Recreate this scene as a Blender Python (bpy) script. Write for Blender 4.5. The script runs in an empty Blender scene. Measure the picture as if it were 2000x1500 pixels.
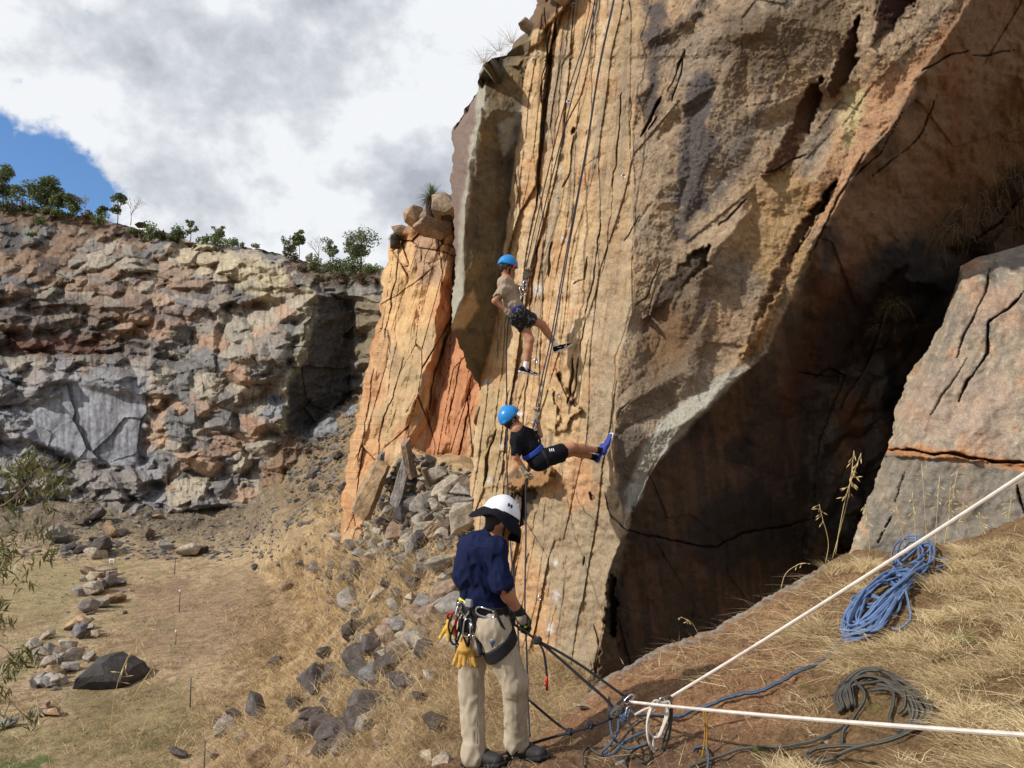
import bpy, bmesh, math, random
import numpy as np
from mathutils import Vector, Matrix
from mathutils.geometry import delaunay_2d_cdt
random.seed(7); RNG = np.random.default_rng(11)
S = bpy.context.scene; C = S.collection
# ------------------------------------------------------------------ camera
FPX = 1500.0; PITCH = math.atan(100/1500.0)
cd = bpy.data.cameras.new("camera"); cam = bpy.data.objects.new("camera", cd); C.objects.link(cam)
cd.sensor_width = 36; cd.lens = 36*FPX/2000; cd.clip_start = .05; cd.clip_end = 20000
cam.rotation_euler = (math.pi/2+PITCH, 0, 0); S.camera = cam
S.render.resolution_x, S.render.resolution_y = 1024, 768
# ------------------------------------------------------------------ light
SUN = Vector((-.77, -.34, .63)).normalized()
sl = bpy.data.lights.new("sun", 'SUN'); sl.energy = 4.3; sl.angle = math.radians(1.2); sl.color = (1, .965, .905)
so = bpy.data.objects.new("sun", sl); C.objects.link(so)
so.rotation_euler = SUN.to_track_quat('Z', 'Y').to_euler()
S.view_settings.view_transform = 'Standard'; S.view_settings.look = 'None'
S.view_settings.exposure = 0; S.view_settings.gamma = 1
def sun_angles():
    return math.asin(SUN.z), math.atan2(SUN.x, SUN.y)
w = bpy.data.worlds.new("World"); S.world = w; w.use_nodes = True
nt = w.node_tree; nt.nodes.clear()
def N(t, nt_=None, **k):
    n = (nt_ or nt).nodes.new(t)
    for a, b in k.items(): setattr(n, a, b)
    return n
def build_world():
    L = nt.links.new
    out = N('ShaderNodeOutputWorld'); bg = N('ShaderNodeBackground'); L(bg.outputs[0], out.inputs[0])
    sky = N('ShaderNodeTexSky', sky_type='NISHITA'); sky.sun_disc = False
    sky.sun_elevation, sky.sun_rotation = sun_angles(); sky.sun_rotation = sky.sun_rotation
    sky.air_density = 1.2; sky.dust_density = .4; sky.ozone_density = 2.5
    tc = N('ShaderNodeTexCoord')
    gen = tc.outputs['Generated']
    def noise(scale, det, rough, stretch=(1, 1, 1), off=(0, 0, 0), dist=0):
        m = N('ShaderNodeMapping'); m.inputs['Scale'].default_value = stretch; m.inputs['Location'].default_value = off
        L(gen, m.inputs[0]); n = N('ShaderNodeTexNoise'); n.inputs['Scale'].default_value = scale
        n.inputs['Detail'].default_value = det; n.inputs['Roughness'].default_value = rough
        n.inputs['Distortion'].default_value = dist
        L(m.outputs[0], n.inputs[0]); return n.outputs[0]
    def mth(op, a, b=None, clamp=False):
        n = N('ShaderNodeMath', operation=op, use_clamp=clamp)
        for i, v in enumerate((a, b)):
            if v is None: continue
            if isinstance(v, (int, float)): n.inputs[i].default_value = v
            else: L(v, n.inputs[i])
        return n.outputs[0]
    def blob(px, py, rad, amp):          # broad opening or thick bank in one direction of the sky
        d = RAY(px, py).normalized()
        v = N('ShaderNodeVectorMath', operation='DISTANCE'); L(gen, v.inputs[0]); v.inputs[1].default_value = d
        n = N('ShaderNodeMapRange', interpolation_type='SMOOTHERSTEP'); L(v.outputs['Value'], n.inputs[0])
        n.inputs[1].default_value = 0; n.inputs[2].default_value = rad; n.inputs[3].default_value = amp; n.inputs[4].default_value = 0
        return n.outputs[0]
    cov = noise(3.6, 10, .6, (1, 1, 1.2), (3.1, 0, .4), 0)
    cov = mth('ADD', mth('MULTIPLY', mth('SUBTRACT', cov, .5), 1.9), .64)
    cov = mth('ADD', cov, mth('MULTIPLY', mth('SUBTRACT', noise(11, 6, .6, (1, 1, 1.2), (1, 5, 2)), .5), 1.1))
    for b in [(85, 350, .17, -.30), (130, 330, .07, -.10), (40, 290, .05, .12), (175, 60, .13, .16), (300, 330, .17, .34), (20, 120, .17, .20), (600, 330, .4, .2),
              (620, 435, .06, -.10), (-60, 380, .16, -.2), (120, 215, .06, .10), (900, 100, .5, .2), (215, 15, .10, -.08)]:
        cov = mth('ADD', cov, blob(*b))
    mr = N('ShaderNodeMapRange', interpolation_type='SMOOTHSTEP'); L(cov, mr.inputs[0])
    mr.inputs[1].default_value = .42; mr.inputs[2].default_value = .62
    sh = noise(6.5, 10, .58, (1, 1, 1.25), (8.3, 2, 1.4), 0)
    sh = mth('ADD', mth('MULTIPLY', mth('SUBTRACT', sh, .5), 1.35), .535)
    for b in [(560, 110, .24, -.055), (330, 20, .15, -.04), (860, 200, .2, -.04), (300, 330, .2, .08), (80, 80, .2, .05), (640, 330, .2, .05)]:
        sh = mth('ADD', sh, blob(*b))
    cr = N('ShaderNodeValToRGB'); L(sh, cr.inputs[0]); e = cr.color_ramp
    e.elements[0].position = .30; e.elements[0].color = (.44, .47, .53, 1)
    e.elements[1].position = .60; e.elements[1].color = (.90, .92, .95, 1)
    m1 = e.elements.new(.47); m1.color = (.66, .69, .745, 1)
    sc = N('ShaderNodeMixRGB', blend_type='MULTIPLY'); sc.inputs[0].default_value = 1
    L(sky.outputs[0], sc.inputs[1]); sc.inputs[2].default_value = (.075, .10, .135, 1)
    mx = N('ShaderNodeMixRGB'); L(mr.outputs[0], mx.inputs[0]); L(sc.outputs[0], mx.inputs[1]); L(cr.outputs[0], mx.inputs[2])
    L(mx.outputs[0], bg.inputs[0]); bg.inputs[1].default_value = 1.0
# ------------------------------------------------------------------ helpers
ct, st_ = math.cos(PITCH), math.sin(PITCH)
def PA(px, py, d):                       # photo direction + distance -> world (numpy)
    px, py, d = np.broadcast_arrays(np.asarray(px, float), np.asarray(py, float), np.asarray(d, float))
    x = (px-1000)/FPX*d; u = (750-py)/FPX*d
    return np.stack([x, d*ct-u*st_, d*st_+u*ct], -1)
def P(px, py, d): return Vector(PA(px, py, d).tolist())
def RAY(px, py): return P(px, py, 1.0)
build_world()
def lin(c):
    c = np.asarray(c, float)/255.0
    return np.where(c <= .04045, c/12.92, ((c+.055)/1.055)**2.4)
def tag(o, label=None, cat=None, group=None, kind=None):
    if label: o['label'] = label
    if cat: o['category'] = cat
    if group: o['group'] = group
    if kind: o['kind'] = kind
    return o
def empty(name, loc=(0, 0, 0), parent=None):
    o = bpy.data.objects.new(name, None); C.objects.link(o); o.location = loc
    if parent: o.parent = parent
    return o
def mesh_np(name, v, f, mat=None, col=None, smooth=True, parent=None, origin=None, attrs=None):
    v = np.asarray(v, np.float32); me = bpy.data.meshes.new(name)
    if origin is not None: v = v-np.asarray(origin, np.float32)
    f = np.asarray(f, np.int32); k = f.shape[1]
    me.vertices.add(len(v)); me.vertices.foreach_set('co', v.ravel())
    me.loops.add(f.size); me.loops.foreach_set('vertex_index', f.ravel())
    me.polygons.add(len(f)); me.polygons.foreach_set('loop_start', np.arange(0, f.size, k, dtype=np.int32))
    me.polygons.foreach_set('use_smooth', np.full(len(f), smooth, bool))
    me.update(calc_edges=True)
    if col is not None:
        a = me.color_attributes.new('Col', 'FLOAT_COLOR', 'POINT')
        c = np.ones((len(v), 4), np.float32); c[:, :3] = col; a.data.foreach_set('color', c.ravel())
    for kk, vv in (attrs or {}).items():
        a = me.attributes.new(kk, 'FLOAT', 'POINT'); a.data.foreach_set('value', np.asarray(vv, np.float32))
    if mat: me.materials.append(mat)
    o = bpy.data.objects.new(name, me); C.objects.link(o)
    if parent is not None: o.parent = parent
    if origin is not None:
        o.location = Vector([float(t) for t in origin]) if parent is None else Vector([float(t) for t in origin])-parent.location
    elif parent is not None: o.location = -parent.location
    return o
# ---- noise
_perm = np.random.default_rng(5).permutation(256); _perm = np.concatenate([_perm, _perm, _perm])
_g = np.random.default_rng(6).normal(size=(256, 3)); _g /= np.linalg.norm(_g, axis=1)[:, None]
def perlin(x, y, z):
    x, y, z = np.broadcast_arrays(*(np.asarray(t, float) for t in (x, y, z)))
    xi, yi, zi = np.floor(x).astype(int), np.floor(y).astype(int), np.floor(z).astype(int)
    xf, yf, zf = x-xi, y-yi, z-zi; xi &= 255; yi &= 255; zi &= 255
    u, v, w_ = (t*t*t*(t*(t*6-15)+10) for t in (xf, yf, zf))
    r = 0
    for dx in (0, 1):
        for dy in (0, 1):
            for dz in (0, 1):
                g = _g[_perm[_perm[_perm[xi+dx]+yi+dy]+zi+dz] & 255]
                wgt = (u if dx else 1-u)*(v if dy else 1-v)*(w_ if dz else 1-w_)
                r = r+wgt*(g[..., 0]*(xf-dx)+g[..., 1]*(yf-dy)+g[..., 2]*(zf-dz))
    return r*1.5
def fbm(x, y, z=0, o=4, g=.5):
    a, s, r = 1, 0, 0; f = 1.0
    for i in range(o):
        r = r+a*perlin(x*f+i*7.3, y*f+i*3.1, np.asarray(z)*f+i*5.7); s += a; a *= g; f *= 2.03
    return r/s*1.6
def ridged(x, y, z=0, o=4, g=.5):
    a, s, r = 1, 0, 0; f = 1.0
    for i in range(o):
        r = r+a*(1-np.abs(perlin(x*f+i*7.3, y*f+i*3.1, np.asarray(z)*f+i*5.7))*2.2); s += a; a *= g; f *= 2.03
    return r/s
def hsh(i, j, k=0):
    h = (i*374761393+j*668265263+k*1274126177) & 0xffffffff
    h = ((h ^ (h >> 13))*1274126177) & 0xffffffff
    return ((h ^ (h >> 16)) & 0xffff)/65535.0
def worley(x, y, seed=0, jit=.9):
    xi, yi = np.floor(x).astype(np.int64), np.floor(y).astype(np.int64)
    f1 = np.full(x.shape, 9.); f2 = np.full(x.shape, 9.); ci = np.zeros(x.shape, np.int64); cj = np.zeros(x.shape, np.int64)
    cx = np.zeros(x.shape); cy = np.zeros(x.shape)
    for dx in (-1, 0, 1):
        for dy in (-1, 0, 1):
            a, b = xi+dx, yi+dy
            qx = a+.5+(hsh(a, b, seed)-.5)*jit; qy = b+.5+(hsh(a, b, seed+1)-.5)*jit
            d = np.hypot(x-qx, y-qy); n = d < f1
            f2 = np.where(n, f1, np.minimum(f2, d)); f1 = np.where(n, d, f1)
            ci = np.where(n, a, ci); cj = np.where(n, b, cj); cx = np.where(n, qx, cx); cy = np.where(n, qy, cy)
    return dict(e=f2-f1, r1=hsh(ci, cj, seed+2), r2=hsh(ci, cj, seed+3), r3=hsh(ci, cj, seed+4), r4=hsh(ci, cj, seed+5), dx=x-cx, dy=y-cy)
def blocks(x, y, seed, tilt=.5, side=2.2, half=.46, spread=.8, nf=5):
    """angular blocks: every cell a faceted lump, the nearest face wins; depth in cell units, smaller = nearer"""
    xi, yi = np.floor(x).astype(np.int64), np.floor(y).astype(np.int64); best = np.full(x.shape, 9.); r1 = np.zeros(x.shape); r2 = np.zeros(x.shape); flat = np.zeros(x.shape, bool)
    for dx in (-1, 0, 1):
        for dy in (-1, 0, 1):
            a, b = xi+dx, yi+dy; h = [hsh(a, b, seed+k) for k in range(8)]
            X = x-(a+.5+(h[0]-.5)*.8); Y = y-(b+.5+(h[1]-.5)*.8); f0 = (-(h[2]-.25)*X-(h[3]-.25)*Y)*tilt*2; d = f0; z = np.ones(x.shape, bool)
            for k in range(nf):
                an = 6.283*(k/nf+h[4]*.5+.13*hsh(a, b, seed+20+k)); s_ = side*(.55+.9*hsh(a, b, seed+30+k)); e = s_*(X*np.cos(an)+Y*np.sin(an)-half*(.7+.6*hsh(a, b, seed+40+k))); m = e > d; d = np.where(m, e, d); z &= ~m
            d = d+(h[5]-.5)*spread; m = d < best; best = np.where(m, d, best); r1 = np.where(m, h[6], r1); r2 = np.where(m, h[7], r2); flat = np.where(m, z, flat)
    return best, r1, r2, flat
def sstep(a, b, x):
    t = np.clip((x-a)/(b-a), 0, 1); return t*t*(3-2*t)
def segdist(px, py, pts):
    """distance to a polyline, and signed side"""
    best = np.full(px.shape, 1e9); side = np.zeros(px.shape); tt = np.zeros(px.shape)
    n = len(pts)-1
    for i in range(n):
        ax, ay = pts[i][:2]; bx, by = pts[i+1][:2]; dx, dy = bx-ax, by-ay; L2 = dx*dx+dy*dy+1e-9
        t = np.clip(((px-ax)*dx+(py-ay)*dy)/L2, 0, 1); d = np.hypot(px-ax-t*dx, py-ay-t*dy)
        m = d < best; best = np.where(m, d, best)
        side = np.where(m, np.sign((px-ax)*dy-(py-ay)*dx), side); tt = np.where(m, (i+t)/n, tt)
    return best, side, tt
def inpoly(px, py, poly):
    c = np.zeros(px.shape, bool); n = len(poly); j = n-1
    for i in range(n):
        xi, yi = poly[i][:2]; xj, yj = poly[j][:2]
        m = ((yi > py) != (yj > py)) & (px < (xj-xi)*(py-yi)/(yj-yi+1e-12)+xi); c ^= m; j = i
    return c
def sdpoly(px, py, poly):                # + inside, - outside
    d, _, _ = segdist(px, py, list(poly)+[poly[0]])
    return np.where(inpoly(px, py, poly), d, -d)
def interp_depth(px, py, lines):
    """planar facets between break lines: triangulate them, interpolate 1/d"""
    pts, W, edges, idx = [], [], [], {}
    for ln in lines:
        prev = None
        for (x, y, d) in ln:
            k = (round(x, 1), round(y, 1))
            if k not in idx: idx[k] = len(pts); pts.append(Vector((x, y))); W.append(1.0/d)
            if prev is not None and prev != idx[k]: edges.append((prev, idx[k]))
            prev = idx[k]
    vs, es, fs, ov, oe, of = delaunay_2d_cdt(pts, edges, [], 0, 1e-3)
    Wv = []
    for i, v in enumerate(vs):
        if ov[i]: Wv.append(W[ov[i][0]])
        else:
            ds = sorted(((v-p).length, j) for j, p in enumerate(pts))[:2]; a, b = ds[0], ds[1]
            Wv.append((W[a[1]]*b[0]+W[b[1]]*a[0])/(a[0]+b[0]+1e-9))
    out = np.full(px.shape, np.nan)
    X, Y = px.ravel(), py.ravel(); O = out.ravel()
    for f in fs:
        a, b, c = (vs[i] for i in f); wa, wb, wc = (Wv[i] for i in f)
        x0, x1 = min(a.x, b.x, c.x), max(a.x, b.x, c.x); y0, y1 = min(a.y, b.y, c.y), max(a.y, b.y, c.y)
        m = np.nonzero((X >= x0-1) & (X <= x1+1) & (Y >= y0-1) & (Y <= y1+1))[0]
        if not len(m): continue
        det = (b.y-c.y)*(a.x-c.x)+(c.x-b.x)*(a.y-c.y)
        if abs(det) < 1e-6: continue
        l1 = ((b.y-c.y)*(X[m]-c.x)+(c.x-b.x)*(Y[m]-c.y))/det; l2 = ((c.y-a.y)*(X[m]-c.x)+(a.x-c.x)*(Y[m]-c.y))/det; l3 = 1-l1-l2
        k = (l1 >= -1e-4) & (l2 >= -1e-4) & (l3 >= -1e-4)
        O[m[k]] = 1/(l1[k]*wa+l2[k]*wb+l3[k]*wc)
    O = O.reshape(px.shape)
    if np.isnan(O).any():                # fill whatever lies outside the hull from its row neighbours
        for _ in range(4000):
            m = np.isnan(O)
            if not m.any(): break
            sh = O.copy()
            sh[:, 1:] = np.where(np.isnan(sh[:, 1:]), O[:, :-1], sh[:, 1:]); sh[:, :-1] = np.where(np.isnan(sh[:, :-1]), O[:, 1:], sh[:, :-1])
            sh[1:] = np.where(np.isnan(sh[1:]), O[:-1], sh[1:]); sh[:-1] = np.where(np.isnan(sh[:-1]), O[1:], sh[:-1])
            O = sh
    return O
def blur(a, n=1):
    for _ in range(n):
        b = np.pad(a, 1, mode='edge'); a = (b[1:-1, 1:-1]*4+b[:-2, 1:-1]+b[2:, 1:-1]+b[1:-1, :-2]+b[1:-1, 2:])/8
    return a
def polyf(tab, axis):                    # piecewise linear x(y) or y(x)
    t = sorted(tab, key=lambda q: q[axis]); k = [q[axis] for q in t]; v = [q[1-axis] for q in t]
    return lambda s: np.interp(s, k, v)
def grid_mesh(name, V, mat, col, skirts=(), **kw):
    """V: (ni,nj,3) sheet, skirts: extra rows carrying it back into the hill so that it has thickness"""
    ni, nj = V.shape[:2]; v = V.reshape(-1, 3); c = col.reshape(-1, 3)
    c = c*.90+.10*(c@np.array([.2126, .7152, .0722]))[:, None]*np.array([1.03, 1, .95])
    i = np.arange(ni*nj).reshape(ni, nj)
    f = np.stack([i[:-1, :-1], i[1:, :-1], i[1:, 1:], i[:-1, 1:]], -1).reshape(-1, 4)
    base = ni*nj
    for (side, offs) in skirts:
        e = {'top': i[0], 'bottom': i[-1], 'left': i[:, 0], 'right': i[:, -1]}[side]
        prev = e; pts = v[e]; cc = c[e]
        for off in offs:
            jit = (RNG.random((len(e), 3))-.5)*.03*np.linalg.norm(off)
            v = np.concatenate([v, pts+np.array(off)+jit]); c = np.concatenate([c, cc])
            cur = np.arange(base, base+len(e)); base += len(e)
            q = np.stack([prev[:-1], prev[1:], cur[1:], cur[:-1]], -1)
            if side in ('bottom', 'left'): q = q[:, ::-1]
            f = np.concatenate([f, q]); prev = cur
    return mesh_np(name, v, f, mat, c, **kw)
def tube(pts, r, n=6, closed=False, res=6):
    """smooth tube through points; r a number or one per point"""
    p = np.array([list(q) for q in pts], float); rr = np.full(len(p), r, float) if np.isscalar(r) else np.array(r, float)
    if res > 1 and len(p) > 2:
        q = np.concatenate([[2*p[0]-p[1]], p, [2*p[-1]-p[-2]]]); out, ro = [], []
        for i in range(len(p)-1):
            a, b, c, d = q[i:i+4]
            for t in np.arange(res)/res:
                out.append(.5*((2*b)+(-a+c)*t+(2*a-5*b+4*c-d)*t*t+(-a+3*b-3*c+d)*t**3)); ro.append(rr[i]*(1-t)+rr[i+1]*t)
        out.append(p[-1]); ro.append(rr[-1]); p = np.array(out); rr = np.array(ro)
    T = np.gradient(p, axis=0); T /= np.linalg.norm(T, axis=1)[:, None]+1e-12
    u = np.cross(T[0], [0.3, .2, .93]); u /= np.linalg.norm(u)+1e-12; us = [u]
    for i in range(1, len(p)):
        u = us[-1]-T[i]*np.dot(us[-1], T[i]); u /= np.linalg.norm(u)+1e-12; us.append(u)
    U = np.array(us); Wv = np.cross(T, U); a = np.arange(n)*2*math.pi/n
    V = p[:, None]+rr[:, None, None]*(np.cos(a)[None, :, None]*U[:, None]+np.sin(a)[None, :, None]*Wv[:, None])
    m = len(p); i = np.arange(m*n).reshape(m, n); j = np.roll(i, -1, 1)
    f = np.stack([i[:-1], j[:-1], j[1:], i[1:]], -1).reshape(-1, 4)
    v = V.reshape(-1, 3)
    c0, c1 = len(v), len(v)+1; v = np.concatenate([v, p[:1], p[-1:]])
    e0 = np.stack([i[0], np.full(n, c0), np.full(n, c0), j[0]], -1)
    e0 = np.stack([j[0], i[0], np.full(n, c0)], -1); e1 = np.stack([i[-1], j[-1], np.full(n, c1)], -1)
    L = np.concatenate([[0], np.cumsum(np.linalg.norm(np.diff(p, axis=0), axis=1))])
    along = np.concatenate([np.repeat(L, n), [0, L[-1]]]); ang = np.concatenate([np.tile(a, m), [0, 0]])
    f = np.concatenate([f, np.concatenate([e0, e0[:, 2:]], 1), np.concatenate([e1, e1[:, 2:]], 1)])
    return v, f, along, ang
def fix_tri(f): return [tuple(q) if q[2] != q[3] else tuple(q[:3]) for q in f.tolist()]
def join_np(parts):
    vs, fs, al, an, b = [], [], [], [], 0
    for v, f, a, g in parts:
        vs.append(v); fs.append(f+b); al.append(a); an.append(g); b += len(v)
    return np.concatenate(vs), np.concatenate(fs), np.concatenate(al), np.concatenate(an)
def tube_obj(name, parts, mat, parent=None, origin=None):
    if isinstance(parts, tuple): parts = [parts]
    v, f, al, an = join_np(parts)
    o = np.zeros(3) if origin is None else np.array(list(origin))
    me = bpy.data.meshes.new(name); me.from_pydata((v-o).tolist(), [], fix_tri(f)); me.update()
    me.polygons.foreach_set('use_smooth', np.ones(len(me.polygons), bool))
    for k, vv in (('al', al), ('an', an)):
        a = me.attributes.new(k, 'FLOAT', 'POINT'); a.data.foreach_set('value', vv.astype(np.float32))
    me.materials.append(mat); ob = bpy.data.objects.new(name, me); C.objects.link(ob)
    if parent is not None: ob.parent = parent; ob.location = Vector(o.tolist())-parent.location
    else: ob.location = Vector(o.tolist())
    return ob
# ---- materials
def mat_new(name):
    m = bpy.data.materials.new(name); m.use_nodes = True; t = m.node_tree; b = t.nodes['Principled BSDF']
    return m, t, b
def tnoise(t, scale, det=5, rough=.6, coord='Object', stretch=None):
    tc = t.nodes.new('ShaderNodeTexCoord'); n = t.nodes.new('ShaderNodeTexNoise')
    n.inputs['Scale'].default_value = scale; n.inputs['Detail'].default_value = det; n.inputs['Roughness'].default_value = rough
    if stretch:
        m = t.nodes.new('ShaderNodeMapping'); m.inputs['Scale'].default_value = stretch
        t.links.new(tc.outputs[coord], m.inputs[0]); t.links.new(m.outputs[0], n.inputs[0])
    else: t.links.new(tc.outputs[coord], n.inputs[0])
    return n.outputs[0]
def vramp(t, src, a, b, lo, hi):
    r = t.nodes.new('ShaderNodeMapRange'); t.links.new(src, r.inputs[0])
    for i, v in enumerate((a, b, lo, hi)): r.inputs[i+1].default_value = v
    return r.outputs[0]
def rock_mat(name, grain=60, grain_amp=.35, bump=.02, mid=9, mid_amp=.3, rough=.9, bscale=25, attr=True, base=None):
    m, t, b = mat_new(name); L = t.links.new
    if attr:
        a = t.nodes.new('ShaderNodeAttribute'); a.attribute_name = 'Col'; src = a.outputs['Color']
    else:
        a = t.nodes.new('ShaderNodeRGB'); a.outputs[0].default_value = (*base, 1); src = a.outputs[0]
    for sc, amp, det in ((grain, grain_amp, 3), (mid, mid_amp, 5)):
        mx = t.nodes.new('ShaderNodeVectorMath'); mx.operation = 'SCALE'; L(src, mx.inputs[0])
        L(vramp(t, tnoise(t, sc, det), .3, .7, 1-amp, 1+amp), mx.inputs['Scale']); src = mx.outputs[0]
    L(src, b.inputs['Base Color']); b.inputs['Roughness'].default_value = rough
    b.inputs['Specular IOR Level'].default_value = .25
    prev = None
    for sc, dist, det in ((bscale, bump, 8), (bscale*4, bump*.3, 6)):
        bp = t.nodes.new('ShaderNodeBump'); bp.inputs['Distance'].default_value = dist; bp.inputs['Strength'].default_value = 1
        L(tnoise(t, sc, det, .65), bp.inputs['Height'])
        if prev: L(prev, bp.inputs['Normal'])
        prev = bp.outputs[0]
    L(prev, b.inputs['Normal']); return m
def plain(name, rgb, rough=.7, metal=0, var=.15, vs=30, bump=0, bs=60, spec=.4):
    m, t, b = mat_new(name); L = t.links.new; c = lin(rgb)
    r = t.nodes.new('ShaderNodeRGB'); r.outputs[0].default_value = (*c, 1)
    mx = t.nodes.new('ShaderNodeVectorMath'); mx.operation = 'SCALE'; L(r.outputs[0], mx.inputs[0])
    L(vramp(t, tnoise(t, vs, 4), .3, .7, 1-var, 1+var), mx.inputs['Scale']); L(mx.outputs[0], b.inputs['Base Color'])
    b.inputs['Roughness'].default_value = rough; b.inputs['Metallic'].default_value = metal
    b.inputs['Specular IOR Level'].default_value = spec
    if bump:
        bp = t.nodes.new('ShaderNodeBump'); bp.inputs['Distance'].default_value = bump; L(tnoise(t, bs, 5), bp.inputs['Height']); L(bp.outputs[0], b.inputs['Normal'])
    return m
# ------------------------------------------------------------------ the big rock masses
def paint(col, px, py, poly, rgb, feather=14, amp=14, nscale=40, strength=1, seed=0):
    x0, x1 = min(p[0] for p in poly)-60, max(p[0] for p in poly)+60; y0, y1 = min(p[1] for p in poly)-60, max(p[1] for p in poly)+60
    m = (px > x0) & (px < x1) & (py > y0) & (py < y1)
    if not m.any(): return
    X, Y = px[m], py[m]
    sd = sdpoly(X, Y, poly)+fbm(X/nscale, Y/nscale, seed+.5, 4)*amp*2
    k = (sstep(-feather, feather, sd)*strength)[:, None]
    col[m] = col[m]*(1-k)+lin(rgb)*k
def crack(D, col, px, py, pts, w=5, depth=.15, jit=2.6, dark=.25, seed=0):
    x0, x1 = min(p[0] for p in pts)-30, max(p[0] for p in pts)+30; y0, y1 = min(p[1] for p in pts)-30, max(p[1] for p in pts)+30
    m = (px > x0) & (px < x1) & (py > y0) & (py < y1)
    if not m.any(): return
    X, Y = px[m], py[m]; nx = fbm(X/40, Y/40, seed+.3, 4)*jit*1.7; ny = fbm(X/40, Y/40, seed+9.3, 4)*jit*1.7
    d, s, t = segdist(X+nx, Y+ny, pts)
    w = w*.62; ww = w*(.35+.9*np.clip(perlin(X/35, Y/35, seed+4.1)+.5, 0, 1))*np.minimum(1, np.minimum(t, 1-t)*6+.25)
    k = 1-sstep(ww*.25, ww, d)
    D[m] += k*depth*.55
    if dark: col[m] *= (1-k*dark)[:, None]
def flake(D, px, py, poly, off, grad=(0, 0), feather=2.5, jit=5, seed=0, col=None, rgb=None, strength=1):
    """a slab missing (off>0) or standing proud (off<0), its floor tilted by grad"""
    x0, x1 = min(p[0] for p in poly)-30, max(p[0] for p in poly)+30; y0, y1 = min(p[1] for p in poly)-30, max(p[1] for p in poly)+30
    m = (px > x0) & (px < x1) & (py > y0) & (py < y1)
    if not m.any(): return
    X, Y = px[m], py[m]; cx = sum(p[0] for p in poly)/len(poly); cy = sum(p[1] for p in poly)/len(poly)
    sd = sdpoly(X, Y, poly)+fbm(X/18, Y/18, seed+2.7, 3)*jit*2
    k = sstep(-feather, feather, sd)
    D[m] += k*(off+(X-cx)*grad[0]+(Y-cy)*grad[1])
    if col is not None and rgb is not None:
        kk = (k*strength)[:, None]; col[m] = col[m]*(1-kk)+lin(rgb)*kk
def mixc(c, rgb, k): k = np.clip(k, 0, 1)[..., None]; return c*(1-k)+lin(rgb)*k
# ---- main cliff ---------------------------------------------------
SIL_A = [(1112, -260), (1072, -120), (1052, -10), (1036, 30), (1028, 62), (1004, 82), (988, 108), (960, 114), (944, 126), (934, 175), (908, 212), (895, 238), (884, 262), (881, 330), (884, 400), (889, 450),
         (888, 540), (882, 600), (882, 640), (900, 688), (918, 722), (938, 752), (934, 800), (922, 860), (918, 960), (935, 1100), (948, 1300), (950, 1560)]
R_LINE = [(1262, -260, 9.4), (1250, 0, 9.45), (1238, 190, 9.4), (1236, 400, 9.3), (1238, 530, 9.22), (1243, 590, 9.2), (1207, 700, 9.06), (1199, 850, 9.0), (1202, 930, 9.0), (1224, 1040, 8.92)]
R_LOW = [(1224, 1040, 8.92), (1211, 1062, 9.0), (1187, 1120, 9.1), (1180, 1240, 9.2), (1160, 1320, 9.4), (1112, 1420, 9.7), (1080, 1560, 10.0)]
S_LINE = [(2010, -260, 7.4), (1892, 0, 7.9), (1845, 75, 8.0), (1792, 150, 8.05), (1738, 250, 8.2), (1692, 300, 8.3), (1664, 350, 8.35), (1592, 470, 8.6), (1532, 610, 8.75), (1496, 688, 8.85),
          (1405, 772, 8.95), (1385, 800, 8.9), (1330, 838, 8.98), (1272, 915, 9.0), (1240, 985, 8.98), (1224, 1040, 8.92)]
PIL_C = [(1060, 20, 11.0), (1036, 75, 11.1), (1026, 130, 11.2), (1018, 220, 11.3), (998, 370, 11.5), (985, 480, 11.7), (975, 590, 11.9), (955, 690, 12.3), (938, 752, 12.7)]
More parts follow.
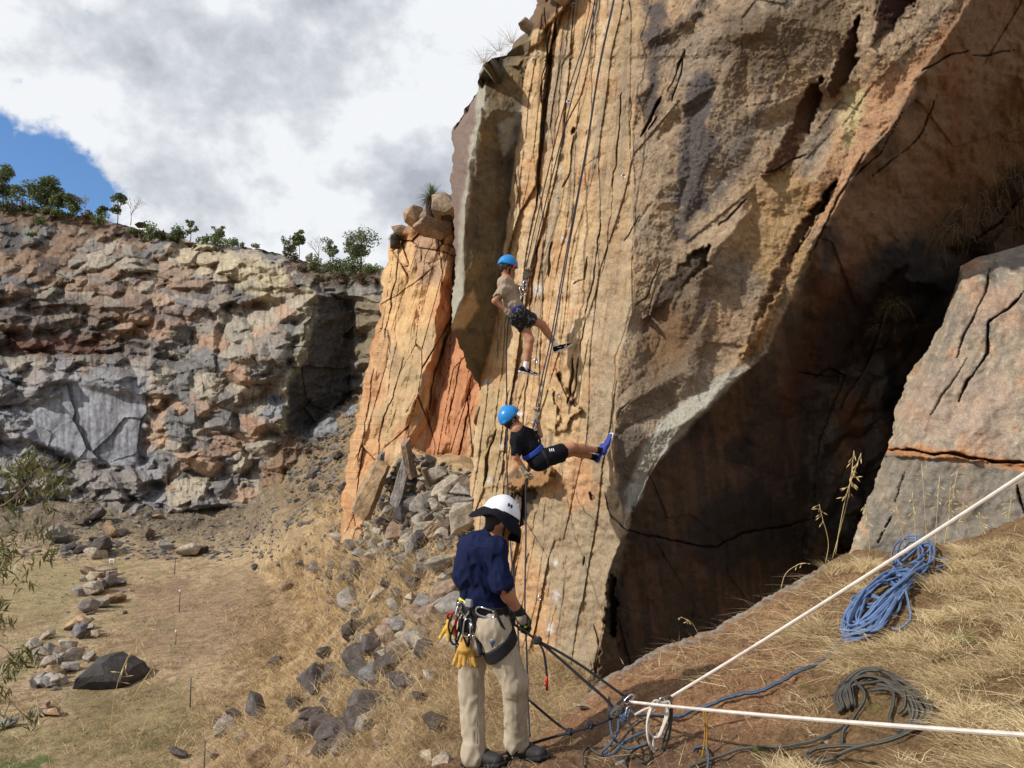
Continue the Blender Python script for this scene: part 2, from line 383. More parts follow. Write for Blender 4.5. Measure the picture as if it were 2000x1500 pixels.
def cliff_main():
    ys = np.arange(-260, 1562, 2.0); xl = polyf(SIL_A, 1)(ys); xr = 2240.0
    nj = 830; u = np.concatenate([np.linspace(0, .30, 400, endpoint=False), np.linspace(.30, 1, 430)])
    edge = fbm(ys/45, 3.3, 0, 5)*9+fbm(ys/9, 1.3, 0, 3)*2.5; px = xl[:, None]+(xr-xl[:, None])*u+edge[:, None]*(1-u)[None]**40; py = np.repeat(ys[:, None], nj, 1); xl = xl+edge
    # wobble the break lines a little: look depth up at jittered places
    jx = fbm(px/60, py/60, 1.7, 4)*10+fbm(px/14, py/14, 4.7, 3)*3.0; jy = fbm(px/60, py/60, 8.1, 4)*10
    fade = sstep(0, 40, px-xl[:, None])
    lines = [
        [(880, -260, 12.6), (1040, -260, 12.4), (1047, -10, 12.2), (1020, 60, 12.2), (975, 108, 12.0), (935, 175, 12.2), (884, 260, 12.8), (878, 330, 12.9), (884, 450, 12.6), (880, 600, 11.9), (878, 642, 11.6), (900, 690, 12.1), (938, 752, 12.7)],
        [(850, -260, 12.8), (860, 700, 12.6)],
        [(975, 108, 11.5), (952, 122, 11.1), (942, 210, 11.0), (916, 330, 11.1), (906, 450, 11.2), (904, 575, 11.35), (878, 642, 11.6)],
        [(1075, -260, 11.0), (1068, -10, 11.0)]+PIL_C,
        [(938, 752, 12.7), (925, 860, 12.7), (915, 960, 12.8), (935, 1100, 12.6), (945, 1300, 12.4), (940, 1560, 12.4)], [(860, 760, 13.2), (860, 1560, 13.2)],
        R_LINE, R_LOW, S_LINE,
        # inside the granite panel
        [(1450, -260, 8.7), (1400, 0, 8.75), (1370, 150, 8.85), (1355, 330, 8.95), (1330, 480, 8.95), (1340, 560, 9.0), (1290, 640, 9.1), (1240, 720, 9.05)],
        [(1500, 20, 8.35), (1480, 200, 8.7), (1500, 380, 8.8), (1440, 560, 8.9), (1380, 690, 9.0), (1310, 800, 9.02), (1255, 880, 9.05), (1224, 960, 9.0)],
        [(1360, 520, 8.78), (1310, 600, 8.95), (1280, 700, 9.15)],
        [(1680, 80, 8.4), (1640, 190, 8.62), (1560, 330, 8.75), (1600, 300, 8.7)],
        # the dark overhung side
        [(2240, -260, 8.6), (2240, 200, 9.6), (2100, 400, 10.4), (1990, 470, 10.9), (1850, 560, 11.4), (1740, 700, 11.6), (1660, 900, 11.8), (1600, 1130, 12.0), (1560, 1300, 12.0), (1540, 1560, 12)],
        [(2000, 150, 9.3), (1850, 330, 10.0), (1760, 500, 10.5), (1680, 650, 10.9), (1600, 800, 11.1), (1540, 1030, 11.1)],
        [(1240, 1050, 9.3), (1330, 1065, 9.9), (1410, 1072, 10.3), (1540, 1030, 11.1)],
        [(1205, 1130, 9.5), (1195, 1230, 9.7), (1215, 1310, 9.9), (1230, 1420, 10.0), (1250, 1560, 10.2)],
        [(1560, 620, 9.8), (1500, 760, 9.9), (1400, 850, 9.75), (1300, 990, 9.5), (1240, 1050, 9.3)],
        [(2240, 600, 11.5), (2240, 1560, 12)],
    ]
    D = interp_depth(px+jx*fade, py+jy*fade, lines)
    D = blur(D, 1)
    Rx = polyf([(a, b) for a, b, _ in R_LINE+R_LOW], 1)(py); Cx = polyf([(a, b) for a, b, _ in [(1068, -20, 0)]+PIL_C]+SIL_A[-6:], 1)(py)
    Sx = polyf([(a, b) for a, b, _ in S_LINE]+[(1224, 1700)], 1)(py)
    nw = fbm(px/30, py/30, 2.2, 4)*10
    wall = (px+nw*.4 > Cx) & (px+nw*.3 < Rx); pillar = px+nw*.4 <= Cx
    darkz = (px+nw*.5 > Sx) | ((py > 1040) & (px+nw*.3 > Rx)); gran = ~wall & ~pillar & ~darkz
    W = wall.astype(float); G = gran.astype(float); K = darkz.astype(float); PL = pillar.astype(float)
    Wb, Gb, Kb, Pb = (blur(t, 2) for t in (W, G, K, PL))
    s = px+.14*(py-400)+fbm(px/160, py/300, .4, 2)*12
    left = 1-sstep(.1, .75, (px-Cx)/(Rx-Cx+1e-6))
    # long thin slabs of the smooth wall, stepping a few cm from one to the next
    w1 = worley(s/46+4, py/330, 3); w2 = worley(s/17, py/150, 9); w3 = worley(s/7, py/60, 19)
    D += Wb*((w1['r1']-.5)*.075*(.3+left)-w1['dx']*.09*(.3+left)+(w2['r1']-.5)*.026*(.1+left)-w2['dx']*.03*(.2+left)+(w3['r1']-.5)*.012*(.3+left))
    D += Wb*(1-sstep(.0, .045, w1['e']))*.09*(.2+left)*(w1['r2'] > .92)
    D += Wb*fbm(s/40, py/300, 3.3, 4)*.03*(.3+left)
    # granite: pitted and lumpy
    gq, gr1, gr2, gfl = blocks((px+py*.5)/150+fbm(px/60, py/60, 3, 3)*.02, (py-px*.35)/210, 131, .9, 1.6, .75, .35)
    D += Gb*(fbm(px/130, py/170, 7.7, 3)*.06+gq*.30+fbm(px/34, py/40, 5.1, 4)*.018+fbm(px/12, py/13, 2.1, 4)*.014+fbm(px/5, py/5, 6.1, 2)*.010)
    g1 = worley((px+py*.45)/90, (py-px*.3)/120, 31)
    D += Gb*((g1['r1']-.5)*.03)
    # dark side: blocky, streaked
    kq = blocks((px-py*.25)/170, (py+px*.2)/230, 141, .9, 1.5, .75, .4)[0]
    D += Kb*(kq*.30+fbm(px/90, py/160, 1.1, 4)*.12+fbm(px/20, py/30, 6.1, 4)*.03)
    k1 = worley((px-py*.2)/120, py/150, 41); D += Kb*((k1['r1']-.5)*.08)
    rub = blur(inpoly(px+nw, py+nw, [(1690, 560), (1860, 480), (2000, 440), (2050, 520), (1880, 600), (1800, 720), (1700, 1100), (1560, 1120), (1610, 880), (1650, 700)]).astype(float), 3)
    k2 = worley((px+py*.5)/34, (py-px*.1)/42, 51); rq = blocks((px+py*.4)/62, (py-px*.1)/70, 151, .8, 2.0, .5, .9)[0]; D += rub*((rq)*.42+(k2['r1']-.5)*.12)
    # pillar
    D += Pb*fade*(fbm(px/40, py/90, 4.4, 5)*.10+fbm(px/12, py/14, 4.9, 3)*.02)
    topb = blur(((px < 1112+nw) & (py < 130) & (px < 1112-(py-0)*.75+nw)).astype(float), 2)
    t1 = worley(px/60, py/55, 61); D += topb*((np.hypot(t1['dx'], t1['dy'])**2)*.9-.3)
    # ---- colour of the stone, with some lit and shaded faces painted in
    col = np.broadcast_to(lin((208, 170, 120)), px.shape+(3,)).copy()
    st = fbm(s/26, py/420, 1.9, 4); st2 = fbm(s/9, py/240, 6.9, 4); bl = fbm(px/70, py/70, 3.9, 5)
    col = mixc(col, (214, 186, 146), sstep(-.1, .5, st)*.7); col = mixc(col, (200, 146, 92), sstep(.05, .5, bl)*.75)
    col = mixc(col, (158, 142, 118), sstep(.1, .45, -st)*.75); col = mixc(col, (110, 84, 64), sstep(.22, .5, st2)*.6)
    col = mixc(col, (214, 186, 150), sstep(.25, .5, -st2)*.4)
    col = mixc(col, (200, 142, 90), (w1['r3'] > .75)*.3*left+.0)
    wallc = col.copy()
    gc = np.broadcast_to(lin((168, 142, 112)), px.shape+(3,)).copy()
    gb = fbm(px/110, py/150, 12.2, 5); gs = fbm((px+.55*py)/60, (py-.5*px)/260, 2.6, 4); gf = fbm(px/14, py/14, 9.9, 4)
    gc = mixc(gc, (180, 144, 104), sstep(0, .5, gb)*.8); gc = mixc(gc, (138, 120, 98), sstep(.05, .45, -gb)*.5)
    gc = mixc(gc, (92, 84, 80), sstep(.22, .5, gs)*.7); gc = mixc(gc, (196, 170, 132), sstep(.1, .6, gf)*.5); gc = mixc(gc, (140, 130, 116), sstep(.0, .5, fbm(px/160, py/120, 22, 4))*.45); gc = mixc(gc, (104, 84, 62), sstep(.1, .6, -gf)*.45)
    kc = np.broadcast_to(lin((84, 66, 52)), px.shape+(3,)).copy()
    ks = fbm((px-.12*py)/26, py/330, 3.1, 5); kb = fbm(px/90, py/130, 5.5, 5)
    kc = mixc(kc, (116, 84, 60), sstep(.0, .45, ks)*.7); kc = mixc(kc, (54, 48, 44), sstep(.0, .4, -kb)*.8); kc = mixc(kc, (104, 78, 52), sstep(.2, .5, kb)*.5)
    pc = np.broadcast_to(lin((112, 98, 72)), px.shape+(3,)).copy(); pc = mixc(pc, (84, 74, 62), sstep(0, .5, bl)*.8); pc = mixc(pc, (150, 118, 72), sstep(.15, .5, -bl)*.5)
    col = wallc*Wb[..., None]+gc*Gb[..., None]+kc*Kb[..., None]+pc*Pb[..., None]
    pt = lambda poly, rgb, f=12, a=12, k=40, s_=1, sd=0: paint(col, px, py, poly, rgb, f, a, k, s_, sd)
    # pillar sides
    pt([(870, 240), (930, 190), (934, 300), (908, 460), (900, 640), (870, 650)], (132, 110, 98), 6, 3)
    pt([(936, 130), (956, 120), (946, 215), (922, 340), (908, 470), (906, 600), (884, 650), (880, 600), (895, 450), (912, 330), (928, 215)], (166, 158, 138), 4, 3)
    pt([(975, 245), (1018, 210), (1010, 270), (985, 300)], (140, 140, 132), 4, 4)
    pt([(884, 640), (903, 585), (925, 560), (938, 600), (905, 640)], (190, 160, 118), 5, 4)
    pt([(1030, -60), (1110, -60), (1108, 0), (1060, 55), (1030, 60), (1000, 100), (1000, 70)], (120, 92, 64), 5, 5)
    # wall
    pt([(1195, 0), (1250, 0), (1240, 190), (1238, 520), (1195, 690), (1190, 850), (1200, 1020), (1150, 1000), (1140, 700), (1160, 400), (1180, 200)], (160, 136, 106), 20, 14, 60, .6)
    pt([(1225, 560), (1243, 590), (1207, 700), (1199, 850), (1190, 960), (1155, 900), (1160, 760), (1190, 660)], (168, 148, 118), 12, 8, 40, .7)
    pt([(1020, 1040), (1080, 950), (1190, 1010), (1215, 1060), (1185, 1130), (1178, 1300), (1110, 1400), (1080, 1200)], (158, 140, 112), 16, 14, 50, .75)
    pt([(960, 1080), (1040, 1000), (1070, 1150), (1060, 1300), (1040, 1450), (960, 1450)], (200, 154, 104), 16, 10, 40, .75)
    pt([(1050, 740), (1110, 760), (1090, 850), (1040, 830)], (198, 160, 108), 8, 6)
    pt([(1090, 930), (1140, 880), (1170, 1000), (1110, 1000)], (204, 148, 100), 14, 10, 40, .7)
    pt([(930, 760), (985, 740), (980, 1000), (930, 980)], (176, 148, 104), 14, 8, 30, .8)
    pt([(1010, 905), (1040, 960), (1000, 1030), (985, 1000), (990, 930)], (74, 60, 48), 8, 6, 30, .8)
    # granite stains; the lit ramp and lit lower facet are painted paler
    pt([(1260, 0), (1300, 0), (1285, 200), (1262, 250)], (96, 84, 78), 10, 10)
    pt([(1340, 160), (1400, 120), (1400, 260), (1380, 400), (1330, 480), (1320, 360)], (84, 78, 78), 14, 16, 40, .9)
    pt([(1400, 30), (1490, 0), (1560, 60), (1480, 160), (1420, 240)], (104, 88, 72), 22, 22, 60, .7)
    pt([(1440, 60), (1640, -40), (1660, 60), (1560, 150), (1460, 120)], (120, 96, 66), 20, 18, 50, .6)
    pt([(1720, 150), (1800, 100), (1842, 40), (1892, 0), (1845, 80), (1792, 155), (1738, 252), (1664, 350), (1600, 460), (1540, 470), (1560, 380), (1640, 270), (1660, 170)], (190, 144, 104), 10, 10, 40, .9)
    pt([(1650, 170), (1690, 170), (1668, 290), (1640, 300)], (196, 180, 128), 12, 6, 30, .8)
    pt([(1460, 380), (1560, 300), (1600, 420), (1540, 560), (1440, 480)], (182, 144, 90), 26, 20, 60, .7)
    pt([(1360, 500), (1400, 520), (1380, 700), (1300, 780), (1230, 820), (1220, 700), (1290, 590)], (104, 86, 68), 22, 20, 50, .7)
    pt([(1255, 620), (1340, 600), (1350, 690), (1280, 740)], (132, 96, 58), 18, 10, 40, .6)
    pt([(1496, 686), (1400, 740), (1310, 800), (1258, 868), (1222, 965), (1226, 1010), (1248, 975), (1275, 912), (1335, 842), (1405, 772)], (176, 170, 152), 5, 4, 30, .95)
    pt([(1195, 850), (1215, 830), (1260, 850), (1220, 960), (1205, 990)], (88, 78, 70), 8, 6, 30, .8)
    # dark side streaks, with warm light painted into the upper part
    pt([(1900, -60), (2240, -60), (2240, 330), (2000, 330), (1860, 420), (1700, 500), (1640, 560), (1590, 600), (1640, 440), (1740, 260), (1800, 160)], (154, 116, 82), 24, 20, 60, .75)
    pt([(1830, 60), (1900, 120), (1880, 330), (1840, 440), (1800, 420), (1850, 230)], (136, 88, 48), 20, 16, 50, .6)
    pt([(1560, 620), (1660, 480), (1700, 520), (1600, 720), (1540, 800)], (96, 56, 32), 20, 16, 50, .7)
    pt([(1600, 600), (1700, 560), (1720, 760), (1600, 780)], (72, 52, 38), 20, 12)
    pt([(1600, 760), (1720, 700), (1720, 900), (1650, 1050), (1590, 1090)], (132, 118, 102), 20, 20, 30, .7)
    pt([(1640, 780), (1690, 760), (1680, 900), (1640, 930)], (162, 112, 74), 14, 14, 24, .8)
    pt([(1180, 1230), (1212, 1260), (1215, 1330), (1180, 1400), (1120, 1400), (1160, 1310)], (98, 76, 54), 6, 5)
    # ---- seams, missing flakes and ledges
    cr = lambda pts, w=5, d=.15, **k: crack(D, col, px, py, pts, w*.85, d, seed=len(pts)+pts[0][0]*.37, **k)
    for pts, w_, d_ in [([(1086, 40), (1076, 110), (1066, 200), (1056, 300), (1048, 400)], 11, .4), ([(1075, 60), (1055, 200)], 5, .2), ([(1118, 0), (1100, 130), (1080, 300)], 4, .12),
                        ([(1122, 250), (1118, 262)], 8, .25), ([(1121, 265), (1112, 340), (1098, 370)], 6, .16), ([(1060, 380), (1110, 340), (1180, 300)], 3, .08),
                        ([(1215, 180), (1204, 320), (1196, 370)], 5, .14), ([(1232, 190), (1230, 290)], 4, .12), ([(1198, 380), (1180, 520), (1150, 620)], 4, .12),
                        ([(1172, 430), (1160, 540), (1138, 640), (1132, 700)], 4, .14), ([(1150, 500), (1140, 545), (1120, 556)], 6, .14), ([(1078, 470), (1072, 540)], 6, .2),
                        ([(1052, 470), (1040, 560), (1030, 640)], 7, .2), ([(1040, 690), (1025, 780), (1015, 900)], 5, .14), ([(1100, 560), (1094, 700)], 4, .1), ([(1120, 700), (1112, 775), (1108, 790)], 8, .3),
                        ([(1130, 700), (1125, 760), (1120, 790)], 5, .2), ([(1085, 720), (1115, 790), (1135, 800)], 4, .14), ([(1150, 660), (1140, 720), (1130, 790)], 4, .12),
                        ([(968, 840), (960, 870), (952, 905), (945, 950)], 9, .35), ([(975, 760), (968, 840)], 4, .14), ([(1010, 760), (1000, 840), (985, 960)], 4, .12),
                        ([(1180, 960), (1195, 1010), (1225, 1040)], 4, .14), ([(1150, 960), (1158, 975)], 8, .24), ([(1157, 965), (1163, 975)], 6, .2), ([(1125, 960), (1140, 1000), (1190, 1040)], 3, .08),
                        ([(1143, 1085), (1141, 1105)], 7, .15), ([(1160, 1220), (1170, 1260)], 6, .15), ([(1060, 960), (1040, 1040)], 4, .12), ([(1055, 1150), (1062, 1160)], 6, .12),
                        ([(1035, 1080), (1030, 1100)], 6, .14), ([(1085, 1180), (1075, 1240), (1060, 1330)], 3, .1), ([(1110, 1060), (1100, 1160), (1085, 1260)], 3, .08), ([(1060, 1360), (1052, 1440)], 4, .12),
                        ([(1290, 190), (1272, 235), (1250, 265)], 7, .30), ([(1283, 230), (1268, 252)], 6, .25), ([(1338, 95), (1322, 140), (1305, 180)], 5, .2), ([(1335, 115), (1325, 160), (1312, 195)], 5, .2),
                        ([(1236, 540), (1240, 400), (1236, 250)], 3, .08), ([(1290, 515), (1262, 580), (1240, 595)], 4, .14), ([(1250, 420), (1220, 470)], 3, .08),
                        ([(1205, 640), (1300, 580), (1345, 500)], 3, .05), ([(1200, 838), (1250, 820), (1290, 805), (1330, 780)], 3, .04), ([(1200, 830), (1214, 800), (1240, 770)], 3, .12),
                        ([(1640, 345), (1590, 440), (1550, 500)], 5, .16), ([(1456, 390), (1420, 430), (1400, 442)], 6, .18), ([(1576, 300), (1520, 330), (1490, 340)], 4, .12), ([(1690, 220), (1640, 200), (1600, 250)], 3, .05),
                        ([(1890, 100), (1850, 110), (1800, 140)], 4, .2), ([(1690, 300), (1660, 350), (1600, 460), (1560, 540)], 7, .16), ([(1760, 220), (1720, 300), (1670, 345)], 4, .14),
                        ([(1224, 1036), (1290, 1052), (1350, 1062), (1400, 1068), (1450, 1040), (1540, 1026), (1600, 1010)], 5, .22), ([(1590, 740), (1620, 720), (1650, 735), (1600, 860), (1590, 980)], 5, .25),
                        ([(1650, 735), (1560, 730)], 4, .2), ([(1980, 100), (1900, 110)], 4, .2), ([(2000, 380), (1950, 440), (1900, 470)], 5, .3), ([(1730, 600), (1700, 700), (1640, 800)], 5, .3),
                        ([(1830, 180), (1800, 260), (1760, 300), (1700, 345)], 4, .15)]:
        if d_ <= .12 and pts[0][0] < 1245: w_, d_ = w_*.6, d_*.5
        cr(pts, w_, d_)
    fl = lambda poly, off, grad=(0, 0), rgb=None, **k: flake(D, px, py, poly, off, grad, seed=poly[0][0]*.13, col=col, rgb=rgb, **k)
    # right-facing hollows, their shade also painted into the colour
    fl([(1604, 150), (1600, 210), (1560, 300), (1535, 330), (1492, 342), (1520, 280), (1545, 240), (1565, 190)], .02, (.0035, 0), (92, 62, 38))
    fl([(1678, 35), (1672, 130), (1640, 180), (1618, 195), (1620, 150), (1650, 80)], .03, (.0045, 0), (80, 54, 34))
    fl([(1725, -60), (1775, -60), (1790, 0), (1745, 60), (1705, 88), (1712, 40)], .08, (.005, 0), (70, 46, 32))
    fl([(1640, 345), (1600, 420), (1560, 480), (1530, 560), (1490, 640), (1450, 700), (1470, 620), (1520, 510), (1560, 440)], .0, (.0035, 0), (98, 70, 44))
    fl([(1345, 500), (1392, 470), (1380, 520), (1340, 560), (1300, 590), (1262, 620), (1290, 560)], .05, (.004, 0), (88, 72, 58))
    fl([(1530, 560), (1500, 640), (1496, 688), (1440, 700), (1475, 640)], -.02, (-.002, 0), (178, 140, 90))
    fl([(1085, 730), (1112, 770), (1130, 800), (1090, 850), (1045, 820), (1052, 765)], -.14, (-.002, .001))
    fl([(1050, 760), (1075, 757), (1092, 800), (1085, 850), (1060, 830)], -.10, (-.002, 0), (206, 172, 122))
    # little roof below the lower climber
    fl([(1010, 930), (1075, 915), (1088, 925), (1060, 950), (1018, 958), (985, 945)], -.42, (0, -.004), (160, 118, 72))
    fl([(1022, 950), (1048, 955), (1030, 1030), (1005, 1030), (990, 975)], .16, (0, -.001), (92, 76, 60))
    fl([(930, 900), (962, 850), (985, 880), (970, 960), (930, 980)], .10, (.002, 0))
    fl([(1170, 1310), (1180, 1240), (1208, 1250), (1215, 1320), (1200, 1420), (1110, 1420)], -.2, (0, 0), (112, 88, 62))
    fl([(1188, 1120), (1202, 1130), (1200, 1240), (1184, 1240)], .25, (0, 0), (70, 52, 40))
    # marks of chalk on the wall
    for (cx, cy, rx, ry) in [(1100, 468, 7, 6), (952, 746, 8, 6), (1050, 566, 10, 10), (1052, 705, 5, 6), (955, 938, 6, 7), (1014, 808, 7, 5), (1075, 1228, 6, 12), (1086, 1165, 7, 12), (1006, 985, 6, 8), (982, 870, 6, 5), (1058, 1355, 5, 9), (1085, 1100, 5, 7)]:
        k = np.exp(-(((px-cx)/rx)**2+((py-cy)/ry)**2)*1.3+fbm(px/6, py/6, cx, 3)*1.2)*.75*(((px-cx)/rx)**2+((py-cy)/ry)**2 < 6)
        col[:] = mixc(col, (225, 222, 220), np.clip(k, 0, .85))
    V = PA(px, py, D)
    global A_PX, A_PY, A_D; A_PX, A_PY, A_D = px, py, D
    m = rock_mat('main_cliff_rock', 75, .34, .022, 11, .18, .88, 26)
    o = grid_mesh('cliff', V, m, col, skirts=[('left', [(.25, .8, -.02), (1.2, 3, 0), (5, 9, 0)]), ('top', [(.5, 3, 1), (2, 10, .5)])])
    return tag(o, 'towering tan and brown quarry wall with a dark undercut side', 'cliff', kind='structure')
def depthA(x, y):
    i = int(round((y+260)/2)); i = max(0, min(i, A_D.shape[0]-1)); j = int(np.argmin(np.abs(A_PX[i]-x))); return float(A_D[i, j])
# ---- orange buttress ------------------------------------------------
SIL_B = [(850, 380), (835, 408), (800, 434), (786, 456), (762, 468), (752, 520), (744, 560), (742, 600), (735, 640), (724, 690), (712, 740), (700, 800), (690, 850), (680, 900), (670, 950), (666, 1060)]
def cliff_orange():
    ys = np.arange(380, 1062, 2.0); xl = polyf(SIL_B, 1)(ys)+fbm(ys/30, 8.3, 0, 5)*8+fbm(ys/8, 2.3, 0, 3)*2; xr = 985.0
    nj = 250; u = np.linspace(0, 1, nj); px = xl[:, None]+(xr-xl[:, None])*u; py = np.repeat(ys[:, None], nj, 1)
    fade = sstep(0, 20, px-xl[:, None])
    lines = [[(700, 380, 24), (762, 468, 24.5), (744, 560, 24.5), (735, 640, 24.5), (700, 800, 25.5), (666, 1060, 26)], [(600, 380, 27), (600, 1060, 28)],
             [(862, 380, 22), (868, 520, 21.8), (862, 600, 21.6), (835, 720, 21.6), (790, 830, 22), (775, 1060, 22.3)],
             [(890, 380, 22.6), (892, 500, 22.6), (882, 600, 22.6), (862, 700, 22.5), (842, 800, 22.4), (850, 1060, 22)],
             [(985, 380, 20), (985, 1060, 19)], [(925, 380, 20.6), (925, 700, 20.8), (900, 920, 20.4)], [(905, 700, 21), (875, 930, 21)]]
    jx = fbm(px/40, py/60, 1.2, 4)*12; D = blur(interp_depth(px+jx*fade, py, lines), 1)
    s = px+.22*(py-600)
    bq = blocks((px+.25*py)/58, (py-.1*px)/170, 161, .9, 1.8, .55, .8)[0]; w1 = worley(s/34, py/170, 5); w2 = worley(s/12, py/80, 6); topk = 1-sstep(430, 540, py+fbm(px/30, py/30, 0, 2)*30)
    w4 = worley((px+.2*py)/38, (py-.25*px)/30, 15)
    D += fade*(bq*.55+(w1['r1']-.5)*.12+(w2['r1']-.5)*.06+fbm(px/26, py/90, 2, 4)*.06)*(1-topk)+topk*fade*((w4['r1']-.5)*.6+(1-sstep(0, .08, w4['e']))*.3+np.hypot(w4['dx'], w4['dy'])*.5-w4['dx']*.3)
    D += fade*(1-topk)*(1-sstep(0, .04, w1['e']))*.22*(w1['r4'] > .5)
    col = np.broadcast_to(lin((188, 146, 100)), px.shape+(3,)).copy(); a = fbm(s/18, py/160, 4, 4); b = fbm(px/50, py/70, 5, 5)
    col = mixc(col, (200, 170, 128), sstep(0, .5, a)*.8); col = mixc(col, (184, 124, 80), sstep(0, .45, b)*.7); col = mixc(col, (150, 128, 104), sstep(.15, .5, -b)*.6)
    pt = lambda poly, rgb, f=8, a_=8, k=30, s_=1: paint(col, px, py, poly, rgb, f, a_, k, s_)
    pt([(884, 540), (930, 520), (935, 760), (900, 920), (835, 900), (830, 830), (865, 720)], (182, 116, 74), 8, 8, 40, .8)
    pt([(740, 480), (800, 470), (850, 500), (840, 620), (800, 700), (740, 640)], (208, 166, 110), 12, 10, 40, .7)
    pt([(800, 640), (850, 640), (810, 780), (770, 870), (740, 860), (760, 740)], (176, 150, 108), 10, 8, 40, .7)
    pt([(800, 440), (860, 470), (860, 550), (815, 560)], (156, 124, 102), 8, 8, 30, .7)
    pt([(820, 380), (930, 380), (930, 450), (850, 470), (790, 450)], (152, 122, 92), 8, 8, 30, .6)
    pt([(680, 850), (760, 800), (740, 1000), (660, 1000)], (194, 142, 92), 12, 10, 30, .6)
    for pts, w_, d_ in [([(890, 480), (888, 560), (878, 640), (862, 700), (845, 740), (838, 800)], 9, .9), ([(780, 490), (762, 600), (752, 660)], 4, .5), ([(862, 500), (865, 560)], 4, .4), ([(740, 600), (800, 560), (850, 520)], 3, .3),
                        ([(790, 700), (740, 850), (735, 980)], 4, .5), ([(900, 700), (880, 800), (870, 850)], 4, .4), ([(835, 800), (850, 880), (845, 950)], 4, .4), ([(920, 760), (905, 860), (885, 940)], 6, .5),
                        ([(800, 480), (860, 490), (925, 520)], 4, .4), ([(742, 640), (760, 645), (762, 690)], 4, .3), ([(730, 720), (720, 800), (700, 900)], 4, .4), ([(855, 460), (862, 500)], 5, .4), ([(885, 440), (890, 490)], 5, .4)]:
        crack(D, col, px, py, pts, w_*.9, d_*.55, seed=pts[0][0]*.7, dark=.4)
    V = PA(px, py, D); m = rock_mat('orange_buttress_rock', 26, .2, .03, 3, .2, .9, 9)
    o = grid_mesh('cliff', V, m, col, smooth=False, skirts=[('left', [(.6, 2, 0), (3, 8, 0)]), ('top', [(0, 1.5, .3), (0, 8, .3)])])
    return tag(o, 'orange and tan split rock buttress rising from rubble', 'cliff', kind='structure')
# ---- grey slab at the right -----------------------------------------
SIL_C = [(2010, 474), (1985, 482), (1940, 494), (1905, 503), (1880, 520), (1868, 556), (1856, 590), (1842, 628), (1828, 655), (1806, 690), (1788, 712), (1768, 752), (1752, 790), (1744, 830), (1736, 872), (1732, 886), (1722, 905), (1706, 950), (1690, 990), (1672, 1040), (1652, 1090), (1640, 1200)]
def cliff_slab():
    ys = np.arange(474, 1202, 2.0); xl = polyf(SIL_C, 1)(ys)+fbm(ys/30, 5.3, 0, 5)*7+fbm(ys/7, 1.3, 0, 3)*2; xr = 2760.0
    nj = 400; u = np.linspace(0, 1, nj); px = xl[:, None]+(xr-xl[:, None])*u; py = np.repeat(ys[:, None], nj, 1); fade = sstep(0, 14, px-xl[:, None])
    lines = [[(1900, 474, 9.4), (1880, 520, 9.1), (1828, 655, 8.9), (1736, 872, 8.6), (1652, 1090, 8.4), (1640, 1200, 8.4)], [(2000, 474, 9.6), (2240, 440, 9.4), (2760, 400, 9.0)], [(1960, 520, 8.7), (2240, 540, 8.2), (2760, 560, 7.4)],
             [(1880, 560, 8.7), (1760, 860, 8.3), (1672, 1100, 8.15)], [(2240, 880, 7.4), (2240, 1200, 6.9)], [(2760, 474, 8.6), (2760, 880, 6.4), (2760, 1200, 6.0)], [(1600, 474, 9.8), (1600, 1200, 9)], [(2000, 880, 7.75), (1780, 880, 8.2)]]
    D = blur(interp_depth(px+fade*fbm(px/30, py/30, 3, 3)*5, py, lines), 2)
    D += fbm(px/90, py/90, 3.3, 4)*.07+fbm(px/22, py/22, 6.3, 4)*.010+fbm(px/8, py/8, 1.3, 3)*.005
    col = np.broadcast_to(lin((152, 135, 112)), px.shape+(3,)).copy(); a = fbm(px/60, py/60, 7, 5); b = fbm((px+.4*py)/30, py/120, 5, 4); g = fbm(px/12, py/12, 9, 4)
    col = mixc(col, (120, 112, 100), sstep(0, .5, a)*.7); col = mixc(col, (184, 138, 98), sstep(.1, .5, -a)*.7); col = mixc(col, (100, 94, 86), sstep(.1, .5, b)*.5); col = mixc(col, (188, 176, 160), sstep(.2, .6, g)*.5)
    paint(col, px, py, [(1735, 890), (2800, 960), (2800, 1250), (1640, 1250)], (114, 107, 95), 14, 12, 40, .75)
    paint(col, px, py, [(1732, 868), (1860, 876), (1990, 900), (2010, 920), (1900, 905), (1820, 896), (1735, 886)], (176, 118, 70), 5, 5, 20, .9)
    paint(col, px, py, [(1880, 560), (1990, 560), (2010, 640), (1900, 640)], (164, 132, 108), 20, 16, 40, .6)
    paint(col, px, py, [(1760, 760), (1850, 700), (1990, 740), (1990, 860), (1760, 860)], (162, 138, 118), 20, 18, 40, .6)
    for pts, w_, d_ in [([(1734, 876), (1790, 882), (1850, 886), (1920, 896), (2010, 906), (2060, 915)], 6, .35), ([(2010, 560), (1975, 600), (1930, 630), (1928, 690), (1890, 745), (1870, 790)], 6, .3),
                        ([(1935, 520), (1925, 570), (1905, 610), (1885, 650), (1868, 700)], 4, .16), ([(1740, 1010), (1720, 1045), (1715, 1060)], 4, .2), ([(1765, 920), (1745, 990)], 3, .1), ([(1890, 700), (1830, 790), (1815, 810)], 3, .08),
                        ([(1985, 950), (2020, 1060)], 5, .2)]:
        crack(D, col, px, py, pts, w_, d_, seed=pts[0][0]*.7, dark=.55)
    flake(D, px, py, [(1640, 888), (1735, 890), (1900, 900), (2240, 925), (2240, 1250), (1600, 1250)], .05, (0, 0), 2, 2)
    V = PA(px, py, D); m = rock_mat('grey_slab_rock', 90, .35, .008, 14, .22, .88, 34)
    o = grid_mesh('cliff', V, m, col, skirts=[('left', [(.5, .9, 0), (1.5, 3, 0), (5, 6, 0)]), ('top', [(.1, .5, .05), (.5, 4, -.2)])])
    return tag(o, 'grey and buff leaning rock slab split by a rusty seam', 'cliff', kind='structure')
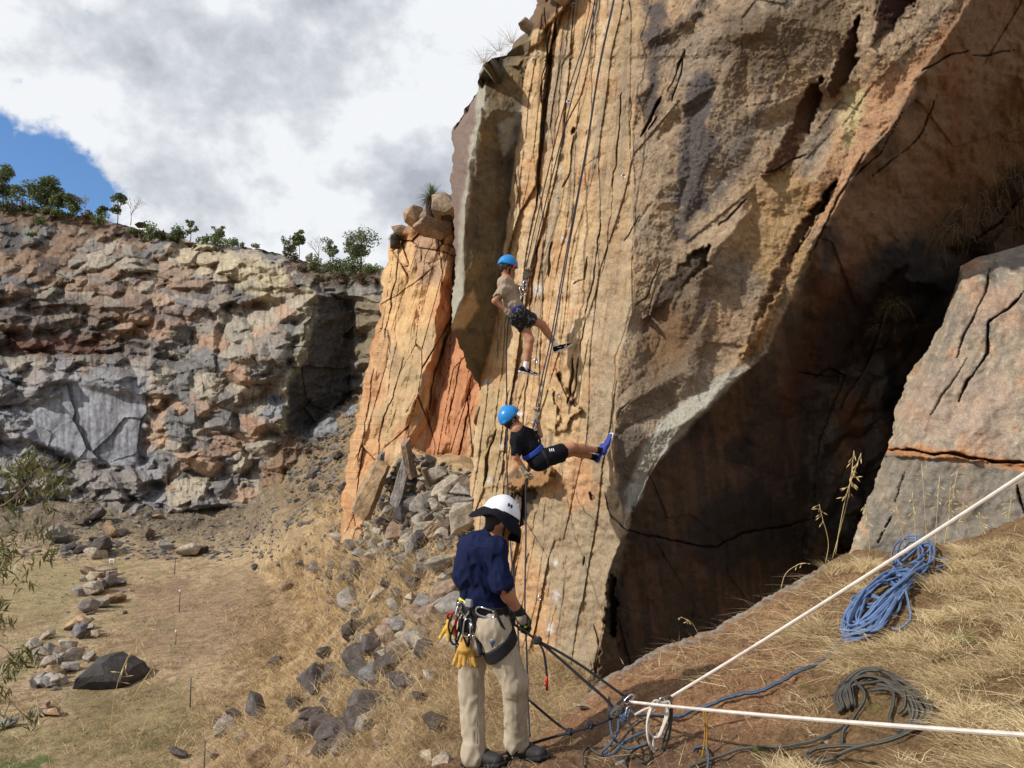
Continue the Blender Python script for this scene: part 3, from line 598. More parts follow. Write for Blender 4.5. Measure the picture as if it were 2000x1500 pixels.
# ---- far quarry wall --------------------------------------------------
TOP_D = [(-260, 370), (0, 402), (60, 404), (100, 410), (150, 420), (200, 430), (250, 440), (290, 457), (340, 463), (385, 472), (440, 478), (500, 486), (552, 498), (610, 512), (660, 520), (745, 522), (1000, 540)]
def cliff_far():
    xs = np.arange(-260, 1000, 1.7); yt = polyf(TOP_D, 0)(xs)+fbm(xs/25, 4.4, 0, 4)*5; ni = 400
    v = np.linspace(0, 1, ni); px = np.repeat(xs[None], ni, 0); py = yt[None]+(1120-yt[None])*v[:, None]
    lines = [[(-260, 360, 118), (0, 395, 112), (150, 415, 108), (300, 455, 104), (440, 475, 98), (560, 500, 92), (660, 515, 86), (745, 520, 80), (1000, 530, 70)],
             [(-260, 500, 100), (0, 500, 99), (150, 500, 98), (300, 490, 97)], [(440, 482, 95), (500, 500, 90), (560, 512, 88)], [(300, 490, 97), (440, 560, 90), (520, 600, 86)],
             [(-260, 560, 95), (0, 565, 94), (200, 570, 93), (320, 580, 91), (440, 600, 88)], [(-260, 690, 92), (0, 690, 91), (160, 690, 90), (240, 690, 88), (340, 700, 86)],
             [(-260, 710, 87), (0, 710, 86), (160, 705, 85), (240, 710, 84), (330, 720, 82)],
             [(300, 620, 87), (420, 600, 85), (540, 560, 82), (620, 565, 78)], [(520, 520, 86), (600, 560, 79), (700, 580, 76), (745, 590, 74)],
             [(340, 790, 79), (420, 740, 77), (520, 660, 76), (620, 570, 77)], [(562, 740, 73), (600, 660, 75), (620, 590, 77)],
             [(560, 830, 72.5), (562, 740, 73)], [(690, 590, 80), (686, 700, 80), (680, 780, 79), (600, 830, 77)], [(745, 590, 74), (735, 800, 70)],
             [(-260, 860, 82), (0, 870, 81.5), (150, 900, 81), (280, 905, 80), (285, 770, 80.5), (130, 745, 83)], [(285, 905, 79.6), (340, 960, 76)],
             [(340, 980, 75), (450, 990, 73), (520, 930, 72), (560, 900, 72), (600, 860, 74), (700, 800, 72)], [(-260, 1120, 74), (0, 1120, 74), (300, 1120, 70), (500, 1120, 64), (700, 1120, 58), (1000, 1120, 50)]]
    jx = fbm(px/50, py/50, 2, 4)*9; jy = fbm(px/50, py/50, 5, 4)*8; D = interp_depth(px+jx, py+jy, lines)
    zone_r = sstep(-.1, .1, sdpoly(px, py, [(300, 560), (440, 600), (620, 560), (560, 700), (560, 980), (330, 1000), (290, 800)])/100)
    gx = px+fbm(px/60, py/60, 1, 3)*6; gy = py+fbm(px/60, py/60, 6, 3)*5
    w1 = worley((gx+.2*gy)/84, (gy-.15*gx)/36, 71); w2 = worley((gx+.2*gy)/32, (gy-.1*gx)/18, 72); w3 = worley(gx/13, gy/9, 73)
    f1 = worley((gx+.7*gy)/90, (gy-.6*gx)/54, 74); f2 = worley((gx+.7*gy)/34, (gy-.6*gx)/22, 75)
    smooth_poly = [(62, 800), (150, 740), (200, 760), (280, 770), (285, 800), (275, 915), (150, 900), (60, 860)]
    dark_poly = [(602, 590), (655, 575), (692, 590), (690, 700), (680, 780), (620, 830), (560, 870), (560, 760), (585, 680)]
    sm = sstep(-12, 12, sdpoly(px, py, smooth_poly)); dk = sstep(-10, 10, sdpoly(px, py, dark_poly))
    k = (1-sm)*(1-dk*.8); top = 1-sstep(460, 560, py)
    # big blocks, blocks between them, and rubble, each a heap of flat-faced lumps
    A1 = blocks((gx+.25*gy)/92, (gy-.12*gx)/48, 201, .9, 2.0, .55, 1.1); A2 = blocks((gx+.2*gy)/40, (gy-.1*gx)/24, 211, .9, 2.2, .5, 1.0); A3_ = blocks(gx/16, gy/11, 221, .8, 2.0, .5, .9)
    C1 = blocks((gx+.8*gy)/120, (gy-.6*gx)/84, 231, 1.1, 1.7, .6, 1.0); C2 = blocks((gx+.7*gy)/46, (gy-.5*gx)/34, 241, 1.0, 1.9, .55, .9)
    hill = (1-sstep(540, 600, py))*(1-sstep(250, 420, px)); rough = fbm(px/90, py/60, 31, 3)
    bl = (A1[0]*3.4+A2[0]*(2.0+.8*rough)+A3_[0]*.50)*(1-zone_r); br = (C1[0]*3.8+C2[0]*2.1+A3_[0]*.48)*zone_r
    D1 = (bl+br)*k
    # on the hillside only scattered blocks stand out of the soil
    cap = np.where(hill > 0, .15+fbm(px/50, py/30, 33, 3)*1.6+(1-hill)*6, 9.); soilm = (D1 > cap); D1 = np.minimum(D1, cap+fbm(px/6, py/6, 35, 2)*.12); D += D1
    D += sm*((worley(gx/70, gy/80, 77)['r1']-.5)*.6+fbm(px/40, py/60, 3, 3)*.35-worley(gx/70, gy/80, 77)['dx']*.5)+dk*((worley(gx/60, gy/40, 78)['r1']-.5)*2+fbm(px/20, py/30, 3, 4)*.4)
    D += fbm(px/14, py/14, 8, 3)*.14*k
    q = np.where(zone_r > .5, C1[1]*.45+C2[1]*.55, A1[1]*.4+A2[1]*.6); pk = np.where(zone_r > .5, C2[2], A2[2])
    col = np.broadcast_to(lin((128, 119, 108)), px.shape+(3,)).copy()
    col = mixc(col, (110, 106, 102), (q < .4)*1.); col = mixc(col, (150, 138, 120), (q > .62)*.9); col = mixc(col, (138, 110, 88), ((pk > .78) & (q > .3))*.7)
    a = fbm(px/80, py/60, 4, 4); st = fbm(px/5, py/90, 3, 3)
    low = sstep(680, 760, py+a*30)*(1-zone_r); col = mixc(col, (132, 132, 136), low*.75)
    mid = sstep(560, 600, py)*(1-sstep(680, 720, py))*(1-zone_r); col = mixc(col, (92, 78, 70), mid*.6)
    # debris and dry growth between the blocks of the upper benches
    soil = blur(soilm.astype(float), 1)*sstep(0, .5, hill)+sstep(.25, .6, fbm(px/30, py/10, 9, 4))*(1-sstep(700, 760, py))*(1-zone_r)*.8*(1-sm)
    col = mixc(col, (118, 92, 70), np.clip(soil, 0, 1)*.85)
    col = mixc(col, (164, 150, 128), zone_r*.4*(q > .45)); col = mixc(col, (168, 130, 100), zone_r*.5*(C2[2] > .76))
    pt = lambda poly, rgb, f=7, a_=7, kk=25, s_=1: paint(col, px, py, poly, rgb, f, a_, kk, s_)
    pt([(-260, 300), (0, 390), (200, 425), (290, 455), (300, 475), (180, 455), (100, 440), (-260, 440)], (98, 76, 56), 10, 10, 20, .9)
    pt([(0, 495), (110, 500), (118, 530), (90, 545), (0, 540)], (136, 108, 82), 5, 5, 20, .7); pt([(70, 500), (118, 503), (115, 535), (75, 535)], (62, 54, 52), 4, 6, 8, .8)
    pt([(320, 480), (380, 470), (460, 500), (500, 520), (480, 570), (430, 550), (380, 530), (340, 510)], (170, 154, 124), 5, 5, 20, .8)
    pt([(490, 500), (560, 515), (560, 560), (520, 600), (490, 570)], (166, 152, 122), 5, 6, 20, .85)
    pt([(0, 430), (35, 440), (50, 480), (0, 500)], (70, 68, 68), 4, 4, 15, .9)
    pt([(560, 500), (745, 520), (745, 560), (640, 560), (590, 545)], (96, 80, 60), 8, 8, 15, .9)
    pt([(20, 655), (200, 655), (200, 690), (20, 690)], (96, 58, 42), 8, 8, 20, .8)
    pt([(230, 620), (330, 610), (430, 600), (400, 620), (320, 650), (220, 665)], (166, 132, 104), 7, 6, 20, .7)
    pt([(300, 600), (430, 595), (400, 618), (300, 640)], (96, 86, 84), 6, 8, 12, .7)
    pt(smooth_poly, (138, 138, 142), 7, 6, 25, .95)
    m_ = sm*sstep(.0, .35, fbm(px/9, py/110, 3, 4)+.12*sstep(160, 240, px)); col[:] = mixc(col, (72, 72, 78), m_*.5)
    pt([(0, 900), (150, 900), (275, 915), (275, 1000), (0, 1000)], (120, 110, 100), 8, 8, 20, .7)
    pt(dark_poly, (72, 68, 64), 6, 5, 25, .95); col[:] = mixc(col, (104, 84, 56), dk*sstep(.2, .5, fbm(px/9, py/50, 7, 4))*.6)  # shade of the right-facing overhang painted into its colour, plus brown streaks
    pt([(600, 560), (625, 585), (600, 680), (565, 770), (555, 860), (540, 840), (545, 740), (575, 650)], (156, 144, 116), 5, 6, 20, .7)
    pt([(500, 660), (600, 600), (580, 700), (540, 760), (490, 740)], (118, 118, 112), 6, 8, 15, .6)
    pt([(535, 870), (570, 850), (640, 880), (640, 960), (520, 970), (500, 940)], (116, 84, 54), 8, 8, 15, .8)
    pt([(285, 770), (330, 760), (325, 860), (285, 880)], (170, 138, 106), 6, 8, 20, .7)
    pt([(690, 590), (745, 580), (735, 800), (695, 790)], (120, 106, 78), 6, 8, 20, .7)
    pt([(530, 760), (560, 770), (550, 820), (510, 815)], (118, 122, 126), 4, 4, 15, .8)
    pt([(595, 850), (680, 830), (680, 960), (600, 960)], (78, 78, 78), 8, 10, 15, .8)
    fn = 1+.25*fbm(px/7, py/7, 2, 3); col *= fn[..., None]
    stre = sstep(.2, .5, fbm(px/6, py/60, 13, 3))*(1-top)*(1-sm); col = mixc(col, (70, 62, 58), stre*.45)
    V = PA(px, py, D); global D_V; D_V = (xs, yt, D)
    m = rock_mat('far_wall_rock', 3, .2, .05, .5, .15, .92, 2.2)
    o = grid_mesh('cliff', V, m, np.clip(col, .01, .9), smooth=False, skirts=[('top', [(0, 4, .3), (0, 25, .5), (0, 200, -15)])])
    return tag(o, 'broken grey and brown quarry wall beyond the floor', 'cliff', kind='structure')
cliff_main(); cliff_orange(); cliff_slab(); cliff_far()
# ------------------------------------------------------------------ ground: quarry floor with its scree slope, and the near bank
TOP_G = [(-300, 905), (0, 915), (150, 925), (250, 950), (340, 985), (400, 995), (470, 985), (540, 930), (600, 860), (660, 800), (700, 770), (1150, 770)]
def ground_far():
    xs = np.arange(-300, 1150, 2.0); yt = polyf(TOP_G, 0)(xs); ni = 420; v = np.linspace(0, 1, ni)**1.15
    px = np.repeat(xs[None], ni, 0); py = yt[None]+(1760-yt[None])*v[:, None]
    lines = [[(-300, 905, 92), (0, 915, 88), (150, 925, 86), (250, 950, 82), (340, 985, 77), (400, 995, 74), (470, 985, 73), (540, 930, 74), (600, 860, 76), (660, 800, 78), (700, 770, 80)], [(700, 770, 80), (1150, 770, 60)],
             [(-300, 1088, 63), (0, 1090, 62), (200, 1092, 61), (400, 1098, 58), (500, 1115, 53), (590, 1150, 44), (620, 1200, 38), (580, 1280, 33), (500, 1350, 28.5), (420, 1420, 25), (350, 1500, 22.5), (300, 1760, 16.3)],
             [(-300, 1500, 23), (0, 1500, 23), (200, 1340, 30.6), (250, 1200, 42.8)], [(-300, 1760, 16.5), (0, 1760, 16.5)],
             [(-300, 1000, 76), (0, 1010, 75), (200, 1020, 72), (340, 1040, 68), (420, 1050, 64)],
             [(560, 1010, 52), (640, 960, 50), (700, 900, 52), (700, 850, 62)], [(600, 1060, 42), (670, 1010, 28.5), (760, 990, 21.5), (870, 985, 18.6), (960, 980, 17.4), (1150, 980, 16)],
             [(728, 968, 23.2), (765, 915, 21.5), (800, 872, 20.7), (860, 892, 19.9), (925, 925, 18.8), (1150, 935, 17)],
             [(660, 1130, 27), (740, 1150, 20), (850, 1150, 15.5), (1150, 1150, 13)], [(660, 1260, 21.5), (760, 1270, 15.2), (860, 1270, 11.8), (1150, 1270, 10.5)],
             [(560, 1400, 19.5), (680, 1400, 14.6), (800, 1400, 10.6), (880, 1400, 9.0), (1150, 1400, 8.6)],
             [(500, 1500, 17.5), (640, 1500, 13), (760, 1500, 9.6), (850, 1500, 7.7), (1150, 1500, 7.4)], [(500, 1760, 13), (850, 1760, 6.0), (1150, 1760, 6.0)]]
    D = interp_depth(px, py, lines); D = blur(D, 4)
    V0 = PA(px, py, D); X, Y = V0[..., 0], V0[..., 1]
    slope = sstep(420, 640, px+(py-1100)*.35)
    h = fbm(X/2.6, Y/2.6, 0, 5)*(.06+.20*slope)+fbm(X/.5, Y/.5, 3, 4)*(.02+.04*slope)
    far = sstep(1100, 1010, py)*(1-slope); h += far*(fbm(X/3, Y/3, 5, 5)*.8)
    V = V0.copy(); V[..., 2] += h
    col = np.broadcast_to(lin((170, 144, 106)), px.shape+(3,)).copy(); a = fbm(X/4, Y/4, 1, 5); b = fbm(X/.9, Y/.9, 2, 5); c = fbm(X/9, Y/9, 7, 3)
    col = mixc(col, (124, 96, 70), sstep(.0, .5, a)*.75); col = mixc(col, (122, 116, 70), sstep(.12, .5, -a)*.6*(1-slope)); col = mixc(col, (172, 148, 108), sstep(.1, .5, b)*.6)
    col = mixc(col, (100, 82, 62), sstep(.2, .6, -b)*.5); col = mixc(col, (188, 154, 106), slope*.55); col = mixc(col, (112, 88, 64), slope*sstep(.0, .4, -b)*.55)
    col = mixc(col, (96, 84, 70), far*.85)
    paint(col, px, py, [(520, 940), (600, 850), (710, 760), (720, 900), (640, 1000), (560, 1010)], (124, 102, 74), 16, 16, 25, .85)
    e = fbm(X/.35, Y/.35, 12, 3); col = mixc(col, (96, 84, 58), sstep(.15, .5, e)*.45*(1-slope)); col = mixc(col, (186, 168, 134), sstep(.25, .6, -e)*.5*(1-slope))
    paint(col, px, py, [(280, 1130), (560, 1130), (600, 1200), (540, 1290), (330, 1300), (220, 1260)], (138, 110, 84), 30, 20, 50, .6)
    paint(col, px, py, [(150, 1330), (330, 1330), (430, 1420), (330, 1500), (60, 1500)], (116, 100, 60), 30, 25, 40, .6)
    paint(col, px, py, [(0, 1100), (240, 1100), (120, 1220), (0, 1230)], (146, 130, 84), 20, 20, 40, .6)
    paint(col, px, py, [(-200, 1480), (90, 1480), (60, 1560), (-200, 1560)], (70, 96, 34), 10, 14, 20, .8)
    m = rock_mat('quarry_ground', 14, .4, .06, 2.2, .3, .95, 8)
    global GF; GF = (xs, yt, V, px, py)
    o = grid_mesh('ground', V, m, col, skirts=[('bottom', [(0, 0, -3)])])
    return tag(o, kind='structure')
EDGE_F = [(700, 1640), (780, 1530), (830, 1496), (870, 1482), (905, 1474), (940, 1470), (985, 1466), (1020, 1452), (1060, 1428), (1105, 1400), (1135, 1372), (1160, 1340), (1185, 1322), (1210, 1308), (1240, 1292), (1262, 1276), (1330, 1250), (1398, 1226),
          (1450, 1196), (1500, 1166), (1560, 1132), (1605, 1108), (1640, 1086), (1668, 1076), (1700, 1072), (1740, 1078), (1790, 1068), (1850, 1060), (1900, 1050), (1950, 1030), (2000, 1008), (2240, 930), (2760, 760)]
def ground_near():
    xs = np.arange(700, 2760, 2.8); yt = polyf(EDGE_F, 0)(xs)+(fbm(xs/30, 2.2, 0, 4)*6+fbm(xs/8, 7.2, 0, 3)*3)*sstep(900, 1100, xs); ni = 330; v = np.linspace(0, 1, ni)
    px = np.repeat(xs[None], ni, 0); py = yt[None]+(1800-yt[None])*v[:, None]
    lines = [[(700, 1640, 5.3), (780, 1530, 5.5), (850, 1484, 5.7), (905, 1474, 5.75), (985, 1466, 5.8), (1040, 1440, 5.9), (1105, 1400, 6.0), (1160, 1340, 6.3), (1210, 1308, 6.5), (1262, 1276, 6.7), (1398, 1226, 7.0), (1500, 1166, 7.25), (1605, 1108, 7.6), (1668, 1076, 7.8), (1740, 1070, 7.5), (1850, 1055, 7.0), (2000, 1005, 6.3), (2240, 920, 5.6), (2760, 750, 4.6)],
             [(700, 1470, 6), (860, 1380, 6.4), (1060, 1300, 7)], [(700, 1800, 3.6), (1000, 1800, 3.2), (1500, 1800, 2.75), (2240, 1800, 2.0), (2760, 1800, 1.6)],
             [(850, 1540, 4.95), (1000, 1500, 5.1), (1200, 1480, 4.9), (1400, 1470, 4.45), (1600, 1460, 4.0), (1800, 1450, 3.55), (2240, 1400, 2.8), (2760, 1350, 2.2)],
             [(1250, 1380, 5.5), (1450, 1330, 5.3), (1650, 1250, 5.3), (1800, 1200, 5.0), (2000, 1160, 4.6), (2240, 1100, 4.0), (2760, 1000, 3.2)]]
    D = blur(interp_depth(px, py, lines), 5); V = PA(px, py, D); X, Y = V[..., 0], V[..., 1]
    grassy = sstep(1500, 1700, px+(py-1250)*.15+fbm(X/.6, Y/.6, 9, 3)*120)
    h = fbm(X/.8, Y/.8, 0, 5)*.06+fbm(X/.14, Y/.14, 3, 4)*.022+fbm(X/.035, Y/.035, 6, 3)*.007
    h += grassy*fbm(X/.35, Y/.35, 8, 3)*.05
    V[..., 2] += h*sstep(0, .05, v)[:, None]
    col = np.broadcast_to(lin((164, 118, 78)), px.shape+(3,)).copy(); a = fbm(X/.5, Y/.5, 1, 5); b = fbm(X/.1, Y/.1, 2, 5); g = fbm(X/.03, Y/.03, 2, 3)
    col = mixc(col, (134, 98, 68), sstep(0, .5, a)*.7); col = mixc(col, (184, 140, 98), sstep(.1, .5, b)*.6); col = mixc(col, (98, 70, 48), sstep(.15, .5, -b)*.6); col = mixc(col, (190, 160, 120), sstep(.3, .6, g)*.6)
    low = sstep(1380, 1500, py)*(1-grassy); col = mixc(col, (116, 92, 68), low*.6); col = mixc(col, (140, 112, 70), grassy*.7)
    rim = (1-sstep(0, 16, py-yt[None]+fbm(px/14, py/9, 1, 4)*22))*sstep(1100, 1180, px)*(1-sstep(1560, 1640, px)); col = mixc(col, (168, 160, 146), rim*.85)
    m = rock_mat('bank_earth', 55, .45, .02, 9, .25, .95, 45)
    global FN; FN = (xs, yt, V, px, py)
    o = grid_mesh('ground', V, m, col, skirts=[('top', [(.02, .10, -.05), (-.05, .25, -.5), (-.3, .6, -2.5), (-.5, .9, -6)]), ('left', [(-.4, 0, -.6), (-1, .3, -3)]), ('right', [(2, .4, .5)])])
    return tag(o, kind='structure')
def wide_ground():
    n = 60; g = np.linspace(-1, 1, n); X, Y = np.meshgrid(np.sign(g)*np.abs(g)**2.2*3000, np.sign(g)*np.abs(g)**2.2*3000); Z = np.full(X.shape, -11.4)+fbm(X/400, Y/400, 1, 3)*.5
    V = np.stack([X, Y, Z], -1); col = np.broadcast_to(lin((140, 116, 82)), X.shape+(3,)); 
    return tag(grid_mesh('ground', V, bpy.data.materials['quarry_ground'], col), kind='structure')
ground_far(); ground_near(); wide_ground()
def look(T, x, y):
    xs, yt, V, px, py = T; j = (x-xs[0])/(xs[1]-xs[0]); j0 = int(max(0, min(j, len(xs)-2))); c = py[:, j0]
    i0 = int(np.clip(np.searchsorted(c, y)-1, 0, len(c)-2)); t = np.clip((y-c[i0])/(c[i0+1]-c[i0]), 0, 1); s = np.clip(j-j0, 0, 1)
    a = V[i0, j0]*(1-t)+V[i0+1, j0]*t; b = V[i0, j0+1]*(1-t)+V[i0+1, j0+1]*t; return Vector((a*(1-s)+b*s).tolist())
def onF(x, y, lift=0): return look(FN, x, y)+Vector((0, 0, lift))
def onG(x, y, lift=0): return look(GF, x, y)+Vector((0, 0, lift))
# ------------------------------------------------------------------ loose rocks
def hull_rock(seed, n=15, flat=.62, sub=0):
    rg = random.Random(seed); bm = bmesh.new()
    for _ in range(n):
        v = Vector((rg.gauss(0, 1), rg.gauss(0, 1), rg.gauss(0, 1))).normalized()
        v = Vector((v.x*.5*rg.uniform(.8, 1.1), v.y*.42*rg.uniform(.8, 1.1), v.z*.5*flat*rg.uniform(.75, 1.1)))
        bm.verts.new(v)
    res = bmesh.ops.convex_hull(bm, input=bm.verts)
    bmesh.ops.delete(bm, geom=[g for g in res['geom_interior'] if isinstance(g, bmesh.types.BMVert)], context='VERTS')
    bmesh.ops.dissolve_limit(bm, angle_limit=math.radians(14), verts=bm.verts, edges=bm.edges)
    bmesh.ops.bevel(bm, geom=list(bm.edges), offset=.018, segments=1, affect='EDGES')
    bmesh.ops.triangulate(bm, faces=bm.faces)
    bmesh.ops.subdivide_edges(bm, edges=bm.edges, cuts=3 if sub else 1, use_grid_fill=True)
    for v in bm.verts:
        k = float(fbm(v.co.x*4+seed, v.co.y*4, v.co.z*4, 3))
        v.co *= 1+k*.05
    me = bpy.data.meshes.new('rock'); bm.to_mesh(me); bm.free(); return me
def rmat(name, rgb):
    m, t, b = mat_new(name); L = t.links.new
    ri = t.nodes.new('ShaderNodeObjectInfo'); cr = t.nodes.new('ShaderNodeValToRGB'); L(ri.outputs['Random'], cr.inputs[0])
    cs = [lin(c) for c in rgb]; cr.color_ramp.elements[0].color = (*cs[0], 1); cr.color_ramp.elements[1].color = (*cs[-1], 1)
    for i, c in enumerate(cs[1:-1]): cr.color_ramp.elements.new((i+1)/(len(cs)-1)).color = (*c, 1)
    src = cr.outputs[0]
    for sc, amp in ((3, .4), (14, .35)):
        mx = t.nodes.new('ShaderNodeVectorMath'); mx.operation = 'SCALE'; L(src, mx.inputs[0]); L(vramp(t, tnoise(t, sc, 5), .3, .7, 1-amp, 1+amp), mx.inputs['Scale']); src = mx.outputs[0]
    L(src, b.inputs['Base Color']); b.inputs['Roughness'].default_value = .9; b.inputs['Specular IOR Level'].default_value = .2
    bp = t.nodes.new('ShaderNodeBump'); bp.inputs['Distance'].default_value = .03; L(tnoise(t, 9, 8), bp.inputs['Height']); L(bp.outputs[0], b.inputs['Normal'])
    return m
M_RG = rmat('rubble_rock', [(98, 96, 96), (136, 128, 118), (162, 148, 128), (116, 112, 108), (146, 118, 92)])
M_RD = rmat('dark_rock', [(62, 58, 58), (88, 80, 76), (74, 66, 62), (100, 84, 70)])
M_RP = rmat('pale_rock', [(160, 148, 132), (134, 130, 130), (176, 156, 126), (120, 116, 116)])
M_RT = rmat('tan_rock', [(156, 130, 100), (128, 106, 84), (140, 122, 102)])
PR = {}
for k, m in (('g', M_RG), ('d', M_RD), ('p', M_RP), ('t', M_RT)):
    PR[k] = []
    for i in range(6):
        me = hull_rock(100*ord(k)+i, 13+i, .5+.07*i); me.materials.append(m); PR[k].append(me)
rr = random.Random(4)
def rock_at(pos, w, kind, label, group=None, name='rock', sz=(1, 1, 1), rot=None, me=None, sink=.10):
    o = bpy.data.objects.new(name, me or rr.choice(PR[kind])); C.objects.link(o)
    o.location = pos+Vector((0, 0, w*.5*sz[2]*(.62-sink*1.4)))
    o.scale = (w*sz[0], w*sz[1], w*sz[2]); o.rotation_euler = rot or (rr.uniform(-.5, .5), rr.uniform(-.5, .5), rr.uniform(0, 6.28))
    return tag(o, label, 'rock' if name == 'rock' else name, group)
def dist(p): return p.y*ct+p.z*st_
def rockpx(x, y, wpx, kind, label, **k):
    p = onG(x, y); d = dist(p); return rock_at(p, wpx*d/FPX*1.15, kind, label, **k)
# singled-out rocks:  x, base y, width px, kind, (sx,sy,sz), label
for x, y, w_, k, sz, lb in [
    (370, 1086, 64, 'g', (1, .9, .8), 'large grey flat-faced boulder at the far end of the quarry floor'),
    (398, 1080, 34, 'd', (1, 1, .9), 'dark boulder pressed against the right side of the large grey boulder'),
    (206, 1082, 76, 'd', (1, .9, .85), 'big dark block with a sunlit top in front of the upright stone'),
    (216, 1050, 40, 't', (.7, .7, 1.6), 'upright tan stone standing among the dark heap'),
    (384, 1002, 44, 'g', (.8, .8, 1.2), 'blue grey boulder leaning at the foot of the far wall'),
    (310, 1008, 32, 't', (1, 1, .7), 'pale brown block below the far wall, left of the leaning boulder'),
    (662, 1046, 52, 'p', (1, .8, 1.0), 'pale sunlit block with a sharp face below the orange buttress'),
    (556, 1152, 40, 't', (1, .8, .6), 'flat pink brown rock lying at the top edge of the floor'),
    (602, 1228, 28, 'g', (1, .9, .8), 'squat grey rock at the right edge of the floor'),
    (536, 1302, 36, 'd', (1, .9, .7), 'dark rounded rock on the lower slope beside a small square one'),
    (548, 1284, 20, 'd', (1, 1, .7), 'small square rock just above the dark rounded rock'),
    (256, 1155, 16, 'p', (1, 1, .5), 'small pale flat stone alone on the upper floor'),
    (144, 1286, 34, 'g', (1, .8, .6), 'brown edged block at the end of the stone row, nearest the black boulder'),
    (498, 1112, 18, 'd', (1, 1, 1), 'small dark cube-like rock at the back of the floor'),
    (10, 1422, 50, 'g', (1, .9, .6), 'grey rock cut by the left edge near the bottom'),
    (80, 1396, 42, 'g', (1, .8, .5), 'low grey rock at the near end of the stone row'),
    (500, 1400, 96, 'd', (1.1, .5, .5), 'long dark rock half buried beside the dry tussocks'),
    (426, 1410, 30, 'd', (1, .7, .8), 'small split rock left of the long dark rock'),
    (418, 1480, 60, 'g', (1.1, .4, .4), 'flat grey slab tipped against the dark rock near the stake'),
    (352, 1482, 56, 'd', (1.2, .7, .6), 'dark rock left of the flat grey slab'),
    (520, 1500, 84, 't', (1, .8, .8), 'large rounded tan grey rock at the bottom edge'),
    (560, 1500, 44, 't', (1, .8, .6), 'smaller tan rock right of the large rounded one'),
    (622, 1440, 60, 'd', (.7, .7, 1.1), 'upright dark block in the cluster of broken rocks'),
    (660, 1444, 48, 'd', (.8, .8, 1), 'brown angular block right of the upright dark one'),
    (604, 1366, 34, 'g', (1, 1, .8), 'grey rock showing through the orange tussock'),
    (726, 1336, 66, 'd', (1, .6, .5), 'jagged dark rock amid grass left of the instructor'),
    (770, 1300, 60, 'd', (1, .6, .6), 'dark blocky rock up the slope behind the instructor'),
    (800, 1250, 60, 'g', (1, .7, .8), 'grey slab rock on the slope level with the work gloves'),
    (880, 1180, 90, 'g', (.9, .8, 1.1), 'big blue grey block just left of the harness'),
    (870, 1120, 80, 'g', (1, .7, .7), 'flat topped grey block beside the navy shirt'),
    (905, 1050, 80, 'g', (1, .8, 1.2), 'tall grey block behind the white helmet brim'),
    (738, 1060, 46, 'g', (.8, .7, 1.3), 'steep grey block in the rubble under the buttress'),
    (820, 1090, 40, 'd', (1, .8, .8), 'dark block between pale rubble left of the instructor'),
    (700, 1190, 40, 'g', (1.2, .7, .5), 'long flat grey rock midway down the dry slope'),
    (648, 1176, 30, 'g', (1, .8, .7), 'grey rock under the strip of rubble on the slope'),
    (690, 1140, 24, 'd', (1, .8, .9), 'dark stone at the foot of the rubble strip'),
    (600, 1290, 20, 'p', (1, .8, .6), 'pale stone on the right side of the floor'),
    (640, 1272, 36, 'g', (1, .8, .6), 'pair-forming grey stone at the start of the slope'),
    (790, 1360, 50, 'd', (1, .7, .6), 'dark stone under the tan gloves'),
    (700, 1400, 50, 'd', (.8, .8, .8), 'brown black stone sunk in pale grass'),
]: rockpx(x, y, w_, k, lb, sz=sz)
# the black boulder, its own shape
def black_boulder():
    p = onG(218, 1332); d = dist(p); W = 124*d/FPX; H = 60*d/FPX; bm = bmesh.new()
    out = [(-.5, .0), (-.46, .28), (-.32, .62), (-.12, .95), (.04, 1.0), (.22, .84), (.40, .66), (.5, .38), (.47, .1), (.2, 0)]
    for (sy, kk) in ((-.32, .86), (-.1, 1.0), (.22, .95), (.42, .7)):
        for (x, z) in out: bm.verts.new((x*W*kk+sy*W*.1, sy*W, z*H*kk-.12))
    for (x, z) in ((-.3, .42), (.1, .5), (.33, .3), (-.1, .3)): bm.verts.new((x*W, -.44*W, z*H))
    r = bmesh.ops.convex_hull(bm, input=bm.verts)
    bmesh.ops.delete(bm, geom=[g for g in r['geom_interior'] if isinstance(g, bmesh.types.BMVert)], context='VERTS')
    bmesh.ops.triangulate(bm, faces=bm.faces); bmesh.ops.subdivide_edges(bm, edges=bm.edges, cuts=5, use_grid_fill=True)
    for v in bm.verts:
        q = v.co; n = float(fbm(q.x*1.3, q.y*1.3, q.z*1.3, 4)); v.co += Vector((q.x, q.y, q.z-.5)).normalized()*n*.07
    me = bpy.data.meshes.new('boulder'); bm.to_mesh(me); bm.free(); me.materials.append(plain('black_rock', (58, 54, 52), .85, 0, .5, 2, .04, 9))
    o = bpy.data.objects.new('boulder', me); C.objects.link(o); o.location = p
    tag(o, 'black angular boulder lying alone on the quarry floor', 'boulder')
black_boulder()
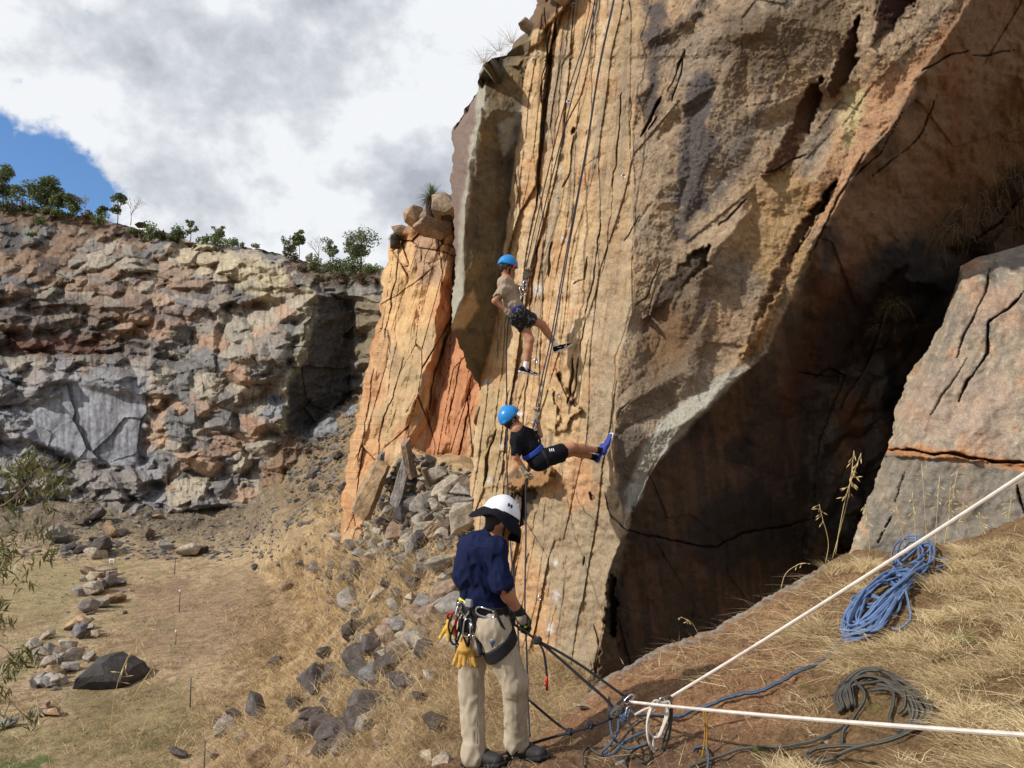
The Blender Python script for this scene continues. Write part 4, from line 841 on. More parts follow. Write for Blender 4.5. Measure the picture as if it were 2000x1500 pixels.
# leaning pillars of rock below the buttress
def splinter(pts, wpx, label, kind=M_RT, d0=21):
    (x0, y0), (x1, y1) = pts; a = P(x0, y0, d0); b = P(x1, y1, d0-.3); d = (b-a); L_ = d.length; bm = bmesh.new(); rg = random.Random(x0)
    w_ = wpx*d0/FPX
    for t in (0, .3, .62, .9, 1.0):
        for i in range(5):
            an = i*2*math.pi/5+.3; rad = w_*.5*(1-.25*t)*rg.uniform(.85, 1.15)
            bm.verts.new((math.cos(an)*rad*.8, math.sin(an)*rad*1.3, t*L_+rg.uniform(-.1, .1)*(t > .8)))
    r = bmesh.ops.convex_hull(bm, input=bm.verts); bmesh.ops.delete(bm, geom=[g for g in r['geom_interior'] if isinstance(g, bmesh.types.BMVert)], context='VERTS')
    bmesh.ops.triangulate(bm, faces=bm.faces); bmesh.ops.subdivide_edges(bm, edges=bm.edges, cuts=3, use_grid_fill=True)
    for v in bm.verts: v.co += Vector((float(fbm(v.co.x*3, v.co.y*3, v.co.z*2, 3)), float(fbm(v.co.x*3, v.co.y*3, v.co.z*2+9, 3)), 0))*.05
    me = bpy.data.meshes.new('rock'); bm.to_mesh(me); bm.free(); me.materials.append(kind)
    o = bpy.data.objects.new('rock', me); C.objects.link(o); o.location = a; o.rotation_euler = d.to_track_quat('Z', 'Y').to_euler(); tag(o, label, 'rock')
splinter([(702, 1004), (748, 905)], 40, 'tall tan splinter of rock leaning on the foot of the buttress')
splinter([(738, 950), (745, 890)], 20, 'narrow dark pillar right behind the leaning splinter', M_RG, 21.3)
splinter([(805, 930), (792, 862)], 26, 'grey pointed stone propped on top of the rubble pile', M_RG, 20)
splinter([(772, 985), (800, 890)], 30, 'grey brown slab tilted right inside the rubble pile', M_RG, 20.2)
splinter([(850, 960), (828, 915)], 22, 'short tan slab leaning left near the top of the rubble', M_RT, 19.6)
# fields of rubble: region, how many, px size range, kinds, label
def field(poly, n, s0, s1, kinds, label, group, lst):
    xs = [p[0] for p in poly]; ys = [p[1] for p in poly]; c = 0
    while c < n:
        x, y = rr.uniform(min(xs), max(xs)), rr.uniform(min(ys), max(ys))
        if inpoly(np.array([x]), np.array([y]), poly)[0]:
            c += 1; lst.append((x, y, s0+(s1-s0)*rr.random()**2.6, rr.choice(kinds), label, group))
fields = []
for cx, cy, n, s0, s1, kk in ((650, 1450, 12, 30, 70, 'd'), (690, 1320, 8, 26, 60, 'dg'), (800, 1290, 9, 30, 64, 'dg'), (860, 1230, 8, 40, 80, 'g'), (760, 1120, 9, 20, 46, 'g'), (880, 1000, 8, 40, 70, 'g'), (640, 1110, 9, 16, 34, 'g'), (720, 1250, 6, 20, 50, 'g'), (700, 1080, 10, 18, 40, 'g'), (780, 1190, 8, 20, 50, 'dg'), (820, 1060, 8, 24, 50, 'g'), (460, 1440, 6, 24, 44, 'dg')):
    for _ in range(n): fields.append((cx+rr.gauss(0, 34), cy+rr.gauss(0, 16), rr.uniform(s0, s1), rr.choice(kk), 'broken block in one of the heaps on the dry slope', 'heaps of broken blocks on the slope'))
field([(715, 1010), (760, 930), (800, 880), (860, 900), (925, 950), (935, 1040), (850, 1080), (740, 1060)], 80, 18, 52, 'gggdt', 'angular grey block in the rubble piled under the orange buttress', 'rubble under the buttress', fields)
field([(560, 1060), (660, 1010), (900, 1020), (900, 1150), (740, 1170), (620, 1120)], 60, 13, 46, 'ggpd', 'grey stone scattered on the upper dry slope', 'stones on the upper slope', fields)
field([(640, 1160), (880, 1160), (860, 1300), (660, 1300)], 42, 14, 56, 'ggd', 'stone half sunk in blond grass on the middle slope', 'stones on the middle slope', fields)
field([(560, 1380), (700, 1300), (860, 1300), (860, 1480), (640, 1490)], 34, 20, 80, 'dddg', 'dark stone in the grass of the lower slope', 'stones on the lower slope', fields)
field([(100, 1080), (110, 1030), (200, 1010), (300, 1030), (340, 1075), (320, 1092), (140, 1092)], 70, 14, 40, 'ddg', 'dark stone in the heap at the left end of the floor', 'stones in the far heap', fields)
field([(0, 1092), (0, 1070), (110, 1060), (150, 1088)], 18, 8, 20, 'gp', 'low stone along the far left edge of the floor', 'stones along the far edge', fields)
field([(400, 1090), (410, 1060), (470, 1065), (520, 1080), (560, 1110), (480, 1110)], 26, 8, 22, 'dg', 'dark stone right of the large grey boulder at the floor edge', 'stones right of the grey boulder', fields)
for cx, cy, sx, sy, n in ((185, 1140, 38, 22, 16), (190, 1185, 38, 20, 14), (165, 1235, 30, 16, 12), (110, 1290, 44, 24, 18), (80, 1340, 36, 20, 12), (75, 1395, 28, 14, 6)):
    for _ in range(n): fields.append((cx+rr.gauss(0, sx*.5), cy+rr.gauss(0, sy*.5), rr.uniform(16, 40), rr.choice('gpgt'), 'weathered stone in the loose row along the left of the floor', 'stone row across the floor'))
field([(220, 910), (420, 1000), (420, 1050), (330, 1040), (140, 990)], 40, 7, 24, 'ggt', 'broken stone on the debris apron below the far wall', 'stones on the far apron', fields)
field([(600, 900), (690, 880), (680, 980), (600, 980)], 40, 10, 30, 'd', 'dark stone in the gully left of the buttress', 'stones in the gully', fields)
field([(420, 1130), (560, 1150), (640, 1230), (560, 1300), (400, 1290), (240, 1190)], 26, 4, 12, 'pgt', 'small pale stone lying on the open floor', 'small stones on the floor', fields)
fields.sort(key=lambda f: -f[2]*1.0)
for x, y, s, k, lb, gp in fields[:255]: rockpx(x, y, s*1.2, k, lb, group=gp, sz=(1, rr.uniform(.7, 1), rr.uniform(.6, 1.1)))
# what is left over and the far finer debris, one object
def rubble(name, items, mat, label=None):
    vs, fs, b = [], [], 0; protos = []
    for me in PR['g']:
        v = np.array([list(q.co) for q in me.vertices]); f = [list(p.vertices) for p in me.polygons]; protos.append((v, f))
    small = []
    for v, f in protos: small.append((v, np.array([t for t in f if len(t) == 3]+[q[:3] for q in f if len(q) == 4]+[[q[0], q[2], q[3]] for q in f if len(q) == 4])))
    for p, w_ in items:
        v, f = small[rr.randrange(len(small))]; e = Matrix.Rotation(rr.uniform(0, 6.28), 3, 'Z') @ Matrix.Rotation(rr.uniform(-.8, .8), 3, 'X')
        q = v@np.array(e).T*w_*np.array([1, 1, rr.uniform(.6, 1)])+np.array(list(p)); vs.append(q); fs.append(f+b); b += len(v)
    return tag(mesh_np(name, np.concatenate(vs), np.concatenate(fs), mat, smooth=False), label, kind='stuff')
it = []
for x, y, s, k, lb, gp in fields[255:]: p = onG(x, y); it.append((p, s*dist(p)/FPX))
M_DB = rock_mat('debris_rock', 20, .3, .02, 2.0, .5, .95, 14, attr=False, base=lin((108, 102, 95)))
def sprinkle(poly, n, s0, s1, fn=onG):
    xs = [p[0] for p in poly]; ys = [p[1] for p in poly]
    X = RNG.uniform(min(xs), max(xs), n*3); Y = RNG.uniform(min(ys), max(ys), n*3); k = inpoly(X, Y, poly); X, Y = X[k][:n], Y[k][:n]
    for x, y in zip(X, Y): p = fn(x, y); it.append((p, (s0+(s1-s0)*rr.random()**3)*dist(p)/FPX))
sprinkle([(560, 1050), (930, 960), (900, 1300), (860, 1490), (600, 1490), (640, 1250)], 1500, 5, 20)
sprinkle([(715, 1020), (760, 930), (800, 880), (925, 930), (935, 1050), (850, 1100), (700, 1080)], 800, 9, 30)
sprinkle([(140, 930), (300, 960), (420, 1000), (540, 960), (560, 1090), (100, 1095)], 1100, 5, 15)
sprinkle([(0, 1000), (140, 960), (140, 1090), (0, 1090)], 160, 3, 9)
sprinkle([(40, 1100), (260, 1100), (220, 1240), (130, 1380), (20, 1420), (100, 1220)], 160, 3, 10)
sprinkle([(240, 1110), (620, 1130), (560, 1300), (420, 1400), (120, 1490), (0, 1480), (260, 1200)], 500, 2.5, 8)
sprinkle([(560, 900), (700, 790), (700, 990), (560, 1040)], 700, 6, 24)
rubble('rubble', it, M_DB)
it = []
sprinkle([(1180, 1350), (1400, 1260), (1640, 1150), (1600, 1300), (1500, 1490), (1080, 1490)], 700, 2, 9, onF)
rubble('rubble', it, rock_mat('earth_crumbs', 60, .3, .004, 8, .4, .95, 60, attr=False, base=lin((150, 112, 78))))
for x, y, w_, lb in ((862, 1492, 60, 'pale rounded stone at the left foot of the instructor'), (1300, 1440, 46, 'pale flat stone in the soil below the white knot'), (1212, 1490, 34, 'grey stone under the tangled ropes at the bottom'), (1615, 1445, 34, 'tan stone beside the dark rope coil'), (1345, 1350, 26, 'small grey stone on the bare bank'), (1130, 1348, 50, 'knobbly grey stone on the rim above the wall foot')):
    p = onF(x, y) if x != 1130 else onF(1140, 1385); rock_at(p, w_*dist(p)/FPX, 'p', lb, sz=(1, .8, .5))
# boulders crowning the buttress and the ridge
for x, y, d, w_, sz, lb, kk in ((806, 424, 23, 44, (.9, .9, 1), 'rounded brown boulder at the left under the grass tree', 't'), (866, 412, 21.5, 62, (1, .9, .9), 'large rounded boulder right under the grass tree', 't'), (782, 444, 24, 32, (1, .8, .8), 'small boulder on the stepped left shoulder of the buttress', 't'),
                            (838, 428, 22.6, 46, (1, .9, .8), 'tan boulder between the two rounded ones', 't'), (846, 446, 22, 60, (1.2, .9, .7), 'flat brown boulder capping the buttress', 't'), (275, 446, 101, 30, (1, .8, .6), 'dark boulder on the ridge beside the thin trees', 'd'), (605, 512, 88, 22, (1, .8, 1.3), 'grey upright boulder on the ridge near the right trees', 'g'),
                            (1075, 20, 11.6, 90, (1, .9, 1), 'big brown boulder perched on top of the wall', 't'), (1022, 66, 12.0, 50, (1, .9, .8), 'brown boulder lower on the shoulder of the wall', 't')):
    if x in (1075, 1022): x += 8; d = depthA(x, y+10)-.05
    p = P(x, y+(16 if x < 900 and x > 700 else 0), d); rock_at(p, w_*d/FPX*(1.45 if 700 < x < 900 else 1.2), kk, lb, sz=sz, rot=(0, 0, x), me=hull_rock(int(x), 12, .8, 1), sink=0, name='rock').data.materials.append({'t': M_RT, 'd': M_RD, 'g': M_RG}[kk])
# ------------------------------------------------------------------ plants
def leaf_mat(name, dark, light, trans=.25, rough=.6):
    m, t, b = mat_new(name); L = t.links.new; a = t.nodes.new('ShaderNodeAttribute'); a.attribute_name = 'rnd'
    r = t.nodes.new('ShaderNodeValToRGB'); L(a.outputs['Fac'], r.inputs[0]); r.color_ramp.elements[0].color = (*lin(dark), 1); r.color_ramp.elements[1].color = (*lin(light), 1)
    L(r.outputs[0], b.inputs['Base Color']); b.inputs['Roughness'].default_value = rough; b.inputs['Specular IOR Level'].default_value = .25
    tr = t.nodes.new('ShaderNodeBsdfTranslucent'); L(r.outputs[0], tr.inputs[0]); mx = t.nodes.new('ShaderNodeMixShader'); mx.inputs[0].default_value = trans
    L(b.outputs[0], mx.inputs[1]); L(tr.outputs[0], mx.inputs[2]); L(mx.outputs[0], t.nodes['Material Output'].inputs[0]); return m
M_GD = leaf_mat('dark_leaves', (58, 70, 44), (124, 134, 88)); M_GM = leaf_mat('mid_leaves', (60, 76, 40), (132, 140, 84)); M_GP = leaf_mat('grey_green_leaves', (78, 88, 62), (148, 152, 112))
M_DRY = leaf_mat('dry_twigs', (92, 78, 66), (150, 134, 120)); M_BARK = plain('bark', (104, 90, 76), .9, 0, .3, 8)
M_SCR = leaf_mat('brown_scrub', (66, 54, 38), (116, 96, 66)); M_STRAW = leaf_mat('straw', (136, 110, 72), (234, 212, 166), .2, .5); M_STRAWG = leaf_mat('slope_grass', (104, 84, 60), (222, 194, 148), .2)
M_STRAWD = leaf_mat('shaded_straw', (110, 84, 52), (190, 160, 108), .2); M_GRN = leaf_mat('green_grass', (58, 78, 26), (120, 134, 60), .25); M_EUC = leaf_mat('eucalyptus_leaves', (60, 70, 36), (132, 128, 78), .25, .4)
def leaves(cs, rs, n, size, asp=2.2, flat=.8, seed=0, droop=0):
    rg = np.random.default_rng(seed); cs = np.asarray(cs, float); rs = np.asarray(rs, float); k = rg.integers(0, len(cs), n)
    u = rg.normal(size=(n, 3)); u /= np.linalg.norm(u, axis=1)[:, None]; r = rs[k]*rg.random(n)**.45
    c = cs[k]+u*r[:, None]*np.array([1, 1, flat]); a = rg.normal(size=(n, 3)); a[:, 2] -= droop*2; a /= np.linalg.norm(a, axis=1)[:, None]
    b = np.cross(a, rg.normal(size=(n, 3))); b /= np.linalg.norm(b, axis=1)[:, None]; s = size*rg.uniform(.6, 1.3, n)
    A = a*(s*asp*.5)[:, None]; B = b*(s*.5)[:, None]
    v = np.stack([c-A, c+B, c+A, c-B], 1).reshape(-1, 3); f = np.arange(4*n).reshape(n, 4); return v, f, np.repeat(rg.random(n), 4)
def leaf_obj(name, dat, mat, parent=None, origin=None):
    v, f, r = dat; return mesh_np(name, v, f, mat, smooth=False, parent=parent, origin=origin, attrs={'rnd': r})
def tree(x, y, d, hpx, wpx, lb, mat=M_GD, kind='tree', n=900, leafpx=3.0, bare=.35, clumps=9, seed=1, cat='tree', group=None, lean=0, fill=.30, dens=1):
    s = d/FPX; base = P(x, y, d); root = empty(kind, base); tag(root, lb, cat, group); rg = random.Random(seed); H, W = hpx*s, wpx*s
    cs, rs = [], []
    for i in range(clumps):
        a = rg.uniform(0, 6.28); q = rg.random()**.6; z = rg.uniform(bare, .92)
        env = math.sqrt(max(.08, 1-((z-(bare+1)/2)/((1-bare)/2+.12))**2)); cs.append(base+Vector((math.cos(a)*q*W*.42*env+lean*z*W, math.sin(a)*q*W*.42*env, z*H))); rs.append(fill*W*rg.uniform(.5, .95))
    tubes = []; top = base+Vector((lean*W*.5, 0, H*bare*1.1)); r0 = max(.035*W, .6*s)
    tubes.append(tube([base-Vector((0, 0, .5*s*10)), base+Vector((.03*W, 0, H*bare*.5)), top], [r0, r0*.8, r0*.6], 5, res=3))
    for c in cs: mid = top.lerp(c, .5)+Vector((rg.uniform(-.05, .05)*W, 0, -.04*H)); tubes.append(tube([top, mid, c], [r0*.5, r0*.35, r0*.15], 4, res=3))
    tube_obj('trunk', tubes, M_BARK, root, base)
    leaf_obj('crown', leaves(cs, rs, int(n*dens*2.1), leafpx*s*.85, 1.8, .75, seed), mat, root, base); return root
def bush(x, y, d, wpx, hpx, lb, mat=M_GM, n=500, seed=1, cat='bush', group=None, leafpx=2.6, name='bush'):
    s = d/FPX; base = P(x, y, d); rg = random.Random(seed); cs, rs = [], []
    for i in range(7): cs.append(base+Vector((rg.uniform(-.36, .36)*wpx*s, rg.uniform(-.3, .3)*wpx*s, rg.uniform(.15, .6)*hpx*s))); rs.append(rg.uniform(.3, .45)*hpx*s)
    o = leaf_obj(name, leaves(cs, rs, n, leafpx*s, 1.6, 1, seed), mat, None, base); return tag(o, lb, cat, group)
def bare_tree(x, y, d, hpx, wpx, lb, seed=1):
    s = d/FPX; base = P(x, y, d); root = empty('dead_tree', base); tag(root, lb, 'dead tree'); rg = random.Random(seed); T = []; tw = []
    def grow(p, dr, L_, r, lev):
        q = p+dr*L_; (T if lev < 2 else tw).append(tube([p, p.lerp(q, .5)+Vector((rg.uniform(-.06, .06)*L_, 0, 0)), q], [r, r*.85, r*.6], 4, res=2))
        if lev < 4:
            for _ in range(3 if lev else 4): grow(q, (dr+Vector((rg.uniform(-.75, .75), rg.uniform(-.6, .6), rg.uniform(-.1, .45)))).normalized(), L_*rg.uniform(.55, .85), r*.6, lev+1)
    grow(base, Vector((rg.uniform(-.1, .1), 0, 1)).normalized(), hpx*s*.33, max(.9*s, .02*wpx*s), 0)
    tube_obj('trunk', T, M_PALE, root, base); tube_obj('twigs', tw, M_PALE, root, base); return root
M_PALE = plain('pale_bark', (150, 136, 124), .9, 0, .2, 8)
for i, t_ in enumerate([
    (4, 402, 110, 80, 46, 'big dark tree cut by the left edge of the photo', M_GD, 1500, .3), (32, 404, 109, 42, 34, 'sparse small tree between the edge tree and the round one', M_GP, 320, .3),
    (88, 404, 108, 54, 60, 'large round-crowned tree on the left ridge', M_GD, 2600, .16), (114, 410, 106, 34, 32, 'lighter green small tree against the large round one', M_GM, 1000, .2), (142, 414, 106, 34, 32, 'dark small tree right of the lighter one', M_GD, 900, .2),
    (199, 424, 104, 22, 24, 'tiny tree standing over the ridge bush', M_GD, 350, .35), (229, 438, 103, 64, 32, 'tall thin-stemmed tree alone on the ridge', M_GD, 560, .42),
    (372, 466, 98, 36, 26, 'sparse see-through tree beside the dark round plant', M_GP, 260, .3), (426, 472, 96, 38, 28, 'wispy pale tree rising out of the ridge bushes', M_GP, 300, .3),
    (584, 504, 86, 56, 26, 'upright tree of the forked pair, its crown high', M_GM, 520, .45), (572, 504, 86, 40, 30, 'low tree leaning left under the upright one', M_GP, 340, .35),
    (644, 522, 82, 56, 34, 'slender tree left of the big ridge tree', M_GP, 460, .4), (704, 528, 80, 82, 56, 'big spreading tree at the right end of the ridge', M_GP, 1100, .35), (690, 528, 81, 60, 34, 'open crowned tree just left of the big spreading tree', M_GM, 380, .4)]):
    x, y, d, h, w_, lb, m_, n, b_ = t_; tree(x, y, d, h, w_, lb, m_, n=n, bare=b_, seed=20+i, clumps=20 if n > 1000 else 14, lean=-.35 if 'leaning' in lb else 0, fill=.36 if n > 800 else .30)
bare_tree(166, 420, 105, 42, 40, 'leafless pale tree between dark trees on the left ridge', 3); bare_tree(255, 440, 103, 60, 42, 'leafless pale tree right of the tall thin tree', 5); bare_tree(56, 404, 109, 36, 30, 'leafless small tree left of the large round one', 6)
bare_tree(622, 520, 84, 60, 46, 'leafless twiggy tree left of the slender ridge tree', 9)
for i, (x, y, d, w_, h, lb, m_, n) in enumerate([
    (20, 412, 108, 70, 26, 'dark bush under the edge tree', M_GD, 900), (66, 416, 107, 60, 22, 'dark bush under the large round tree', M_GD, 700), (126, 422, 105, 70, 20, 'olive bush below the small trees', M_GM, 700), (178, 430, 104, 50, 20, 'brown green bush on the ridge slope', M_SCR, 500),
    (200, 436, 103, 40, 22, 'green bush below the tiny tree', M_GM, 500), (294, 462, 99, 26, 34, 'tall ragged bush on the ridge notch', M_GM, 420), (312, 466, 99, 30, 20, 'yellow green bush right of the ragged one', M_SCR, 320), (349, 464, 98, 22, 26, 'dark round ball-shaped plant on the ridge', M_GD, 700),
    (398, 476, 97, 36, 20, 'green bush in the ridge thicket, left', M_GM, 420), (424, 478, 96, 44, 30, 'taller green bush in the middle of the ridge thicket', M_GM, 600), (450, 482, 95, 30, 22, 'green bush at the right of the ridge thicket', M_GM, 400), (464, 480, 94, 24, 12, 'small green tuft at the right of the thicket', M_GM, 200),
    (500, 486, 91, 20, 12, 'little grass bush on the pale rounded rock', M_GP, 130), (566, 506, 87, 30, 20, 'grey brown bush under the leaning tree', M_SCR, 300), (622, 528, 84, 50, 30, 'bright green bush on the right ledge', M_GM, 700), (652, 530, 82, 50, 30, 'dark green bush under the slender tree', M_GD, 700),
    (690, 536, 80, 60, 40, 'dense dark bush at the foot of the big tree', M_GD, 1100), (730, 534, 78, 40, 28, 'green bush touching the buttress', M_GM, 600), (600, 534, 84, 60, 18, 'brown heath on the ledge edge, left', M_SCR, 600), (650, 552, 80, 80, 24, 'brown heath spilling over the dark face', M_SCR, 900),
    (715, 556, 77, 60, 26, 'olive heath beside the buttress', M_SCR, 700), (75, 436, 104, 40, 16, 'olive bush low on the left hillside', M_GM, 300), (62, 462, 100, 20, 12, 'small green bush among the dark blocks', M_GM, 160)]): bush(x, y, d, w_, h, lb, m_, n, 60+i)
for i in range(16):
    x = rr.uniform(560, 690); y = rr.uniform(850, 940); d = 74 if x < 600 else 66
    bush(x, y, d-10, rr.uniform(20, 40), rr.uniform(8, 16), 'brown dry shrub in the gully below the dark face', M_SCR, 130, 90+i, group='dry shrubs in the gully', leafpx=2.2)
# grass tree on the buttress
def spray(n, L_, seed, up=.5, droop=.5, r=.008, c=(0, 0, 0), w=.01):
    rg = np.random.default_rng(seed); a = rg.uniform(0, 6.283, n); e = rg.uniform(-.2, 1.4, n)*up+.1; ln = L_*rg.uniform(.7, 1.1, n)
    d = np.stack([np.cos(a)*np.cos(e), np.sin(a)*np.cos(e), np.sin(e)], 1); base = np.array(c)+d*r; side = np.cross(d, [0, 0, 1]); side /= np.linalg.norm(side, axis=1)[:, None]+1e-9
    V = []; 
    for t in (0, .4, .75, 1):
        p = base+d*(ln*t)[:, None]; p[:, 2] -= droop*ln*t*t; wv = side*w*(1-t*.85); V += [p-wv, p+wv]
    v = np.stack(V, 1).reshape(-1, 3); o = np.arange(n)[:, None]*8
    f = np.concatenate([o+np.array([[0, 1, 3, 2]]), o+np.array([[2, 3, 5, 4]]), o+np.array([[4, 5, 7, 6]])]); return v, f, np.repeat(rg.random(n), 8)
def grass_tree(x, y, d, h, L_, lb, seed):
    base = P(x, y, d); root = empty('grass_tree', base); tag(root, lb, 'grass tree')
    tube_obj('trunk', [tube([base-Vector((0, 0, .3)), base+Vector((0, 0, h*.5)), base+Vector((.02, 0, h))], [.16, .17, .14], 8, res=3)], plain('grass_tree_trunk_%d' % seed, (60, 46, 34), .95, 0, .4, 20), root, base)
    s = spray(260, L_*.75, seed, -1.0, .25, .1, (0, 0, h), .008); leaf_obj('skirt', (s[0]+np.array(list(base)), s[1], s[2]), M_SCR, root, base)
    s = spray(200, L_, seed+1, 1.05, .35, .06, (0, 0, h), .010); leaf_obj('fronds', (s[0]+np.array(list(base)), s[1], s[2]), M_GM, root, base)
grass_tree(843, 412, 22, .38, .55, 'grass tree with a spiky crown and brown skirt on the buttress top', 3)
grass_tree(872, 408, 21.4, .05, .32, 'small spiky grass tree tucked against the tall wall', 8)
grass_tree(772, 466, 24, .02, .22, 'tiny spiky tuft on the left shoulder of the buttress', 12)
for x, y, d, lb in ((1000, 90, 11.9, 'dry grass tuft on the top left shoulder of the tall wall'), (945, 128, 11.8, 'dry grass drooping at the corner of the tall wall'), (975, 105, 11.7, 'thin dry grass between the two tufts on the wall top')):
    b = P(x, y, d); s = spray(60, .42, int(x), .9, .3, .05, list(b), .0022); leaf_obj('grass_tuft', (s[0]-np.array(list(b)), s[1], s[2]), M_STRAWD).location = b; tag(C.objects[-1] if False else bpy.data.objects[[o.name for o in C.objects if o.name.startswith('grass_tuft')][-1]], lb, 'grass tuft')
# grass hanging in the undercut
def hang(x, y, n, L_, spread, lb, seed, dirx=-.5):
    b = P(x, y, depthA(x, y)-.12); rg = np.random.default_rng(seed); a = rg.normal(0, 1, (n, 3)); base = a*np.array([spread, spread*.3, spread*.5]); ln = L_*rg.uniform(.4, 1.1, n)
    d = np.stack([rg.normal(dirx, .5, n), rg.uniform(-.9, -.1, n), rg.uniform(-.1, .8, n)], 1); d /= np.linalg.norm(d, axis=1)[:, None]; side = np.cross(d, rg.normal(size=(n, 3))); side /= np.linalg.norm(side, axis=1)[:, None]
    V = []
    for t in (0, .3, .65, 1):
        p = base+d*(ln*t)[:, None]*.7; p[:, 2] -= ln*t*t*.9; V += [p-side*.0022*(1-t*.7), p+side*.0022*(1-t*.7)]
    v = np.stack(V, 1).reshape(-1, 3); o = np.arange(n)[:, None]*8; f = np.concatenate([o+np.array([[0, 1, 3, 2]]), o+np.array([[2, 3, 5, 4]]), o+np.array([[4, 5, 7, 6]])])
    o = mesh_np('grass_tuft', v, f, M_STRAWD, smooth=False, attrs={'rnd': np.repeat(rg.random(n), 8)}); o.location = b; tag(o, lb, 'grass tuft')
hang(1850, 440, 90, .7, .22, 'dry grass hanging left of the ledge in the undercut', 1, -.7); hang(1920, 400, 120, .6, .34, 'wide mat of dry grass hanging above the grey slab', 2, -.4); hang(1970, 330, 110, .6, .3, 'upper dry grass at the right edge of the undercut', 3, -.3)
hang(1735, 590, 60, .6, .10, 'small tuft of dry grass hanging on the dark face', 4, -.2); hang(1715, 640, 18, .4, .06, 'few straws hanging under the small tuft', 5, -.2); hang(1985, 240, 60, .5, .2, 'topmost dry grass at the right edge of the undercut', 6, -.2)
# ---- blades
def blades(pos, ln, wid, lean, mat, name, lb=None, up=1.0, curl=.5, seed=0, rnd=None, ldir=None, kind='stuff', cat=None, group=None):
    n = len(pos); rg = np.random.default_rng(seed); a = rg.uniform(0, 6.283, n) if ldir is None else ldir+rg.normal(0, .7, n)
    h = np.stack([np.cos(a), np.sin(a), np.zeros(n)], 1); k = lean*rg.uniform(.3, 1.5, n); d = h*k[:, None]+np.array([0, 0, up]); d /= np.linalg.norm(d, axis=1)[:, None]
    side = np.cross(d, rg.normal(size=(n, 3))); side /= np.linalg.norm(side, axis=1)[:, None]; V = []
    for t in (0, .5, 1):
        p = pos+d*(ln*t)[:, None]+h*(ln*curl*t*t*.6)[:, None]; p[:, 2] -= ln*curl*t*t*.45; ww = (wid*(1-.75*t))[:, None] if t < 1 else None
        V += [p-side*ww, p+side*ww] if t < 1 else [p]
    v = np.stack(V, 1).reshape(-1, 3); o = np.arange(n)[:, None]*5
    f = np.concatenate([o+np.array([[0, 1, 3]]), o+np.array([[0, 3, 2]]), o+np.array([[2, 3, 4]])]); r = rg.random(n) if rnd is None else rnd
    ob = mesh_np(name, v, f, mat, smooth=False, attrs={'rnd': np.repeat(r, 5)}); return tag(ob, lb, cat, group, kind)
def scatter(T, n, dens, seed=0, tuft=1, spread=.03):
    xs, yt, V, px, py = T; rg = np.random.default_rng(seed); X, Y = V[..., 0], V[..., 1]
    area = np.zeros(px.shape); area[:-1] = np.diff(py, axis=0); p = np.clip(dens(px, py, X, Y), 0, None)*area; p = p.ravel(); p /= p.sum()
    i = rg.choice(len(p), n, p=p); q = V.reshape(-1, 3)[i].copy(); dd = q[:, 1]*ct+q[:, 2]*st_
    q = np.repeat(q, tuft, 0)+rg.normal(size=(n*tuft, 3))*np.array([1, 1, .12])*(spread if np.isscalar(spread) else np.repeat(spread(dd), tuft)[:, None])
    return q, np.repeat(dd, tuft), np.repeat(px.ravel()[i], tuft), np.repeat(py.ravel()[i], tuft), np.repeat(rg.random(n), tuft)
COILS = [[(1640, 1265), (1655, 1215), (1740, 1120), (1770, 1070), (1870, 1080), (1860, 1120), (1790, 1210), (1700, 1262)], [(1610, 1430), (1620, 1360), (1690, 1318), (1800, 1330), (1860, 1400), (1850, 1490), (1720, 1530), (1570, 1510), (1330, 1510), (1340, 1460), (1560, 1450)], [(1310, 1420), (1300, 1385), (1450, 1350), (1560, 1300), (1640, 1245), (1670, 1260), (1590, 1345), (1460, 1400)]]
def clear(px, py):
    m = np.ones(px.shape)
    for c in COILS: m *= 1-1.0*inpoly(px, py, c)
    return m
def densF(px, py, X, Y):
    px = np.where(px > 2230, px, px)
    g = sstep(1570, 1780, px+(py-1250)*.35+fbm(X/.5, Y/.5, 9, 3)*140); return (g*np.clip(.22+1.7*fbm(X/.34, Y/.34, 4, 3), .03, 2)+.012)*clear(px, py)*np.where(px > 2150, .35, 1)*(py < 1620)*sstep(10, 50, py-polyf(EDGE_F, 0)(px[0])[None])
q, d, x, y, r = scatter(FN, 15000, densF, 1, 3, .03)
blades(q-np.array([0, 0, .01]), RNG.uniform(.05, .17, len(q)), RNG.uniform(.001, .0024, len(q)), 1.3, M_STRAW, 'dry_grass', None, 1, .9, 1, rnd=np.clip(r*.5+RNG.random(len(q))*.3, 0, 1))
q, d, x, y, r = scatter(FN, 9000, densF, 21, 3, .02)
blades(q-np.array([0, 0, .01]), RNG.uniform(.03, .11, len(q)), RNG.uniform(.001, .002, len(q)), .9, M_STRAW, 'dry_grass', None, 1.6, .3, 22, rnd=np.clip(r*.7+RNG.random(len(q))*.35, 0, 1))
def densF2(px, py, X, Y): return sstep(1240, 1400, px+(py-1200)*.2)*(1-sstep(1500, 1560, py))*(np.clip(fbm(X/.3, Y/.3, 14, 3), 0, 1)+.02)*sstep(-20, 60, 1330-py)*(1-sstep(1640, 1760, px))*sstep(20, 60, py-polyf(EDGE_F, 0)(px[0])[None])
q, d, x, y, r = scatter(FN, 520, densF2, 5, 5, .04)
blades(q, RNG.uniform(.12, .38, len(q)), RNG.uniform(.0009, .0018, len(q)), 1.8, M_STRAW, 'dry_grass', None, .7, .8, 2)
q, d, x, y, r = scatter(FN, 900, lambda px, py, X, Y: .05+densF(px, py, X, Y), 8, 2, .05)        # long straws lying about
blades(q+np.array([0, 0, .02]), RNG.uniform(.15, .4, len(q)), RNG.uniform(.0009, .0016, len(q)), 7, M_STRAW, 'dry_grass', None, .4, .2, 3)
